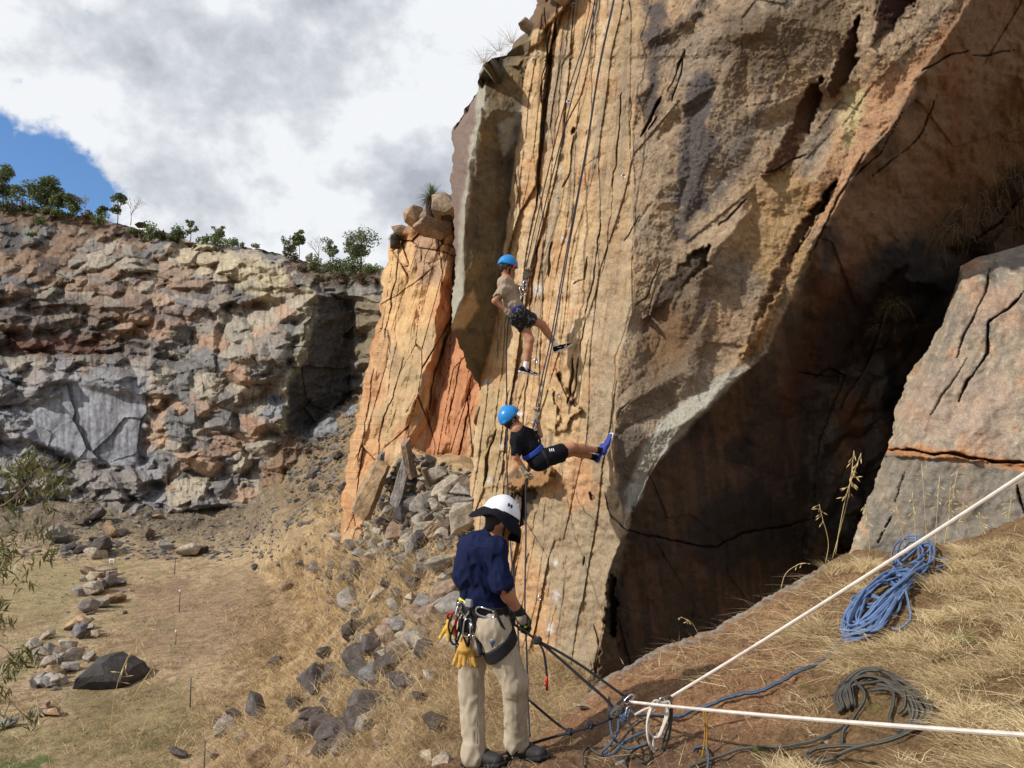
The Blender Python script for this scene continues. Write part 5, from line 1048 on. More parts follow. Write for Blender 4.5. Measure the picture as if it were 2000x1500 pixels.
for i, (gx, gy, n, lb) in enumerate(((1660, 1240, 60, 'green grass sprig at the lower end of the blue rope coil'), (1580, 1345, 40, 'green grass sprig touched by the blue rope'), (1880, 1265, 120, 'green tuft amid straw right of the blue coil'), (1720, 1400, 50, 'green blades inside the dark coil'), (1500, 1470, 50, 'green grass near the bottom between the ropes'))):
    b = np.array(list(onF(gx, gy))); q = b+np.clip(RNG.normal(size=(n, 3)), -1.3, 1.3)*np.array([.05, .05, .004]); blades(q, RNG.uniform(.04, .11, n), RNG.uniform(.001, .0016, n), 1, M_GRN, 'grass_tuft', lb, 1, .5, 30+i, kind=None, cat='grass tuft')
# the far ground: tussocks by the thousand
def densG(px, py, X, Y):
    s = sstep(470, 660, px+(py-1100)*.42+fbm(X/2, Y/2, 3, 3)*60)
    n = fbm(X/1.3, Y/1.3, 9, 3); return (s*(.35+1.3*np.clip(n+.15, 0, 1))+.02*(1-s))*sstep(900, 1010, py)*(1-.85*inpoly(px, py, [(690, 1060), (730, 940), (800, 860), (1000, 880), (1000, 1040), (850, 1090)]))+.30*(py < 1010)*(px > 430)*(px < 720)
q, d, x, y, r = scatter(GF, 8500, densG, 2, 14, lambda dd: .05+.0045*dd)
L_ = RNG.uniform(.5, 1.3, len(q))*np.clip(.16+.014*d, .2, .55); blades(q-np.array([0, 0, .03]), L_, np.clip(d*.00032, .002, .014)*RNG.uniform(.6, 1.2, len(q)), .75, M_STRAWG, 'dry_grass', None, 1, .7, 5, rnd=np.clip(r*.8+RNG.random(len(q))*.3, 0, 1))
q, d, x, y, r = scatter(GF, 3500, lambda px, py, X, Y: (px < 660)*(py > 1085)*np.clip(fbm(X/2.5, Y/2.5, 19, 4)+.05, 0, 1), 7, 6, lambda dd: .004*dd+.05)
blades(q, RNG.uniform(.05, .16, len(q)), np.clip(d*.0003, .003, .013), .8, M_STRAWG, 'dry_grass', None, 1, .5, 9, rnd=r*.7)
q, d, x, y, r = scatter(GF, 1300, lambda px, py, X, Y: (px < 700)*(py > 1085)*np.clip(fbm(X/3, Y/3, 39, 4)-.05, 0, 1), 17, 7, lambda dd: .004*dd+.06)
blades(q, RNG.uniform(.05, .14, len(q)), np.clip(d*.0003, .003, .013), .8, M_GRN, 'green_grass', None, 1, .5, 19, rnd=r)
for i in range(22):
    x_ = rr.uniform(-40, 560); y_ = float(np.interp(x_, [t[0] for t in TOP_D], [t[1] for t in TOP_D]))+rr.uniform(4, 16)
    bush(x_, y_, float(np.interp(x_, [0, 300, 560], [109, 100, 89])), rr.uniform(20, 50), rr.uniform(8, 16), 'low scrub bush in the fringe along the skyline of the far wall', rr.choice([M_SCR, M_GM, M_GP]), 260, 500+i, group='scrub along the far skyline')
# dense tussocks low left of the instructor, each one a plant
for i, (tx, ty, w_) in enumerate([(560, 1400, 90), (620, 1350, 80), (600, 1440, 80), (680, 1370, 70), (540, 1450, 70), (760, 1420, 80), (840, 1400, 60), (840, 1450, 60), (720, 1470, 60), (790, 1470, 60), (650, 1480, 60), (880, 1350, 50), (560, 1350, 60)]):
    b = onG(tx, ty); d_ = dist(b); n = 420; sp = w_*d_/FPX*.33; q = np.array(list(b))+np.clip(RNG.normal(size=(n, 3)), -1.5, 1.5)*np.array([sp, sp, .02])
    blades(q, RNG.uniform(.3, 1.0, n)*w_*d_/FPX*.55, np.full(n, .00036*d_), .8, M_STRAWG if i % 3 else M_STRAW, 'tussock', 'tussock of tangled orange blond grass low on the slope', 1, .8, 200+i, kind=None, cat='tussock', group='blond tussocks low on the slope')
# tall straws with seed heads
for i in range(34):      # taller clumps standing out of the matted straw
    while True:
        gx, gy = rr.uniform(1420, 2060), rr.uniform(1060, 1540)
        if gx+(gy-1250)*.3 > 1560 and gy > np.interp(gx, [e[0] for e in EDGE_F], [e[1] for e in EDGE_F])+15 and clear(np.array([gx]), np.array([gy]))[0] > .5: break
    n = rr.randint(200, 420); b = np.array(list(onF(gx, gy))); q = b+np.clip(RNG.normal(size=(n, 3)), -1.6, 1.6)*np.array([.05, .05, .004]); hh_ = rr.uniform(.12, .26)
    blades(q, RNG.uniform(.35, 1.0, n)*hh_, RNG.uniform(.0014, .0028, n), rr.uniform(.4, .9), M_STRAW, 'grass_clump', 'shaggy clump of pale straw on the near bank', 1.1, .8, 300+i, kind=None, cat='grass clump', group='straw clumps on the near bank', rnd=np.clip(RNG.random(n)*.5+.3+rr.random()*.3, 0, 1))
def stalk(pts, label, heads=8, r=.0013, mat=M_STRAW, seed=0, hl=.035):
    p = [Vector(q) for q in pts]; root = empty('grass_stalk', p[0]); tag(root, label, 'grass stalk'); tube_obj('stem', [tube(p, [r*1.3]+[r]*(len(p)-1), 4, res=5)], M_STEM, root, p[0]); rg = random.Random(seed); vs = []
    for i in range(heads):
        t = .62+.37*i/max(1, heads-1); k = t*(len(p)-1); a = int(min(k, len(p)-2)); c = p[a].lerp(p[a+1], k-a); dv = Vector((rg.uniform(-.6, .6), rg.uniform(-.4, .4), rg.uniform(-.9, .1))).normalized()
        vs.append(tube([c-dv*.002, c+dv*hl*.6, c+dv*hl*1.1, c+dv*hl*1.6], [r*.5, r*.5, r*2.2, r*.3], 4, res=3))
    k0 = .62*(len(p)-1); n_ = 7; ax_ = []
    for i in range(n_+1):
        k = (.62+.38*i/n_)*(len(p)-1); a = int(min(k, len(p)-2)); ax_.append(p[a].lerp(p[a+1], k-a))
    vs.append(tube(ax_, r*.9, 4, res=1)); tube_obj('seed_head', vs, M_STEM, root, p[0])
M_STEM = plain('straw_stem', (206, 180, 124), .6, 0, .15, 30)
def stk(px_pts, d, label, **k): stalk([P(x, y, d-i*.02) for i, (x, y) in enumerate(px_pts)], label, **k)
stk([(1632, 1082), (1640, 1030), (1655, 960), (1682, 885)], 7.5, 'tall straw with a seed head in front of the slab edge', heads=12, seed=1, r=.003, hl=.06)
stk([(1626, 1090), (1650, 1000), (1660, 950), (1668, 880)], 7.5, 'second tall straw beside the tallest, curved', heads=10, seed=2, r=.0025, hl=.06)
stk([(1612, 1100), (1618, 1060), (1606, 1010), (1600, 985)], 7.6, 'short straw against the dark face', heads=8, seed=3, r=.0025, hl=.05)
stk([(1525, 1150), (1535, 1120), (1560, 1102), (1575, 1100)], 7.3, 'bent straw bowing over the rim', heads=3, seed=4, r=.0025)
stk([(1365, 1240), (1350, 1215), (1330, 1205)], 7.0, 'short dry sprig on the rim in front of the dark face', heads=6, seed=14, r=.002)
for i, (x0, x1, yt_) in enumerate(((1812, 1800, 905), (1825, 1835, 930), (1850, 1856, 950), (1790, 1782, 960), (1772, 1750, 990), (1900, 1880, 980), (1925, 1912, 1000), (1960, 1975, 975), (1840, 1870, 920), (1700, 1690, 985))):
    stk([(x0, 1085 if x0 < 1850 else 1060), ((x0+x1)/2, (1080+yt_)/2), (x1, yt_)], 6.9 if x0 < 1900 else 6.4, 'thin straw standing in front of the grey slab', heads=7, seed=20+i, r=.0022, hl=.045); C.objects
for o in C.objects:
    if o.get('label') == 'thin straw standing in front of the grey slab': o['group'] = 'thin straws in front of the slab'
stk([(212, 1560), (214, 1470), (222, 1370), (246, 1290), (300, 1200)], 4.2, 'tall curving oat stalk in front of the black boulder', heads=14, seed=5, r=.0016, hl=.04)
stk([(222, 1560), (240, 1440), (262, 1360), (300, 1300)], 4.3, 'second oat stalk leaning right below the boulder', heads=6, seed=6, r=.0014)
stk([(255, 1560), (266, 1460), (290, 1400)], 4.3, 'short oat stalk at the bottom near the tall ones', heads=3, seed=7, r=.0013)
stk([(104, 1560), (96, 1480), (76, 1400), (70, 1345)], 4.2, 'pale stalk leaning left at the bottom left', heads=8, seed=8, r=.0015)
# eucalyptus reaching in from the left
def euc():
    D0 = 7.0; base = P(-230, 1700, D0+.3); root = empty('eucalyptus_tree', base); tag(root, 'eucalyptus reaching in from the left edge with drooping leaves', 'tree'); rg = random.Random(8)
    T = [tube([base, P(-190, 1400, D0+.2), P(-170, 1100, D0), P(-150, 800, D0)], [.06, .05, .04, .02], 6)]; cs, rs = [], []
    for st in ([(-170, 1100), (-60, 1010), (10, 985), (60, 940), (90, 930)], [(-165, 1060), (-80, 960), (-10, 930), (50, 905)], [(-175, 1160), (-60, 1080), (0, 1050), (70, 1030)], [(-178, 1180), (-70, 1110), (10, 1090), (50, 1085)], [(-185, 1330), (-80, 1260), (0, 1260), (40, 1300)], [(-185, 1340), (-80, 1300), (-10, 1330), (20, 1370)], [(-175, 1200), (-60, 1140), (-5, 1160)]):
        p = [P(x, y, D0+rg.uniform(-.25, .25)) for x, y in st]; T.append(tube(p, [.012]+[.007]*(len(p)-2)+[.002], 5, res=4))
        for a, b in zip(p[1:], p[2:]+[p[-1]]):
            for _ in range(5): c = a.lerp(b, rg.random())+Vector((rg.gauss(0, .09), rg.gauss(0, .15), rg.gauss(-.06, .11))); cs.append(c); rs.append(.09); T.append(tube([a.lerp(b, .5), c], [.003, .0015], 4, res=1))
    tube_obj('branches', T, plain('reddish_twig', (130, 104, 88), .7, 0, .2, 20), root, base)
    leaf_obj('leaves', leaves(cs, rs, 1500, .019, 5.5, 1.2, 4, droop=.7), M_EUC, root, base)
euc()
# ------------------------------------------------------------------ people: implicit surfaces turned into one skin each
def A3(v): return np.array([float(t) for t in v])
def cone(a, b, ra, rb, wide=None, k=1.0, rk=None): return ('c', A3(a), A3(b), ra, rb, None if wide is None else A3(wide)/np.linalg.norm(A3(wide)), k)
def ell(c, r, axes=None): return ('e', A3(c), np.array(r, float), np.eye(3) if axes is None else np.array([A3(a)/np.linalg.norm(A3(a)) for a in axes]))
def box(c, r, axes, rd=.004): return ('b', A3(c), np.array(r, float), np.array([A3(a)/np.linalg.norm(A3(a)) for a in axes]), rd)
def dprim(pr, p):
    if pr[0] == 'c':
        _, a, b, ra, rb, wd, k = pr; ab = b-a; t = np.clip((p-a)@ab/(ab@ab+1e-12), 0, 1); q = p-a-t[:, None]*ab
        if wd is not None: q = q-(q@wd)[:, None]*wd*(1-1/k)
        return np.linalg.norm(q, axis=1)-(ra+(rb-ra)*t)
    if pr[0] == 'e':
        _, c, r, ax = pr; q = (p-c)@ax.T; k0 = np.linalg.norm(q/r, axis=1); k1 = np.linalg.norm(q/r**2, axis=1)+1e-9; return k0*(k0-1)/k1
    _, c, r, ax, rd = pr; q = np.abs((p-c)@ax.T)-r+rd; return np.linalg.norm(np.maximum(q, 0), axis=1)+np.minimum(q.max(1), 0)-rd
def smin(a, b, k): h = np.clip(.5+.5*(b-a)/k, 0, 1); return b*(1-h)+a*h-k*h*(1-h)
def field_of(prims, k=.02, sub=(), cut=(), wr=None):
    def f(p):
        d = dprim(prims[0], p)
        for pr in prims[1:]: d = smin(d, dprim(pr, p), k)
        for pr in sub: d = np.maximum(d, -dprim(pr, p))
        for (o, n) in cut: o, n = A3(o), A3(n)/np.linalg.norm(A3(n)); d = np.maximum(d, (p-o)@n)
        if wr: 
            for amp, sc in wr: d = d+amp*np.where(np.abs(d) < .06, 1, 0)*(np.abs(perlin(p[:, 0]*sc, p[:, 1]*sc, p[:, 2]*sc*.55+3))*1.6-.4)
        return d
    return f
def sdf_obj(name, prims, mat, h, parent=None, origin=None, k=.02, sub=(), cut=(), wr=None, pad=.03):
    lo = np.full(3, 1e9); hi = -lo
    for pr in prims:
        if pr[0] == 'c':
            r = max(pr[3], pr[4])*max(1, pr[6]); 
            for q in (pr[1], pr[2]): lo = np.minimum(lo, q-r); hi = np.maximum(hi, q+r)
        else: r = np.linalg.norm(pr[2]) if pr[0] == 'b' else max(pr[2]); lo = np.minimum(lo, pr[1]-r); hi = np.maximum(hi, pr[1]+r)
    lo -= pad; hi += pad; n = np.ceil((hi-lo)/h).astype(int)+1
    gx, gy, gz = (lo[i]+np.arange(n[i])*h for i in range(3)); G = np.stack(np.meshgrid(gx, gy, gz, indexing='ij'), -1).reshape(-1, 3)
    f = field_of(prims, k, sub, cut, wr); Dv = np.concatenate([f(G[i:i+200000]) for i in range(0, len(G), 200000)]).reshape(n)
    s = Dv < 0; c = s[:-1, :-1, :-1].astype(int); cnt = 0
    for dx in (0, 1):
        for dy in (0, 1):
            for dz in (0, 1): cnt = cnt+s[dx:n[0]-1+dx, dy:n[1]-1+dy, dz:n[2]-1+dz].astype(int)
    act = (cnt > 0) & (cnt < 8); idx = -np.ones(act.shape, int); ii = np.argwhere(act); idx[act] = np.arange(len(ii)); acc = np.zeros((len(ii), 3)); num = np.zeros(len(ii))
    for ax in range(3):
        o1, o2 = [(1, 2), (0, 2), (0, 1)][ax]
        for u in (0, 1):
            for v_ in (0, 1):
                a = ii.copy(); a[:, o1] += u; a[:, o2] += v_; b = a.copy(); b[:, ax] += 1
                da, db = Dv[tuple(a.T)], Dv[tuple(b.T)]; m = (da < 0) != (db < 0); t = np.where(m, da/(da-db+1e-15), 0)
                pt = a.astype(float); pt[:, ax] += t; acc[m] += pt[m]; num[m] += 1
    V = lo+acc/num[:, None]*h; F = []
    for ax in range(3):
        o1, o2 = [(1, 2), (2, 0), (0, 1)][ax]
        sa = s; sl = [slice(None)]*3; sl[ax] = slice(0, -1); sh = [slice(None)]*3; sh[ax] = slice(1, None)
        e = sa[tuple(sl)] != sa[tuple(sh)]; q = np.argwhere(e); q = q[(q[:, o1] > 0) & (q[:, o2] > 0) & (q[:, o1] < n[o1]-1) & (q[:, o2] < n[o2]-1)]
        def at(a, b): w_ = q.copy(); w_[:, o1] += a; w_[:, o2] += b; return idx[tuple(w_.T)]
        quad = np.stack([at(-1, -1), at(0, -1), at(0, 0), at(-1, 0)], 1); fl = sa[tuple(q.T)]; quad = np.where(fl[:, None], quad, quad[:, ::-1]); F.append(quad[(quad >= 0).all(1)])
    F = np.concatenate(F)
    return mesh_np(name, V, F, mat, parent=parent, origin=origin)
def hit(prims, x, y, d0=3, k=.03, off=0, wr=None):
    """where the line of sight through a photo point meets the surface"""
    f = field_of(prims, k, wr=wr); d = d0
    for _ in range(90):
        v = float(f(np.array([A3(P(x, y, d))]))[0])
        if v < .0005: break
        d += max(v*.9, .0005)
    return P(x, y, d-off)
def band(name, prims, c, n, hw, mat, root, og, grow=.008, h=.006, k=.03, parent=None):
    n = nrm(n); pr = [(p[:3]+(p[3]+grow, p[4]+grow)+p[5:]) if p[0] == 'c' else p for p in prims]; c = Vector(c)
    pr2 = pr; return sdf_obj(name, pr2, mat, h, root, og, k=k, cut=[(c+n*hw, n), (c-n*hw, -n)])
def nrm(v): v = Vector(v); return v.normalized()
def hand_prims(w, d, n, s=1.0, curl=.8, thumb=1):
    """wrist w, direction d, palm faces n: palm, four bent fingers, thumb from its side"""
    w, d, n = Vector(w), nrm(d), Vector(n); n = (n-d*n.dot(d)).normalized(); r = d.cross(n)*thumb; pr = []
    pr.append(cone(w, w+d*.045*s, .024*s, .030*s, r, 1.3)); pr.append(cone(w+d*.04*s, w+d*.085*s, .022*s, .018*s, r, 1.9))
    for i, ln in enumerate((.92, 1.0, .95, .78)):
        p = w+d*(.088-.004*abs(i-1))*s+r*(.030-.020*i)*s; dd = Vector(d); seg = (.040*ln*s, .027*ln*s, .020*ln*s); rd = (.0105*s, .0095*s, .0085*s, .0075*s)
        for j, L_ in enumerate(seg):
            ang = curl*(.75 if j == 0 else 1.05); dd = (dd*math.cos(ang)+n*math.sin(ang)).normalized() if j == 0 else (Matrix.Rotation(0, 3, 'Z') @ (dd*math.cos(ang)+(r.cross(dd)*-thumb*1.0 if False else (n-d*0)).normalized()*0+dd.cross(r*thumb).normalized()*-math.sin(ang)*-1)).normalized() if False else rot_about(dd, r, ang*thumb, d, n)
            q = p+dd*L_; pr.append(cone(p, q, rd[j], rd[j+1])); p = q
    p = w+d*.030*s+r*.030*s; q = p+(r*.7+d*.6+n*.5).normalized()*.035*s; e = q+(d*.6+n*.9).normalized()*.028*s; pr += [cone(p, q, .014*s, .0115*s), cone(q, e, .0115*s, .009*s)]
    return pr
def rot_about(v, r, ang, d, n):
    """turn v towards the palm normal in the d-n plane"""
    x, y = v.dot(d), v.dot(n); c, s = math.cos(abs(ang)), math.sin(abs(ang)); return (d*(x*c-y*s)+n*(x*s+y*c)).normalized()
M_SKIN = plain('skin', (168, 118, 90), .55, 0, .08, 20, 0, 60, .35); M_HAIR = plain('dark_hair', (34, 26, 22), .6, 0, .3, 60, .004, 120)
M_BLUEH = plain('blue_helmet_shell', (36, 128, 196), .32, 0, .04, 10); M_WHITEH = plain('white_helmet_shell', (226, 226, 230), .35, 0, .04, 8); M_BLACK = plain('black_webbing', (24, 24, 26), .75, 0, .25, 40)
M_TAN = plain('taupe_shirt', (158, 140, 120), .9, 0, .08, 12, .003, 300, .15); M_BLKC = plain('black_cotton', (26, 26, 31), .92, 0, .2, 20, .003, 300, .1); M_NAVY = plain('navy_drill', (19, 27, 58), .85, 0, .15, 9, .002, 400, .15)
M_KHAKI = plain('khaki_trousers', (174, 160, 138), .9, 0, .10, 8, .002, 400, .12); M_WEB = plain('blue_webbing', (30, 58, 150), .7, 0, .1, 30); M_GLV = plain('grey_glove', (140, 128, 108), .85, 0, .35, 40)
M_GLB = plain('black_glove', (30, 30, 30), .7, 0, .3, 40); M_LIME = plain('lime_fabric', (160, 200, 30), .8); M_SOCK = plain('white_sock', (220, 216, 220), .9, 0, .05); M_SOLE = plain('pale_sole', (206, 202, 196), .7, 0, .08)
M_SHOEB = plain('navy_shoe', (44, 56, 132), .7, 0, .15, 40); M_STEEL = plain('polished_alloy', (200, 202, 208), .22, .95, .05); M_RED = plain('red_anodised', (170, 24, 30), .4, .3, .05); M_LEATH = plain('tan_leather', (198, 150, 70), .7, 0, .2, 25, .002, 90)
M_YEL = plain('yellow_webbing', (214, 196, 60), .7); M_BOOT = plain('dark_boot', (42, 38, 38), .7, 0, .3, 30); M_ORG = plain('red_badge', (196, 40, 34), .6); M_WHITE = plain('white_print', (230, 230, 230), .7, 0, .02); M_EYE = plain('dark_eye', (22, 16, 14), .3)
def camo():
    m, t, b = mat_new('patterned_shorts'); L = t.links.new; r = t.nodes.new('ShaderNodeValToRGB'); L(tnoise(t, 22, 2, .5), r.inputs[0]); r.color_ramp.interpolation = 'CONSTANT'
    r.color_ramp.elements[0].color = (*lin((22, 24, 30)), 1); r.color_ramp.elements[1].position = .58; r.color_ramp.elements[1].color = (*lin((120, 118, 128)), 1); r.color_ramp.elements.new(.63).color = (*lin((34, 34, 42)), 1)
    L(r.outputs[0], b.inputs['Base Color']); b.inputs['Roughness'].default_value = .9; return m
M_CAMO = camo()
def shoe(root, og, heel, toe, up, mat, ankle, swoosh=False, sc=1.0, side=None):
    heel, toe, up = Vector(heel), Vector(toe), Vector(up); d = (toe-heel).normalized(); up = (up-d*up.dot(d)).normalized(); r = d.cross(up); L_ = (toe-heel).length; w_ = .042*sc; ax = (d, r, up)
    o = sdf_obj('shoe', [cone(heel+d*.035*sc+up*.045*sc, heel+d*L_*.45+up*.045*sc, .036*sc, .038*sc, r, 1.0), cone(heel+d*L_*.45+up*.042*sc, toe-d*.035*sc+up*.028*sc, .040*sc, .026*sc, r, 1.35), cone(heel+d*.04*sc+up*.05*sc, Vector(ankle), .036*sc, .036*sc)], mat, .006, root, og, k=.02, cut=[(heel+up*.018*sc, -up), (heel+up*.098*sc-d*.0, up*1.0+d*.25)])
    sl_ = sdf_obj('sole', [box(heel+d*.04*sc+up*.012*sc, (.045*sc, w_*.85, .012*sc), ax, .011*sc), box(heel+d*L_*.5+up*.012*sc, (L_*.34, w_, .012*sc), ax, .011*sc), box(toe-d*.045*sc+up*.014*sc, (.045*sc, w_*1.0, .010*sc), ax, .010*sc)], M_SOLE, .005, None, None, k=.01); sl_.parent = o; sl_.matrix_parent_inverse = Matrix.Identity(4); sl_.location = -(root.location+o.location)
    if swoosh:          # the curved tick on the side of the shoe
        s_ = r if side is None or r.dot(Vector(side)) > 0 else -r; bpt = lambda x, z, y=.043: heel+d*L_*x+up*z*sc+s_*y*sc
        tb = tube([bpt(.66, .040, .046), bpt(.54, .032, .047), bpt(.47, .036, .046), bpt(.44, .050, .043), bpt(.46, .062, .040)][::-1][:0] or [bpt(.20, .064, .040), bpt(.36, .050, .044), bpt(.50, .038, .046), bpt(.60, .036, .047), bpt(.66, .044, .046), bpt(.68, .058, .042)], [.0012, .003, .0062, .0066, .005, .0015], 6); e = tube_obj('emblem', [tb], M_WHITE); e.parent = o; e.location = -(root.location+o.location)
    return o
def helmet_part(root, og, c, up, fwd, R, mat, h=.007, name='helmet', ring=.0):
    up, fwd = nrm(up), Vector(fwd); fwd = (fwd-up*fwd.dot(up)).normalized(); r = fwd.cross(up); c = Vector(c)
    hm = sdf_obj(name, [ell(c, (R*1.08, R*.90, R*.98), (fwd, r, up)), ell(c+up*R*.25, (R*.85, R*.30, R*.82), (fwd, r, up)), cone(c-fwd*R*.9-up*R*.12, c+fwd*R*1.05-up*R*.12, R*.16, R*.12, r, 4.0)], mat, h, root, og, k=.012, cut=[(c-up*R*.22, -up+fwd*.10)], sub=[ell(c-up*R*.12, (R*.98, R*.80, R*.86), (fwd, r, up))])
    return hm, up, fwd, r
def strap(hm, root, pts, mat=None, r=.006, name='chin_strap'):
    s_ = tube_obj(name, [tube(p, r, 5) for p in pts], mat or M_BLACK); s_.parent = hm; s_.location = -(root.location+hm.location); return s_
# ---- upper climber
def upper_kid():
    D0 = 9.62; Q = lambda x, y, d=0: P(x, y, D0+d); og = Q(1008, 615); root = empty('person', og)
    tag(root, 'boy in taupe T-shirt and blue helmet abseiling, the higher of the two', 'person')
    F = Vector((.86, .5, 0)); hc = Q(991, 521); neck = Q(989, 549); hN, hF = Q(1010, 612, -.07), Q(1012, 614, .09); shN, shF = Q(983, 566, -.12), Q(1000, 563, .14)
    kn1, an1 = Q(1059, 634, .05), Q(1085, 674, .15); kn2, an2 = Q(1036, 664, -.02), Q(1027, 716, .0); el, wr = Q(966, 588, -.16), Q(989, 607, -.14); elF, wrF = Q(1026, 566, .14), Q(1026, 541, .06)
    face = nrm((.86, .35, -.45)); up = nrm((.25, .1, 1)); r_ = face.cross(up)
    body = [ell(hc+up*.01, (.092, .076, .10), (face, r_, up)), cone(hc+face*.02-up*.04, hc+face*.055-up*.085, .055, .030), cone(hc-up*.05-face*.02, neck-Vector((0, 0, .02)), .045, .05), ell(hc+face*.092-up*.03, (.018, .012, .020), (face, r_, up)), ell(hc+face*.083-up*.062, (.012, .020, .007), (face, r_, up)),
            ell(hc-up*.028+r_*.075-face*.01, (.018, .008, .028), (face, r_, up)), ell(hc-up*.028-r_*.075-face*.01, (.018, .008, .028), (face, r_, up)),
            cone(neck, Q(1008, 608, .01), .085, .095, (hF-hN), 1.25), cone(shN, shF, .05, .05), cone(shN, el, .043, .035), cone(el, wr, .034, .024), cone(shF, elF, .043, .035), cone(elF, wrF, .034, .025),
            cone(hN, kn1, .078, .050), cone(kn1, kn1.lerp(an1, .35), .048, .047), cone(kn1.lerp(an1, .3), an1, .048, .030), cone(hF, kn2, .078, .050), cone(kn2, kn2.lerp(an2, .35), .046, .048), cone(kn2.lerp(an2, .3), an2, .048, .030)]
    body = [b for b in body]; body += hand_prims(wr, Q(1000, 610)-Q(989, 603), (.2, .9, .1), .85, .5)
    sdf_obj('body', body, M_SKIN, .0075, root, og, k=.018)
    for s_ in (1, -1): ob = sdf_obj('eye', [ell(hc+face*.084-up*.012+r_*.032*s_, (.008, .013, .008), (face, r_, up))], M_EYE, .003, root, og, pad=.01)
    sdf_obj('hair', [ell(hc+up*.012-face*.012, (.095, .082, .092), (face, r_, up)), cone(hc-face*.06-up*.03, hc-face*.055-up*.065, .045, .035), cone(hc-up*.01+r_*.066-face*.03, hc-up*.045+r_*.062-face*.03, .026, .016)], M_HAIR, .006, root, og, cut=[(hc+face*.055, face)])
    hm, u_, f_, rr_ = helmet_part(root, og, hc+up*.035, up*.97-face*.0, face, .118, M_BLUEH)
    for (x_, y_) in ((979, 513), (986, 525), (999, 519)): rv = sdf_obj('rivet', [ell(hit([ell(hc+up*.035, (.127, .106, .116), (face, r_, up))], x_, y_, 9), (.007, .007, .007))], M_BLACK, .003, pad=.01); rv.parent = hm; rv.location = -(root.location+hm.location)
    strap(hm, root, [[hc+rr_*.085+face*.03+up*.02, hc+rr_*.078+face*.025-up*.05, hc+face*.055-up*.115, hc-rr_*.07+face*.02-up*.05], [hc+rr_*.088-face*.04+up*.01, hc+rr_*.078-up*.045+face*.01, hc+face*.05-up*.11]])
    hp = [ell(hc+up*.035, (.127, .106, .116), (face, r_, up))]; bd = sdf_obj('badge', [box(hit(hp, 1004, 520, 9.0), (.016, .012, .018), (face, (0, 1, 0), up), .004)], M_ORG, .004); bd.parent = hm; bd.location = -(root.location+hm.location)
    sdf_obj('t_shirt', [cone(neck-up*.035, Q(1003, 598, .01), .108, .112, (hF-hN), 1.35), cone(shN, shF, .062, .062), cone(shN, shN.lerp(el, .62), .062, .056), cone(shF, shF.lerp(elF, .55), .062, .056), cone(Q(1003, 598), Q(1010, 607), .112, .105, (hF-hN), 1.3)], M_TAN, .008, root, og, k=.03, cut=[(Q(1008, 612), nrm((.5, .2, -1))), (neck+up*.018, up)], sub=[cone(shN.lerp(el, .60), el+(el-shN), .046, .05), cone(shF.lerp(elF, .55), elF+(elF-shF), .046, .05), cone(neck-up*.04, hc, .056, .056)], wr=[(.015, 10), (.007, 24)])
    sdf_obj('shorts', [cone(Q(1003, 606), Q(1010, 622, .01), .108, .112, (hF-hN), 1.35), cone(hN, hN.lerp(kn1, .52), .108, .093), cone(hF, hF.lerp(kn2, .48), .108, .093)], M_CAMO, .008, root, og, k=.03, cut=[(Q(1000, 603), nrm((-.5, -.2, 1)))], sub=[cone(hN.lerp(kn1, .5), kn1+(kn1-hN)*.3, .072, .07), cone(hF.lerp(kn2, .46), kn2+(kn2-hF)*.3, .072, .07)], wr=[(.009, 14)])
    trunk_ = [cone(neck-up*.035, Q(1003, 598, .01), .108, .112, (hF-hN), 1.35), cone(Q(1003, 598), Q(1010, 622), .114, .112, (hF-hN), 1.35)]
    hs = band('harness', trunk_, Q(1006, 604, .01), (-.35, -.15, 1), .026, M_WEB, root, og, .010)
    for q_ in (tube_obj('tie_in', [tube([Q(1014, 603, -.1), Q(1020, 598, -.05), Q(1020, 588, -.03), Q(1022, 575, 0)], .014, 6)], M_WEB), band('leg_loop', [cone(hN, hN.lerp(kn1, .52), .108, .093)], hN.lerp(kn1, .16), kn1-hN, .018, M_BLACK, None, None, .010)): q_.parent = hs; q_.location = -(root.location+hs.location)+q_.location
    tube_obj('gear_loop', [tube([Q(1016, 600, -.1), Q(1018, 610, -.1)], .014, 6)], M_RED, root, og)
    for (k_, a_, toe, heel, sd) in ((kn1, an1, Q(1117, 674, .22), Q(1083, 690, .15), 0), (kn2, an2, Q(1052, 735, .05), Q(1013, 727, -.0), 1)):
        uu = nrm(k_-a_); sk = sdf_obj('sock', [cone(a_+uu*.075, a_-uu*.01, .036, .036)], M_SOCK, .006, root, og, cut=[(a_+uu*.075, uu)]); t_ = tube_obj('band', [tube([a_+uu*.066+rr_*.037*math.cos(t)+rr_.cross(uu)*.037*math.sin(t) for t in np.linspace(0, 6.283, 9)], .003, 4, res=2)], M_BLACK); t_.parent = sk; t_.location = -(root.location+sk.location)
        shoe(root, og, heel, toe, uu, M_BLKC, a_-uu*.0, True, .95, side=(-.2, -1, 0))
    sdf_obj('glove', hand_prims(wrF, Q(1030, 526)-Q(1026, 541), (.3, -.9, .1), 1.0, .95)+[cone(wrF-nrm(wrF-elF)*.04, wrF, .034, .033)], M_GLV, .005, root, og, k=.008)
    sdf_obj('glove', hand_prims(wr, Q(1000, 612)-Q(989, 603), (.2, .9, .1), .98, .8)+[cone(wr-nrm(wr-el)*.01, wr, .030, .033)], M_GLV, .005, root, og, k=.008)
upper_kid()
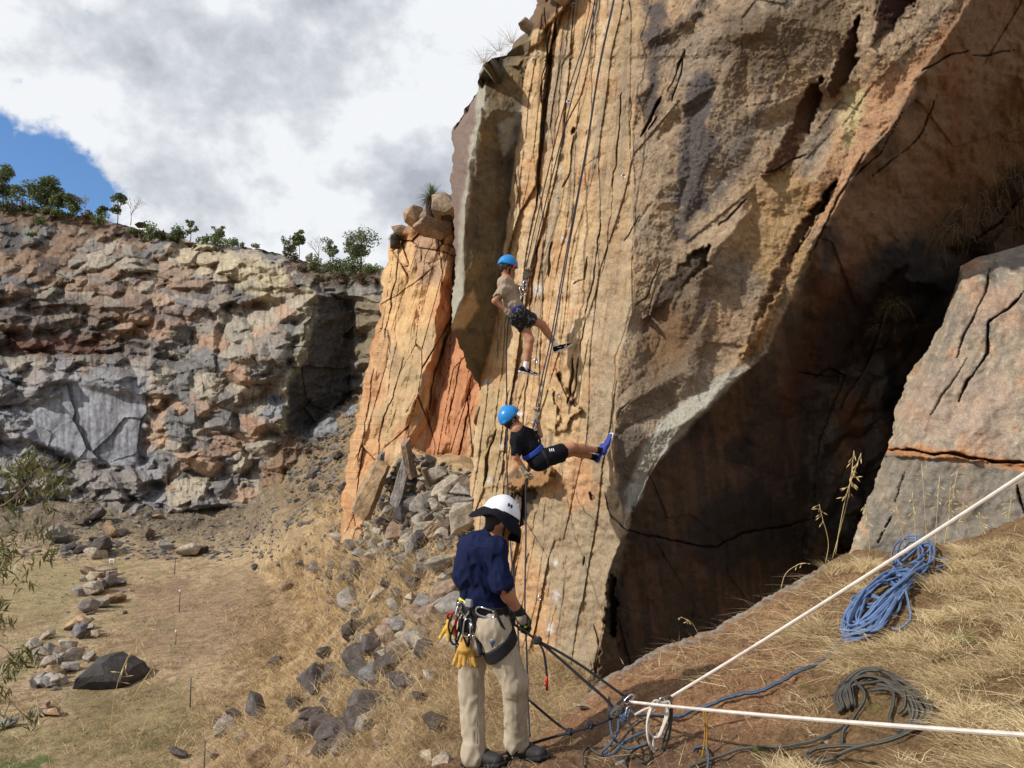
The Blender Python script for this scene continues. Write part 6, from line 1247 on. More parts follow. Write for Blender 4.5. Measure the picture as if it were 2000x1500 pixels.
def lower_kid():
    D0 = 8.62; Q = lambda x, y, d=0: P(x, y, D0+d); og = Q(1050, 895); root = empty('person', og)
    tag(root, 'boy in black T-shirt and shorts leaning back with both feet on the rock', 'person')
    hc = Q(997, 817, .0); neck = Q(1011, 838); hN, hF = Q(1052, 900, -.04), Q(1058, 896, .1); shN, shF = Q(1008, 862, -.12), Q(1026, 846, .15)
    kn1, an1 = Q(1118, 873, .10), Q(1172, 880, .28); kn2, an2 = Q(1120, 882, .22), Q(1160, 893, .36); elN, wrN = Q(1008, 892, -.15), Q(1024, 918, -.12); elF, wrF = Q(1054, 850, .10), Q(1048, 816, .06)
    face = nrm((.9, .35, .12)); up = nrm((-.42, -.1, .9)); face = (face-up*face.dot(up)).normalized(); r_ = face.cross(up); ax = nrm(hF-hN)
    body = [ell(hc, (.09, .075, .10), (face, r_, up)), cone(hc+face*.02-up*.04, hc+face*.05-up*.085, .055, .030), cone(hc-up*.05-face*.02, neck-Vector((-.02, 0, .02)), .045, .05), ell(hc+face*.092-up*.03, (.018, .012, .02), (face, r_, up)), ell(hc-up*.03+r_*.074-face*.01, (.018, .008, .028), (face, r_, up)),
            cone(neck, Q(1048, 892, .03), .085, .10, ax, 1.25), cone(shN, shF, .05, .05), cone(shN, elN, .043, .034), cone(elN, wrN, .034, .024), cone(shF, elF, .043, .034), cone(elF, wrF, .035, .026),
            cone(hN, kn1, .080, .052), cone(kn1, kn1.lerp(an1, .35), .050, .050), cone(kn1.lerp(an1, .3), an1, .050, .031), cone(hF, kn2, .080, .052), cone(kn2, kn2.lerp(an2, .35), .05, .05), cone(kn2.lerp(an2, .3), an2, .05, .031)]
    sdf_obj('body', body, M_SKIN, .0075, root, og, k=.018)
    sdf_obj('hair', [ell(hc-face*.012, (.094, .082, .095), (face, r_, up)), cone(hc-face*.05-up*.04, hc-face*.03-up*.085, .05, .04)], M_HAIR, .006, root, og, cut=[(hc+face*.045, face)])
    hm, u_, f_, rr_ = helmet_part(root, og, hc+up*.03-face*.005, up*.94-face*.2, face, .122, M_BLUEH)
    for (x_, y_) in ((987, 828), (1001, 815), (1007, 802)): rv = sdf_obj('rivet', [ell(hit([ell(hc+up*.03, (.13, .11, .12), (face, r_, up))], x_, y_, 8), (.007, .007, .007))], M_BLACK, .003, pad=.01); rv.parent = hm; rv.location = -(root.location+hm.location)
    strap(hm, root, [[hc+rr_*.085+face*.03+up*.02, hc+rr_*.078+face*.04-up*.05, hc+face*.065-up*.115, hc-rr_*.07+face*.02-up*.05], [hc+rr_*.088-face*.04+up*.01, hc+rr_*.078-up*.045, hc+face*.05-up*.11]])
    lo = Q(1042, 885, .03)
    sdf_obj('t_shirt', [cone(Q(1016, 847, .02), lo, .108, .118, ax, 1.35), cone(neck+(hc-neck)*.1, neck-(hc-neck)*.8, .066, .085), cone(shN, shF, .062, .062), cone(shN, shN.lerp(elN, .72), .064, .064), cone(shF, shF.lerp(elF, .72), .064, .060)], M_BLKC, .008, root, og, k=.03, sub=[cone(shN.lerp(elN, .7), elN+(elN-shN), .05, .055), cone(shF.lerp(elF, .7), elF+(elF-shF), .05, .055), cone(neck+(hc-neck)*.05, hc, .056, .05)], wr=[(.012, 9), (.005, 22)])
    tp = [cone(Q(1016, 847, .02), lo, .108, .118, ax, 1.35)]; hh = lambda x, y: hit(tp, x, y, 8, off=-.004); tube_obj('back_print', [tube([hh(1000, 856), hh(1004, 866), hh(1010, 876), hh(1016, 884)], [.003, .010, .012, .003], 5), tube([hh(998, 862), hh(1003, 872), hh(1009, 880)], [.003, .007, .003], 5)], plain('ochre_print', (150, 116, 70), .9), root, og)
    sh = sdf_obj('shorts', [cone(lo, Q(1054, 898, .03), .116, .122, ax, 1.3), cone(hN, hN.lerp(kn1, .66), .112, .092), cone(hF, hF.lerp(kn2, .60), .112, .092)], M_BLKC, .008, root, og, k=.03, sub=[cone(hN.lerp(kn1, .64), kn1+(kn1-hN)*.4, .07, .066), cone(hF.lerp(kn2, .58), kn2+(kn2-hF)*.4, .07, .066)], wr=[(.008, 12)])
    legp = [cone(hN, hN.lerp(kn1, .66), .112, .092), cone(hF, hF.lerp(kn2, .60), .112, .092)]
    for i in range(3):      # three white stripes near the hem
        x = 1073+3.6*i; t_ = tube_obj('stripe', [tube([hit(legp, x+f*2.0, 877+f*5.5-.4*i, 8, off=-.001) for f in (0, .5, 1)], .0065, 4, res=1)], M_WHITE); t_.parent = sh; t_.location = -(root.location+sh.location)
    n_ = nrm(neck-lo); b_ = ax.cross(n_)
    hs = band('harness', [cone(Q(1016, 847, .02), lo, .108, .118, ax, 1.35), cone(lo, Q(1054, 898, .03), .118, .122, ax, 1.3)], Q(1041, 881, .03), n_, .026, M_WEB, root, og, .010)
    for q_ in (tube_obj('tie_in', [tube([Q(1052, 874, -.02), Q(1055, 862, .02), Q(1050, 850, .04)], .014, 6)], M_BLACK), band('leg_loop', legp, hN.lerp(kn1, .14), kn1-hN, .018, M_BLACK, None, None, .010)): q_.parent = hs; q_.location = -(root.location+hs.location)+q_.location
    for (k_, a_, toe, heel) in ((kn1, an1, Q(1197, 846, .36), Q(1183, 891, .30)), (kn2, an2, Q(1181, 865, .46), Q(1170, 905, .40))):
        uu = nrm(k_-a_); sdf_obj('sock', [cone(a_+uu*.06, a_-uu*.02, .038, .038)], M_BLKC, .006, root, og, cut=[(a_+uu*.06, uu)]); shoe(root, og, heel, toe, uu, M_SHOEB, a_, False, .95)
    sdf_obj('glove', hand_prims(wrF, Q(1050, 800)-Q(1048, 816), (-.5, -.8, 0), 1.0, .95)+[cone(wrF-nrm(wrF-elF)*.05, wrF, .036, .034)], M_GLV, .005, root, og, k=.008)
    sdf_obj('glove', hand_prims(wrN, Q(1030, 934)-Q(1024, 918), (.8, .3, 0), 1.0, .9)+[cone(wrN-nrm(wrN-elN)*.05, wrN, .032, .034)], M_GLV, .005, root, og, k=.008)
lower_kid()
def instructor():
    D0 = 5.16; Q = lambda x, y, d=0: P(x, y, D0+d); og = Q(965, 1492); root = empty('person', og)
    tag(root, 'instructor in navy shirt and khaki trousers tending ropes, seen from behind', 'person')
    F = nrm((.62, .78, 0)); R = nrm((.78, -.62, 0)); face = nrm((.78, .42, -.50)); up = nrm((.28, .16, 1)); up = (up-face*up.dot(face)).normalized(); r_ = face.cross(up)
    hc = Q(980, 1014, .0); neck = Q(962, 1046, .01); shR, shL = Q(969, 1070, -.13), Q(914, 1068, .12); elR, wrR = Q(981, 1146, -.17), Q(1016, 1198, -.06); elL, wrL = Q(936, 1140, .30), Q(985, 1190, .30)
    hpR, knR, anR = Q(960, 1222, -.09), Q(1006, 1334, -.10), Q(1008, 1446, .0); hpL, knL, anL = Q(924, 1220, .09), Q(921, 1350, .12), Q(925, 1468, .06)
    body = [ell(hc+up*.005, (.098, .078, .105), (face, r_, up)), cone(hc+face*.02-up*.045, hc+face*.055-up*.092, .058, .034), ell(hc+face*.10-up*.03, (.02, .013, .022), (face, r_, up)), ell(hc+face*.088-up*.066, (.012, .022, .008), (face, r_, up)), ell(hc-up*.03+r_*.077-face*.01, (.02, .009, .032), (face, r_, up)), ell(hc-up*.03-r_*.077-face*.01, (.02, .009, .032), (face, r_, up)),
            cone(hc-up*.05-face*.02, neck-Vector((0, 0, .03)), .056, .064), cone(neck-Vector((0, 0, .06)), Q(942, 1200, .0), .10, .105, R, 1.2), cone(shR, shL, .06, .06), cone(shR, elR, .052, .044), cone(elR, elR.lerp(wrR, .35), .043, .044), cone(elR.lerp(wrR, .3), wrR, .044, .029), cone(shL, elL, .052, .042), cone(elL, wrL, .042, .029),
            cone(hpR, knR, .095, .06), cone(knR, anR, .06, .045), cone(hpL, knL, .095, .06), cone(knL, anL, .06, .045)]
    sdf_obj('body', body, M_SKIN, .0085, root, og, k=.02)
    sdf_obj('hair', [ell(hc+up*.01-face*.014, (.100, .084, .10), (face, r_, up)), cone(hc-face*.06-up*.03, hc-face*.05-up*.075, .05, .042)], M_HAIR, .006, root, og, cut=[(hc+face*.05, face)])
    for s_ in (1, -1): sdf_obj('eye', [ell(hc+face*.09-up*.014+r_*.033*s_, (.008, .013, .008), (face, r_, up))], M_EYE, .003, root, og, pad=.01)
    hm, u_, f_, rr_ = helmet_part(root, og, Q(980, 1003, 0), up, face, .122, M_WHITEH, .006)
    for i in range(2): v_ = sdf_obj('vent', [ell(Q(994+5*i, 986+3*i, -.098), (.009, .006, .014))], M_BLACK, .003, pad=.01); v_.parent = hm; v_.location = -(root.location+hm.location)
    strap(hm, root, [[hc+rr_*.088+up*.0-face*.03, hc+rr_*.078-up*.06+face*.01, hc+face*.06-up*.125, hc-rr_*.075-up*.05]], r=.007)
    # brim: a floppy black ring round the helmet
    bc = Q(979, 1006, 0); n = 56; rg = [(.108, .020), (.126, .010), (.152, -.010), (.176, -.036), (.186, -.056)]; V = []
    for j, (ra, z) in enumerate(rg):
        for i in range(n):
            a = i*2*math.pi/n; c_, s_ = math.cos(a), math.sin(a); dr = (ra-.12)*max(0, c_)**2*.9+(ra-.12)*max(0, -c_)**2*.5+.010*math.sin(5*a)*(j/4); V.append(bc+face*(c_*ra*1.08)+rr_*(s_*ra*(.98-.10*j/4))+up*(z-.01-dr+.02*math.sin(3*a+1)*(j/4)))
    Vn = np.array([list(v) for v in V]); ix = np.arange(5*n).reshape(5, n); jx = np.roll(ix, -1, 1); Fq = np.stack([ix[:-1], jx[:-1], jx[1:], ix[1:]], -1).reshape(-1, 4)
    br = mesh_np('sun_brim', Vn, Fq, M_BLKC, parent=root, origin=og); sd = br.modifiers.new('t', 'SOLIDIFY'); sd.thickness = .006; sd.offset = 0; sb = br.modifiers.new('s', 'SUBSURF'); sb.levels = sb.render_levels = 1
    sdf_obj('hat_band', [ell(bc+up*.012, (.134, .114, .034), (face, rr_, up))], M_BLKC, .006, root, og, sub=[ell(bc+up*.0, (.118, .10, .20), (face, rr_, up))], cut=[(bc+up*.028, up), (bc-up*.022, -up)])
    sR = shR.lerp(elR, .88)
    sdf_obj('shirt', [cone(Q(941, 1078, .0), Q(941, 1150, .0), .142, .130, R, 1.14), cone(Q(941, 1150), Q(944, 1180), .132, .142, R, 1.1), cone(shR, shL, .074, .074), cone(Q(932, 1085)-F*.03, Q(925, 1120)-F*.02, .12, .12, R, 1.1), cone(shR, sR, .072, .070), cone(sR, sR+(elR-shR)*.04, .074, .072), cone(shL, shL.lerp(elL, .85), .076, .07), cone(neck+Vector((0, 0, .01)), neck-Vector((0, 0, .05)), .070, .088),
            cone(Q(972, 1180, -.02), Q(984, 1196, .06), .05, .022)], M_NAVY, .007, root, og, k=.02, sub=[cone(elR+nrm(elR-shR)*.035, elR+nrm(elR-shR)*.09, .052, .052), cone(neck-Vector((0, 0, .02)), hc, .060, .058)], cut=[(Q(944, 1194), nrm((-.1, -.1, -1)))], wr=[(.014, 8), (.012, 19)])
    sdf_obj('trousers', [cone(Q(942, 1184), Q(944, 1215), .138, .142, R, 1.1), cone(hpR, knR, .124, .086), cone(knR, anR, .082, .074), cone(anR, anR-Vector((0, 0, .01)), .082, .086), cone(hpL, knL, .118, .086), cone(knL, anL, .084, .082), cone(anL, anL-Vector((0, 0, .015)), .084, .088), cone(Q(960, 1250, .02), Q(935, 1250, -.02), .10, .10)], M_KHAKI, .008, root, og, k=.035, cut=[(Q(942, 1178), (0, 0, 1))], sub=[cone(anR-Vector((0, 0, .03)), anR-Vector((0, 0, .2)), .06, .06), cone(anL-Vector((0, 0, .03)), anL-Vector((0, 0, .2)), .062, .062)], wr=[(.009, 7), (.010, 18)])
    # seams, pocket and yoke stitched on the cloth
    TP = [cone(hpR, knR, .124, .086), cone(knR, anR, .082, .074), cone(hpL, knL, .118, .086), cone(knL, anL, .084, .082)]; tw = [(.009, 7), (.010, 18)]
    for pl, nm in (([(985, 1250), (1003, 1290), (1012, 1340), (1009, 1390), (1016, 1440)], 'seam'), ([(958, 1300), (985, 1292), (990, 1318), (966, 1328), (958, 1300)], 'pocket'), ([(934, 1300), (933, 1360), (932, 1420), (932, 1465)], 'seam')):
        pp = [hit(TP, a+(c-a)*t, b+(d-b)*t, 4.5, .035, off=-.001, wr=tw) for (a, b), (c, d) in zip(pl, pl[1:]) for t in (0, .25, .5, .75)]; tube_obj(nm, [tube(pp, .0022, 4, res=1)], plain('khaki_seam', (120, 106, 86), .9) if 'khaki_seam' not in bpy.data.materials else bpy.data.materials['khaki_seam'], root, og)
    SP = [cone(Q(941, 1078, .0), Q(941, 1150, .0), .142, .130, R, 1.14), cone(shR, shL, .074, .074), cone(Q(932, 1085)-F*.03, Q(925, 1120)-F*.02, .12, .12, R, 1.1), cone(shR, sR, .072, .070)]; sw = [(.014, 8), (.012, 19)]
    for pl in ([(912, 1062), (930, 1068), (950, 1072), (962, 1070)], [(955, 1050), (958, 1080), (955, 1110), (960, 1135)], [(915, 1090), (920, 1120), (914, 1150)]):
        pp = [hit(SP, a+(c-a)*t, b+(d-b)*t, 4.5, .02, off=-.001, wr=sw) for (a, b), (c, d) in zip(pl, pl[1:]) for t in (0, .25, .5, .75)]; tube_obj('seam', [tube(pp, .002, 4, res=1)], M_BLKC, root, og)
    # boots
    for a_, toe, heel in ((anR, onF(1066, 1499, .01), onF(998, 1486, .01)), (anL, onF(984, 1506, .01), onF(908, 1500, .01))):
        d = nrm(toe-heel); u2 = Vector((0, 0, 1)); u2 = (u2-d*u2.dot(d)).normalized(); q = d.cross(u2); L_ = (toe-heel).length; bt = sdf_obj('boot', [cone(heel+d*.05+u2*.05, heel+d*L_*.5+u2*.06, .048, .05), cone(heel+d*L_*.5+u2*.055, toe-d*.05+u2*.035, .050, .036, q, 1.25), cone(heel+d*.07+u2*.05, a_-Vector((0, 0, .0)), .052, .052)], M_BOOT, .007, root, og, cut=[(heel+u2*.012, -u2)])
        sdb = sdf_obj('sole', [box(heel+d*L_*.5+u2*.008, (L_*.5, .05, .014), (d, q, u2), .012)], M_BLACK, .007); sdb.parent = bt; sdb.location = -(root.location+bt.location)
    # glove on the near hand with its lime back
    g = sdf_obj('glove', hand_prims(wrR, Q(1036, 1232, .02)-Q(1016, 1198, -.06), (-.35, -.6, -.55), 1.06, .85, -1)+[cone(wrR-nrm(wrR-elR)*.045, wrR+nrm(wrR-elR)*.01, .037, .036)], M_GLB, .0045, root, og, k=.009)
    lm = sdf_obj('lime_patch', [ell(Q(1034, 1214, -.01), (.018, .02, .026)), ell(Q(1026, 1224, -.06), (.014, .02, .008))], M_LIME, .004); lm.parent = g; lm.location = -(root.location+g.location)
    cf = sdf_obj('cuff', [cone(Q(1018, 1206, -.06), Q(1020, 1210, -.055), .040, .040)], M_GLV, .005, cut=[]); cf.parent = g; cf.location = -(root.location+g.location)
    sdf_obj('glove', hand_prims(wrL, Q(1003, 1206, .25)-Q(985, 1190, .30), (.1, -.7, -.6), 1.06, .9)+[cone(wrL-nrm(wrL-elL)*.045, wrL, .037, .036)], M_GLB, .006, root, og, k=.009)
    # harness
    tr_ = [cone(Q(942, 1172), Q(944, 1215), .150, .154, R, 1.14)]; hs = band('harness', tr_, Q(943, 1188), (.1, .05, 1), .034, M_BLACK, root, og, .012)
    th = [cone(hpR, knR, .130, .092)]; tl_ = [cone(hpL, knL, .118, .086)]
    for q_ in (band('leg_loop', th, hpR.lerp(knR, .34), nrm(Vector((-.62, -.15, .8))), .040, M_BLACK, None, None, .012), band('leg_loop', tl_, hpL.lerp(knL, .36), (0, 0, 1), .03, M_BLACK, None, None, .012),
               tube_obj('riser', [tube([hit(tr_, 925, 1200, 4.6), Q(930, 1235, -.14), Q(940, 1280, -.17)], .016, 5), tube([Q(966, 1192, -.18), Q(976, 1212, -.20), Q(990, 1240, -.16)], .010, 5), tube([Q(978, 1188, -.12), Q(992, 1215, -.1), Q(986, 1245, -.14)], .008, 5)], M_BLACK)): q_.parent = hs; q_.location = -(root.location+hs.location)+q_.location
    co = sdf_obj('collar', [cone(neck+Vector((0, 0, .012)), neck-Vector((0, 0, .03)), .074, .092)], M_NAVY, .006, root, og, sub=[cone(neck+Vector((0, 0, .03)), neck-Vector((0, 0, .06)), .062, .078)], cut=[(neck+Vector((0, 0, .02)), nrm((.25, .1, 1)))])
    sdf_obj('sleeve_cuff', [cone(sR-nrm(elR-shR)*.02, sR+nrm(elR-shR)*.045, .078, .075)], M_NAVY, .006, root, og, sub=[cone(sR, sR+nrm(elR-shR)*.3, .060, .064)], cut=[(sR+nrm(elR-shR)*.045, elR-shR), (sR-nrm(elR-shR)*.03, shR-elR)], wr=[(.007, 14)])
    tube_obj('yellow_strap', [tube([Q(898, 1170, -.06), Q(906, 1176, -.12), Q(915, 1180, -.16)], .012, 6)], M_YEL, root, og)
    sdf_obj('belt_pouch', [box(Q(916, 1178, -.19), (.026, .014, .026), (R, F, (0, 0, 1)), .008)], plain('grey_nylon', (130, 130, 134), .6), .005, root, og)
instructor()
# ---- carabiners, gloves and slings hanging from his harness
def carabiner(c, ang, L_, label, mat=M_STEEL, gate=None, yaw=0, r=.0055, D=5.0):
    c = P(c[0], c[1], D); root = empty('carabiner', c); ex = Vector((math.cos(yaw), math.sin(yaw), 0)); ez = Vector((0, 0, 1)); ca, sa = math.cos(ang), math.sin(ang)
    X = lambda x, z: c+(ex*(x*ca-z*sa)+ez*(x*sa+z*ca))*L_
    body = [X(.16, .36), X(.05, .5), X(-.14, .47), X(-.24, .3), X(-.22, -.1), X(-.17, -.4), X(-.04, -.5), X(.12, -.47), X(.22, -.34)]; tube_obj('body', [tube(body, r, 8, res=5)], mat, root, c)
    tube_obj('gate', [tube([X(.16, .36), X(.22, -.34)], r*.85, 8, res=1)], mat, root, c)
    if gate: tube_obj('sleeve', [tube([X(.175, .12), X(.205, -.12)], r*1.5, 8, res=1)], gate, root, c)
    return tag(root, label, 'carabiner', 'carabiners racked on the harness')
carabiner((948, 1196), 1.2, .125, 'largest bright carabiner, curving open to the right at belt height', r=.007, D=4.98)
carabiner((946, 1232), -.15, .12, 'silver carabiner in the middle of the rack, its sleeve red', gate=M_RED, yaw=.2)
carabiner((936, 1230), .1, .11, 'silver carabiner left of the middle one with a red sleeve', gate=M_RED, yaw=-.6)
carabiner((954, 1230), -.3, .115, 'rightmost silver carabiner of the rack with a red band', gate=M_RED, yaw=.5, D=5.02)
carabiner((913, 1226), -.2, .115, 'silver carabiner at the left of the rack, slightly tilted', yaw=.1)
carabiner((921, 1230), .05, .11, 'thin grey carabiner seen edge-on beside the left one', yaw=1.2, r=.004)
carabiner((905, 1188), .5, .10, 'grey carabiner clipped near the yellow strap', yaw=.4, D=4.99)
carabiner((896, 1192), -.5, .09, 'small steel carabiner at the far left of the belt', yaw=.9, D=5.04)
def rack():
    for i, (pts, m, lb) in enumerate([([(905, 1200), (896, 1225), (890, 1250), (898, 1262)], M_BLACK, 'black sling hanging at the left of the harness'), ([(915, 1200), (905, 1225), (908, 1250), (914, 1240), (916, 1205)], M_BLACK, 'black webbing loop under the grey pouch'),
        ([(888, 1195), (878, 1198), (874, 1205), (882, 1212)], M_RED, 'short red sling at the far left of the harness'), ([(892, 1205), (889, 1225), (891, 1240)], M_RED, 'dark red webbing tail behind the slings'), ([(900, 1196), (884, 1230), (880, 1250), (890, 1258), (902, 1230)], M_BLACK, 'long black sling loop beside the small yellow glove')]):
        tg = tube_obj('sling', [tube([P(x, y, 5.04+.01*k) for k, (x, y) in enumerate(pts)], .007 if i != 3 else .010, 6)], m); tag(tg, lb, 'sling')
    for i, (pts, r_, lb) in enumerate([([(918, 1196), (912, 1215), (916, 1236), (924, 1222), (922, 1198)], .009, 'thick black quickdraw sling left of the carabiners'), ([(932, 1196), (928, 1222), (932, 1250), (940, 1268), (946, 1248), (938, 1200)], .006, 'thin black cord loop behind the middle carabiners'),
        ([(958, 1196), (962, 1216), (956, 1236)], .009, 'black tape sling right of the rack'), ([(902, 1204), (900, 1222), (906, 1244), (914, 1262), (918, 1240)], .008, 'black prusik loop above the tan gloves'), ([(884, 1200), (876, 1220), (880, 1238), (888, 1222)], .006, 'dark grey cord loop beside the yellow glove')]):
        tag(tube_obj('sling', [tube([P(x, y, 5.0+.01*k) for k, (x, y) in enumerate(pts)], r_, 6)], M_BLACK), lb, 'sling')
    tag(sdf_obj('gear_pouch', [box(P(905, 1222, 5.08), (.034, .02, .045), ((1, .2, 0), (-.2, 1, 0), (.05, 0, 1)), .014)], M_BLACK, .006, None, P(905, 1222, 5.08), wr=[(.003, 30)]), 'small black pouch among the slings at his left hip', 'pouch')
    for k, (x0, y0, L_, w_, n, lb, m) in enumerate([(908, 1248, .19, .055, 5, 'tan leather work gloves hanging behind the thigh', M_LEATH), (876, 1212, .13, .026, 3, 'small yellow glove dangling at the far left of the harness', plain('yellow_leather', (206, 164, 60), .7, 0, .25, 25))]):
        b = P(x0, y0, 5.06+.02*k); pr = [cone(b, b-Vector((0, 0, L_*.35)), w_*.35, w_*.62, (1, 0, 0), 1.5)]
        for i in range(n):
            t = (i-(n-1)/2)/max(1, n-1); s0 = b-Vector((-t*w_*1.4, 0, L_*.38)); e = s0+Vector((t*.07+.01*math.sin(i*3), .01*math.cos(i*2), -L_*(.55-.12*abs(t)+.06*math.sin(i*2.2)))); pr.append(cone(s0, e, .014, .012, (1, 0, 0), 1.1))
        sdf_obj('work_gloves', pr, m, .005, None, b, k=.008, wr=[(.004, 30)]).location = b; ob = [o for o in C.objects if o.name.startswith('work_gloves')][-1]; tag(ob, lb, 'gloves')
    tag(sdf_obj('belay_device', [box(P(964, 1256, 4.97), (.022, .010, .026), ((1, .2, .3), (-.2, 1, 0), (-.3, 0, 1)), .008), ell(P(962, 1252, 4.955), (.014, .012, .02))], plain('steel_blue_metal', (110, 130, 160), .35, .7), .004, None, P(964, 1256, 4.97)), 'steel blue buckle device on the black thigh loop', 'belay device')
rack()
# ------------------------------------------------------------------ ropes and hardware
def rope_mat(name, c1, c2, sc=90, bump=.0015, mix=.5):
    m, t, b = mat_new(name); L = t.links.new; a = t.nodes.new('ShaderNodeAttribute'); a.attribute_name = 'al'; g = t.nodes.new('ShaderNodeAttribute'); g.attribute_name = 'an'
    def mth(op, x, y=None):
        n = t.nodes.new('ShaderNodeMath'); n.operation = op
        for i, v in enumerate((x, y)):
            if v is None: continue
            if isinstance(v, (int, float)): n.inputs[i].default_value = v
            else: L(v, n.inputs[i])
        return n.outputs[0]
    s1 = mth('SINE', mth('ADD', mth('MULTIPLY', a.outputs['Fac'], sc*6.283), mth('MULTIPLY', g.outputs['Fac'], 2))); s2 = mth('SINE', mth('SUBTRACT', mth('MULTIPLY', a.outputs['Fac'], sc*6.283), mth('MULTIPLY', g.outputs['Fac'], 2)))
    w_ = mth('MULTIPLY', s1, s2); r = t.nodes.new('ShaderNodeValToRGB'); L(vramp(t, w_, -1, 1, 0, 1), r.inputs[0]); r.color_ramp.elements[0].position = .35; r.color_ramp.elements[1].position = .65
    r.color_ramp.elements[0].color = (*lin(c1), 1); r.color_ramp.elements[1].color = (*lin(c2), 1); mx = t.nodes.new('ShaderNodeVectorMath'); mx.operation = 'SCALE'; L(r.outputs[0], mx.inputs[0]); L(vramp(t, tnoise(t, 12, 4), .3, .7, .78, 1.2), mx.inputs['Scale'])
    L(mx.outputs[0], b.inputs['Base Color']); b.inputs['Roughness'].default_value = .75; b.inputs['Specular IOR Level'].default_value = .3; bp = t.nodes.new('ShaderNodeBump'); bp.inputs['Distance'].default_value = bump; L(w_, bp.inputs['Height']); L(bp.outputs[0], b.inputs['Normal']); return m
R_WHITE = rope_mat('white_rope', (206, 190, 174), (236, 226, 214)); R_BLUE = rope_mat('blue_rope', (58, 80, 120), (126, 150, 188)); R_DARK = rope_mat('dark_rope', (50, 48, 44), (104, 99, 90)); R_SLATE = rope_mat('slate_rope', (48, 58, 74), (96, 112, 134))
R_BLK = rope_mat('black_rope', (28, 27, 29), (62, 62, 66)); R_GOLD = rope_mat('gold_cord', (140, 96, 20), (196, 150, 60)); R_CLIMB = rope_mat('climbing_rope', (34, 36, 46), (70, 72, 82), 60)
def pts3(l, d0=None):
    out = []
    for q in l:
        if len(q) == 3: out.append(P(*q))
        else: out.append(P(q[0], q[1], d0))
    return out
def rope(pts, r, mat, lb, n=8, res=6, name='rope', group=None, cat='rope'):
    ps = pts if isinstance(pts[0], list) else [pts]; o = tube_obj(name, [tube(p, r, n, res=res) for p in ps], mat, None, ps[0][0]); return tag(o, lb, cat, group)
def sag(a, b, s, n=9): return [a.lerp(b, t)-Vector((0, 0, s*4*t*(1-t))) for t in np.linspace(0, 1, n)]
J1 = P(1222, 1362, 4.95); J2 = P(1303, 1368, 4.75)
rope(sag(P(2130, 841, 3.3), P(1306, 1364, 4.75), .015), .0095, R_WHITE, 'taut white rope running from the white knot up to the right edge')
rope(sag(P(2200, 1449, 2.25), P(1232, 1371, 4.93), .012), .0095, R_WHITE, 'taut white rope running from the steel ring low across the bank')
# rigging held by the instructor
K1 = P(1050, 1251, 5.05)
rope([P(985, 1205, 5.1), P(1000, 1217, 5.08), P(1024, 1232, 5.06), K1, P(1095, 1275, 5.03), P(1150, 1310, 5.0), J1], .0085, R_BLK, 'upper black rope from the instructor\'s glove to the steel ring')
rope([K1+Vector((0, .02, 0)), P(1095, 1288, 5.03), P(1140, 1328, 4.98), P(1175, 1358, 4.95), P(1204, 1388, 4.93)], .0095, R_BLK, 'lower black rope from the knot to the tangle')
rope([P(1028, 1363, 5.3), P(1062, 1392, 5.2), P(1090, 1415, 5.12), P(1112, 1430, 5.05)], .0085, R_BLK, 'short black rope slanting from behind the knee to the chained knots')
rope([P(958, 1484, 5.5), P(1000, 1466, 5.4), P(1055, 1447, 5.25), P(1112, 1431, 5.05), P(1160, 1417, 4.98), P(1210, 1396, 4.92)], .009, R_BLK, 'black rope running low from behind the legs to the tangle')
def knot(c, R_, r, mat, lb, seed=0, n=5, flat=.7, group=None):
    rg = random.Random(seed); L_ = []
    for i in range(n):
        ax = Vector((rg.gauss(0, 1), rg.gauss(0, 1), rg.gauss(0, 1))).normalized(); u = ax.orthogonal().normalized(); v = ax.cross(u); o = Vector((rg.uniform(-.3, .3), rg.uniform(-.3, .3), rg.uniform(-.3, .3)))*R_
        L_.append([c+o+u*math.cos(t)*R_*rg.uniform(.9, 1.05)+v*math.sin(t)*R_*flat for t in np.linspace(0, 6.283, 10)])
    return rope(L_, r, mat, lb, n=6, res=3, name='knot', cat='knot', group=group)
knot(K1, .020, .010, R_BLK, 'black knot just below the instructor\'s glove', 1); knot(P(1204, 1390, 4.9), .030, .010, R_DARK, 'large dark knot at the heart of the tangle', 2, 7); knot(P(1219, 1398, 4.88), .026, .009, R_SLATE, 'slate blue knot right of the dark tangle knot', 3, 6)
knot(P(1112, 1430, 5.05), .018, .010, R_BLK, 'first black knot of the chain, farthest left', 4); knot(P(1153, 1416, 4.97), .018, .010, R_BLK, 'second black knot of the chain', 5); knot(P(1192, 1398, 4.93), .018, .009, R_BLK, 'third black knot of the chain, touching the tangle', 6); knot(J1, .016, .008, R_BLK, 'black knot at the top ring', 7)
rope([J1, P(1205, 1375, 4.93), P(1194, 1392, 4.92)], .007, R_BLK, 'thin black cord from the top ring down left'); rope([J1, P(1218, 1378, 4.93), P(1219, 1392, 4.9)], .005, R_DARK, 'thin grey cord dropping straight from the top ring')
rope([K1, P(1061, 1272, 5.02), P(1066, 1300, 5.02), P(1068, 1322, 5.02)], .008, R_BLK, 'rope tail hanging from the knot, black upper part'); rope([P(1068, 1320, 5.02), P(1068, 1348, 5.02)], .0092, M_RED, 'red wrapped end of the hanging rope tail', res=1)
carabiner((1229, 1366), -.95, .075, 'bright steel carabiner joining black knot to white rope', D=4.92, yaw=.1, r=.005)
carabiner((1296, 1374), .35, .075, 'bright steel carabiner behind the white knot', D=4.72, yaw=.2, r=.005); carabiner((1226, 1390), -.4, .06, 'steel carabiner beside the slate blue knot', D=4.85, yaw=.6, r=.005)
for o in C.objects:
    if o.get('label') in ('bright steel carabiner joining black knot to white rope', 'bright steel carabiner behind the white knot', 'steel carabiner beside the slate blue knot') and 'group' in o: o['group'] = 'carabiners of the anchor rigging'
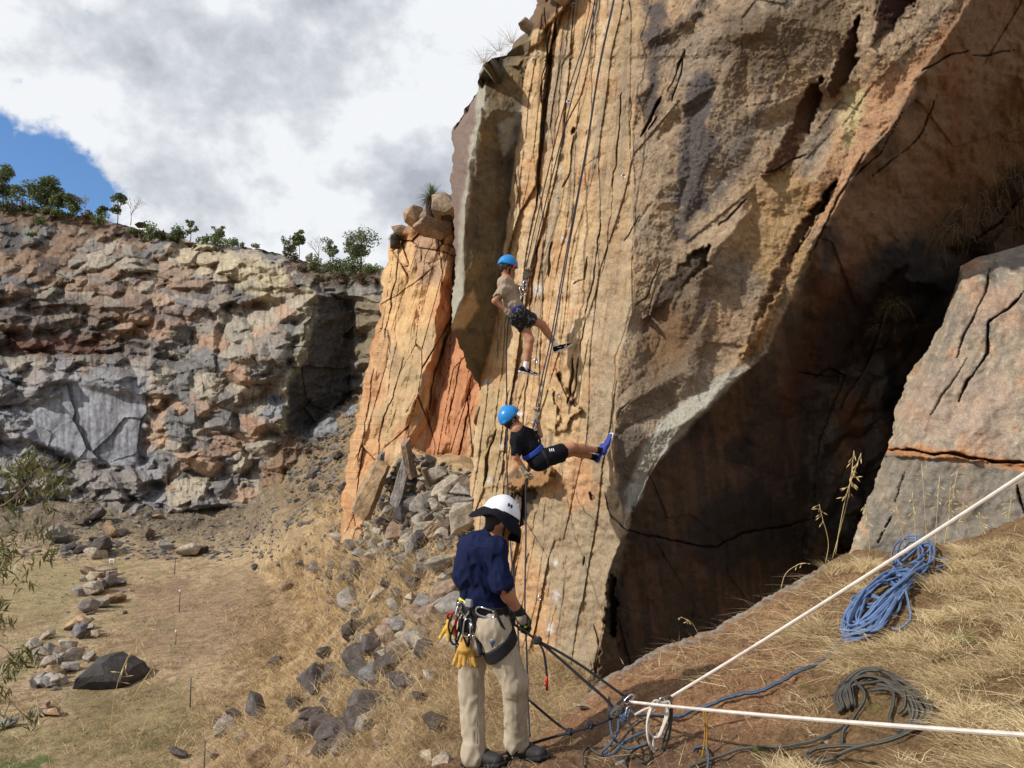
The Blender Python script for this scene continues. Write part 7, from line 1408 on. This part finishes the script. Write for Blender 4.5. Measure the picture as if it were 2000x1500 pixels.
# white knot with hanging bights
W = lambda x, y, d=4.72: P(x, y, d)
rope([[W(1270, 1380), W(1280, 1368), W(1294, 1372), W(1308, 1372), W(1300, 1400), W(1292, 1425), W(1283, 1441), W(1272, 1435), W(1265, 1410), W(1270, 1385), W(1285, 1376)], [W(1300, 1375, 4.7), W(1305, 1395, 4.7), W(1296, 1420, 4.7), W(1288, 1438, 4.7), W(1277, 1440, 4.7)], [W(1272, 1384, 4.7), W(1264, 1412, 4.7), W(1266, 1445, 4.7), W(1278, 1470, 4.7)], [W(1276, 1437, 4.72), W(1276, 1455, 4.7), W(1278, 1470, 4.7)],
      [W(1240, 1396, 4.8), W(1258, 1386, 4.76), W(1275, 1380), W(1290, 1378)], [W(1268, 1374), W(1276, 1384), W(1284, 1370), W(1278, 1390)]], .0078, R_WHITE, 'white rope knot with loops hanging down', n=7)
rope([[P(1306, 1366, 4.74), P(1312, 1380, 4.74), P(1311, 1410, 4.74), P(1306, 1440, 4.74), P(1296, 1470, 4.74), P(1284, 1500, 4.74), P(1275, 1530, 4.7)], [P(1308, 1372, 4.76), P(1308, 1405, 4.76), P(1298, 1440, 4.76), P(1288, 1470, 4.76), P(1280, 1500, 4.76)], [P(1304, 1364, 4.73), P(1310, 1361, 4.73), P(1312, 1370, 4.73)]], .007, R_DARK, 'dark brown rope loops hanging right behind the white knot')
rope([[P(1371, 1384, 4.5), P(1375, 1380, 4.48), P(1379, 1386, 4.5), P(1374, 1390, 4.48), P(1372, 1386, 4.5)], [P(1374, 1388, 4.48), P(1377, 1420, 4.46), P(1374, 1460, 4.44), P(1366, 1500, 4.42)], [P(1378, 1388, 4.48), P(1381, 1420, 4.46), P(1380, 1460, 4.44), P(1388, 1500, 4.42)]], .0042, R_GOLD, 'gold cord hitched round the white rope with two tails', n=6)
# ropes on the ground
def gpath(pts, lift, m=9):
    q = [(2*pts[0][0]-pts[1][0], 2*pts[0][1]-pts[1][1])]+[p[:2] for p in pts]+[(2*pts[-1][0]-pts[-2][0], 2*pts[-1][1]-pts[-2][1])]; ex = [p[2] if len(p) > 2 else 0 for p in pts]; out = []
    for i in range(len(pts)-1):
        a, b, c, d = (np.array(t) for t in q[i:i+4])
        for t in np.arange(m)/m:
            z = .5*((2*b)+(-a+c)*t+(2*a-5*b+4*c-d)*t*t+(-a+3*b-3*c+d)*t**3); out.append(onF(float(z[0]), float(z[1]), lift+ex[i]*(1-t)+ex[i+1]*t))
    hz = np.array([p.z for p in out]); h2 = np.array([hz[max(0, i-1):i+2].max() for i in range(len(hz))]); h2 = np.convolve(np.pad(h2, 2, mode='edge'), np.ones(5)/5, 'valid')
    for p, z in zip(out, h2): p.z = float(z)
    return out
def ground_rope(px_pts, r, mat, lb, lift=0, name='rope', wob=3, **k):
    return rope(gpath(px_pts, r+lift), r, mat, lb, res=1, **k)
ground_rope([(1655, 1252), (1610, 1286), (1560, 1318), (1505, 1348), (1450, 1368), (1400, 1384), (1350, 1398), (1318, 1408), (1290, 1410)], .0125, R_SLATE, 'slate blue rope lying from the blue coil down to the white knot', .03)
def loops(n, c, rx, ry, ang, seed, T, k=9, r=.008, drift=(0, 0), lift=.01, wob=.42):
    rg = random.Random(seed); out = []; ca, sa = math.cos(ang), math.sin(ang); ph = rg.uniform(0, 6)
    for i in range(n*k):
        t = i*2*math.pi/k+ph; f = i/(n*k); a = rx*(1+wob*rg.uniform(-1, 1)*.6); b = ry*(1+wob*rg.uniform(-1, 1)); x, y = math.cos(t)*a, math.sin(t)*b; out.append(T(c[0]+x*ca-y*sa+drift[0]*f, c[1]+x*sa+y*ca+drift[1]*f, lift+.06*rg.random()))
    return out
ol = []; idp = lambda x, y, l: (x, y, l)
for n_, c_, rx, ry, an, sd, lf in ((7, (1722, 1192), 80, 19, -.66, 1, .03), (6, (1712, 1203), 66, 27, -.66, 2, .005), (4, (1780, 1120), 46, 24, -.75, 3, .02), (4, (1700, 1222), 52, 22, -.5, 4, .02), (3, (1775, 1108), 36, 24, -1.1, 5, .05), (4, (1735, 1180), 84, 14, -.72, 6, .05)): ol.append(gpath(loops(n_, c_, rx, ry, an, sd, idp, lift=lf), .012, 5))
for q_ in ([(1760, 1120, .04), (1800, 1085, .07), (1818, 1076, .07), (1817, 1094, .06), (1790, 1110, .04)], [(1780, 1140, .04), (1800, 1110, .04), (1830, 1100, .02), (1862, 1098, .01)], [(1800, 1125, .03), (1830, 1118, .02), (1858, 1106, .01)], [(1765, 1165, .05), (1775, 1195, .03), (1778, 1215, .02), (1760, 1228, .01), (1738, 1228, .01)]): ol.append(gpath(q_, .012, 5))
cb = empty('rope_coil', onF(1730, 1180)); tag(cb, 'tangled blue rope coil wrapped round its middle, high on the bank', 'rope coil')
tube_obj('strands', [tube(p, .0092, 6, res=1) for p in ol], R_BLUE, cb, cb.location)
c0 = onF(1776, 1136, .05); ax = nrm(onF(1800, 1105)-onF(1750, 1165)); u = nrm(ax.cross(Vector((0, 0, 1)))); v = u.cross(ax)
tube_obj('wrap', [tube([c0+ax*(.012*i-.04+.012*t/6.28)+u*math.cos(t)*.085+v*math.sin(t)*.07 for t in np.linspace(0, 6.283, 12)], .0085, 6, res=4) for i in range(6)]+[tube([c0+u*.08, c0+u*.14+v*.05, c0+u*.12-ax*.08, c0+u*.06-ax*.10], .0085, 6)], R_DARK, cb, cb.location)
tube_obj('tag', [tube([onF(1740, 1152, .09), onF(1747, 1143, .10), onF(1752, 1138, .10)], .012, 6)], plain('orange_tag', (196, 84, 60), .7), cb, cb.location)
dk = empty('rope_coil', onF(1730, 1390)); tag(dk, 'dark grey-brown rope coiled in ovals on the straw near the bottom right', 'rope coil')
arcs = []
for i in range(7):
    f = i/6; w_ = rr.uniform(-7, 7); v_ = rr.uniform(-6, 6); arcs.append([(1640+30*f+v_, 1408-10*f, .0), (1632+34*f, 1378+w_*.5, .01+.012*(i % 3)), (1668+w_, 1342+26*f, .02+.015*(i % 2)), (1715+w_*2, 1330+36*f, .01+.02*(i % 3)), (1772-18*f+v_, 1344+34*f+w_, .01+.014*((i+1) % 3)), (1812-40*f, 1376+14*f, .01*(i % 3)), (1822-44*f+w_, 1410+v_, .0+.015*(i % 2)), (1800-30*f, 1438-12*f+v_, 0), (1752+v_*2, 1450-16*f, 0)])
arcs += [[(1700, 1382, .02), (1742, 1378, .02), (1745, 1400, .0), (1738, 1420, .0), (1765, 1446), (1800, 1440)], [(1672, 1364, .04), (1690, 1390, .01), (1672, 1420), (1648, 1450), (1644, 1470)], [(1690, 1375, .02), (1735, 1360, .04), (1760, 1370, .03), (1768, 1396, .01), (1752, 1412)],
    [(1655, 1412), (1640, 1432), (1600, 1456), (1530, 1466), (1450, 1472), (1390, 1490), (1340, 1516)], [(1806, 1442), (1750, 1466), (1690, 1480), (1620, 1478), (1580, 1488), (1590, 1500), (1640, 1498), (1700, 1480), (1780, 1452), (1818, 1420)]]
arcs = [gpath([(q+(0,))[:3] for q in a_], .022, 6) for a_ in arcs]
tube_obj('strands', [tube(p, .0092, 7, res=1) for p in arcs], R_DARK, dk, dk.location)
rope([[onF(1190, 1400, .12), P(1193, 1425, 4.75), P(1205, 1450, 4.7), P(1228, 1462, 4.68), P(1265, 1452, 4.68)], [P(1209, 1405, 4.8), P(1206, 1430, 4.78), P(1190, 1455, 4.76), P(1176, 1468, 4.76), P(1180, 1476, 4.76), P(1200, 1470, 4.76), P(1225, 1445, 4.74), P(1270, 1425, 4.74)], [P(1232, 1388, 4.84), P(1245, 1396, 4.82), P(1270, 1397, 4.8), P(1300, 1400, 4.78)]], .0085, R_SLATE, 'slate blue rope loops drooping from the tangle')
rope([[onF(1140, 1520, .02), onF(1138, 1490, .02), onF(1150, 1474, .02), onF(1175, 1484, .02), onF(1205, 1470, .04), onF(1240, 1440, .06), onF(1275, 1425, .1)], [onF(1222, 1520, .02), onF(1222, 1490, .02), onF(1245, 1470, .04), onF(1265, 1464, .04)], [onF(1240, 1480, .02), onF(1250, 1494, .02), onF(1268, 1488, .02), onF(1266, 1468, .03)], [P(1225, 1404, 4.86), P(1236, 1424, 4.84), P(1248, 1446, 4.8)]], .008, R_DARK, 'dark rope loops lying under the tangle at the bottom')
rope([onF(1355, 1478, .02), onF(1360, 1464, .02), onF(1376, 1466, .02), onF(1384, 1486, .02), onF(1380, 1520, .02)], .008, R_SLATE, 'small hook-shaped slate rope end near the gold cord')
# climbing ropes on the wall
def aw(x, y, off): return P(x, y, depthA(x, y)-off)
for i, (st, lb) in enumerate((([(1166, -60), (1160, 10), (1142, 80), (1105, 196), (1062, 370), (1028, 520)], 'left strand of the rope pair leading up from the higher boy'), ([(1170, -60), (1164, 15), (1146, 85), (1110, 220), (1072, 370), (1036, 522)], 'right strand of the rope pair leading up from the higher boy'))):
    rope([P(x, y, 10.15-.08*k) for k, (x, y) in enumerate(st)]+[P(1026+i*4, 545, 9.66)], .0085, R_CLIMB, lb)
for i, lb in enumerate(('left strand of the long rope pair leading up from the lower boy', 'right strand of the long rope pair leading up from the lower boy')):
    st = [(1206, -60), (1198, 0), (1170, 130), (1143, 300), (1105, 500), (1078, 650), (1058, 740), (1046, 800)]
    rope([P(x+i*(1.5+5*max(0, (y-350)/450)*(1 if y < 800 else 1.2)), y, 9.2-.08*k) for k, (x, y) in enumerate(st)], .0085, R_CLIMB, lb)
rope([P(1018, 590, 9.58), P(1022, 570, 9.58), P(1026, 550, 9.6)], .009, R_BLK, 'doubled cord and belay gear in front of the higher boy\'s chest'); carabiner((1020, 570), .3, .11, 'steel carabiner at the higher boy\'s belay loop', D=9.55, yaw=.2, r=.008); carabiner((1025, 556), -.2, .1, 'figure eight like steel ring above the boy\'s belay carabiner', D=9.57, yaw=.3, r=.008)
rope([P(1046, 820, 8.66), P(1042, 838, 8.64), P(1048, 858, 8.62)], .010, R_BLK, 'doubled black cord between the lower boy\'s glove and harness'); carabiner((1044, 832), .2, .1, 'steel carabiner below the lower boy\'s raised glove', D=8.62, yaw=.4, r=.008)
for o in C.objects:
    if o.get('category') == 'carabiner' and 'boy' in o['label']: del o['group']
rope([P(995, 610, 9.5), P(991, 640, 9.6), P(989, 700, 9.8), P(990, 800, 9.8), P(990, 900, 9.6), P(992, 960, 9.4), P(999, 1090, 8.6), P(1008, 1180, 8.0), P(1013, 1260, 7.6), P(1016, 1360, 7.4)], .009, R_CLIMB, 'thin rope hanging from the higher boy down behind the white helmet')
rope([P(1030, 925, 8.5), P(1027, 960, 8.5), P(1027, 1060, 8.3), P(1025, 1180, 8.0), P(1029, 1280, 7.6), P(1031, 1370, 7.4), P(1035, 1440, 7.2)], .009, R_CLIMB, 'thin rope hanging from the lower boy past the instructor\'s glove')
# bolts in the wall
for x, y, lb in ((1041, 117, 'steel bolt hanger high on the left of the wall'), (1050, 104, 'steel bolt hanger just right of the highest left one'), (1110, 197, 'bolt hanger behind the upper rope pair'), (1090, 387, 'bolt hanger left of the long ropes'), (1119, 8, 'bolt hanger at the top edge of the photo'), (1217, 342, 'bolt hanger near the arete of the tall wall'),
             (1046, 702, 'small bolt ring between the two boys'), (1053, 1166, 'bolt ring right of the navy sleeve'), (1042, 1331, 'bolt ring right of the instructor\'s knee'), (1090, 770, 'bolt hanger on the pale flake above the lower boy')):
    c = aw(x, y, .03); root = empty('bolt_hanger', c); tag(root, lb, 'bolt'); tube_obj('ring', [tube([c+Vector((math.cos(t)*.022, -.01, math.sin(t)*.026-.02)) for t in np.linspace(0, 6.283, 9)], .006, 6, res=3)], M_STEEL, root, c); tube_obj('bolt', [tube([c+Vector((0, .05, .012)), c+Vector((0, -.02, .012))], .011, 6, res=1)], M_STEEL, root, c)
# stakes and the little white sign on the floor
M_STAKE = plain('steel_stake', (84, 80, 78), .6, .3); M_CAP = plain('white_cap', (226, 226, 226), .6)
for x, y0, h, lb in ((371, 1384, 56, 'dark stake nearest the middle of the quarry floor'), (343, 1258, 24, 'stake in the middle distance with a white cap'), (350, 1196, 38, 'thin stake with a white cap behind the middle one'), (341, 1122, 32, 'farthest stake, in front of the large grey boulder'), (398, 1530, 80, 'stake cut by the bottom edge beside the flat slab')):
    p = onG(x, y0); s = dist(p)/FPX; root = empty('stake', p); tag(root, lb, 'stake'); tube_obj('post', [tube([p-Vector((0, 0, .2)), p+Vector((.3*s, 0, h*s))], [1.3*s if y0 > 1300 else .9*s]*2, 6, res=1)], M_STAKE, root, p)
    if 'cap' in lb: tube_obj('cap', [tube([p+Vector((.3*s, 0, h*s)), p+Vector((.3*s, 0, (h+4)*s))], 2*s, 6, res=1)], M_CAP, root, p)
p = onG(218, 1104); s = dist(p)/FPX; root = empty('sign', p); tag(root, 'small white square sign at the foot of the dark heap', 'sign')
tag(sdf_obj('board', [box(p+Vector((0, 0, 9*s)), (5*s, .02, 4*s), ((1, 0, 0), (0, 1, 0), (0, 0, 1)), .01)], M_CAP, .03, root, p, pad=.1), None); tube_obj('leg', [tube([p+Vector((0, .04, -.1)), p+Vector((0, .04, 9*s))], .03, 5, res=1)], M_STAKE, root, p)
cu = bpy.data.curves.new('lettering', 'FONT'); cu.body = 'A1'; cu.size = 5.5*s; cu.align_x = 'CENTER'; cu.extrude = .004; tx = bpy.data.objects.new('lettering_tmp', cu); C.objects.link(tx); bpy.context.view_layer.update()
me = bpy.data.meshes.new_from_object(tx.evaluated_get(bpy.context.evaluated_depsgraph_get())); bpy.data.objects.remove(tx); me.materials.clear(); me.materials.append(M_BLACK); lt = bpy.data.objects.new('lettering', me); C.objects.link(lt); lt.parent = root; lt.location = (0, -.035, 7*s); lt.rotation_euler = (math.pi/2, 0, 0)
for im in bpy.data.meshes: pass
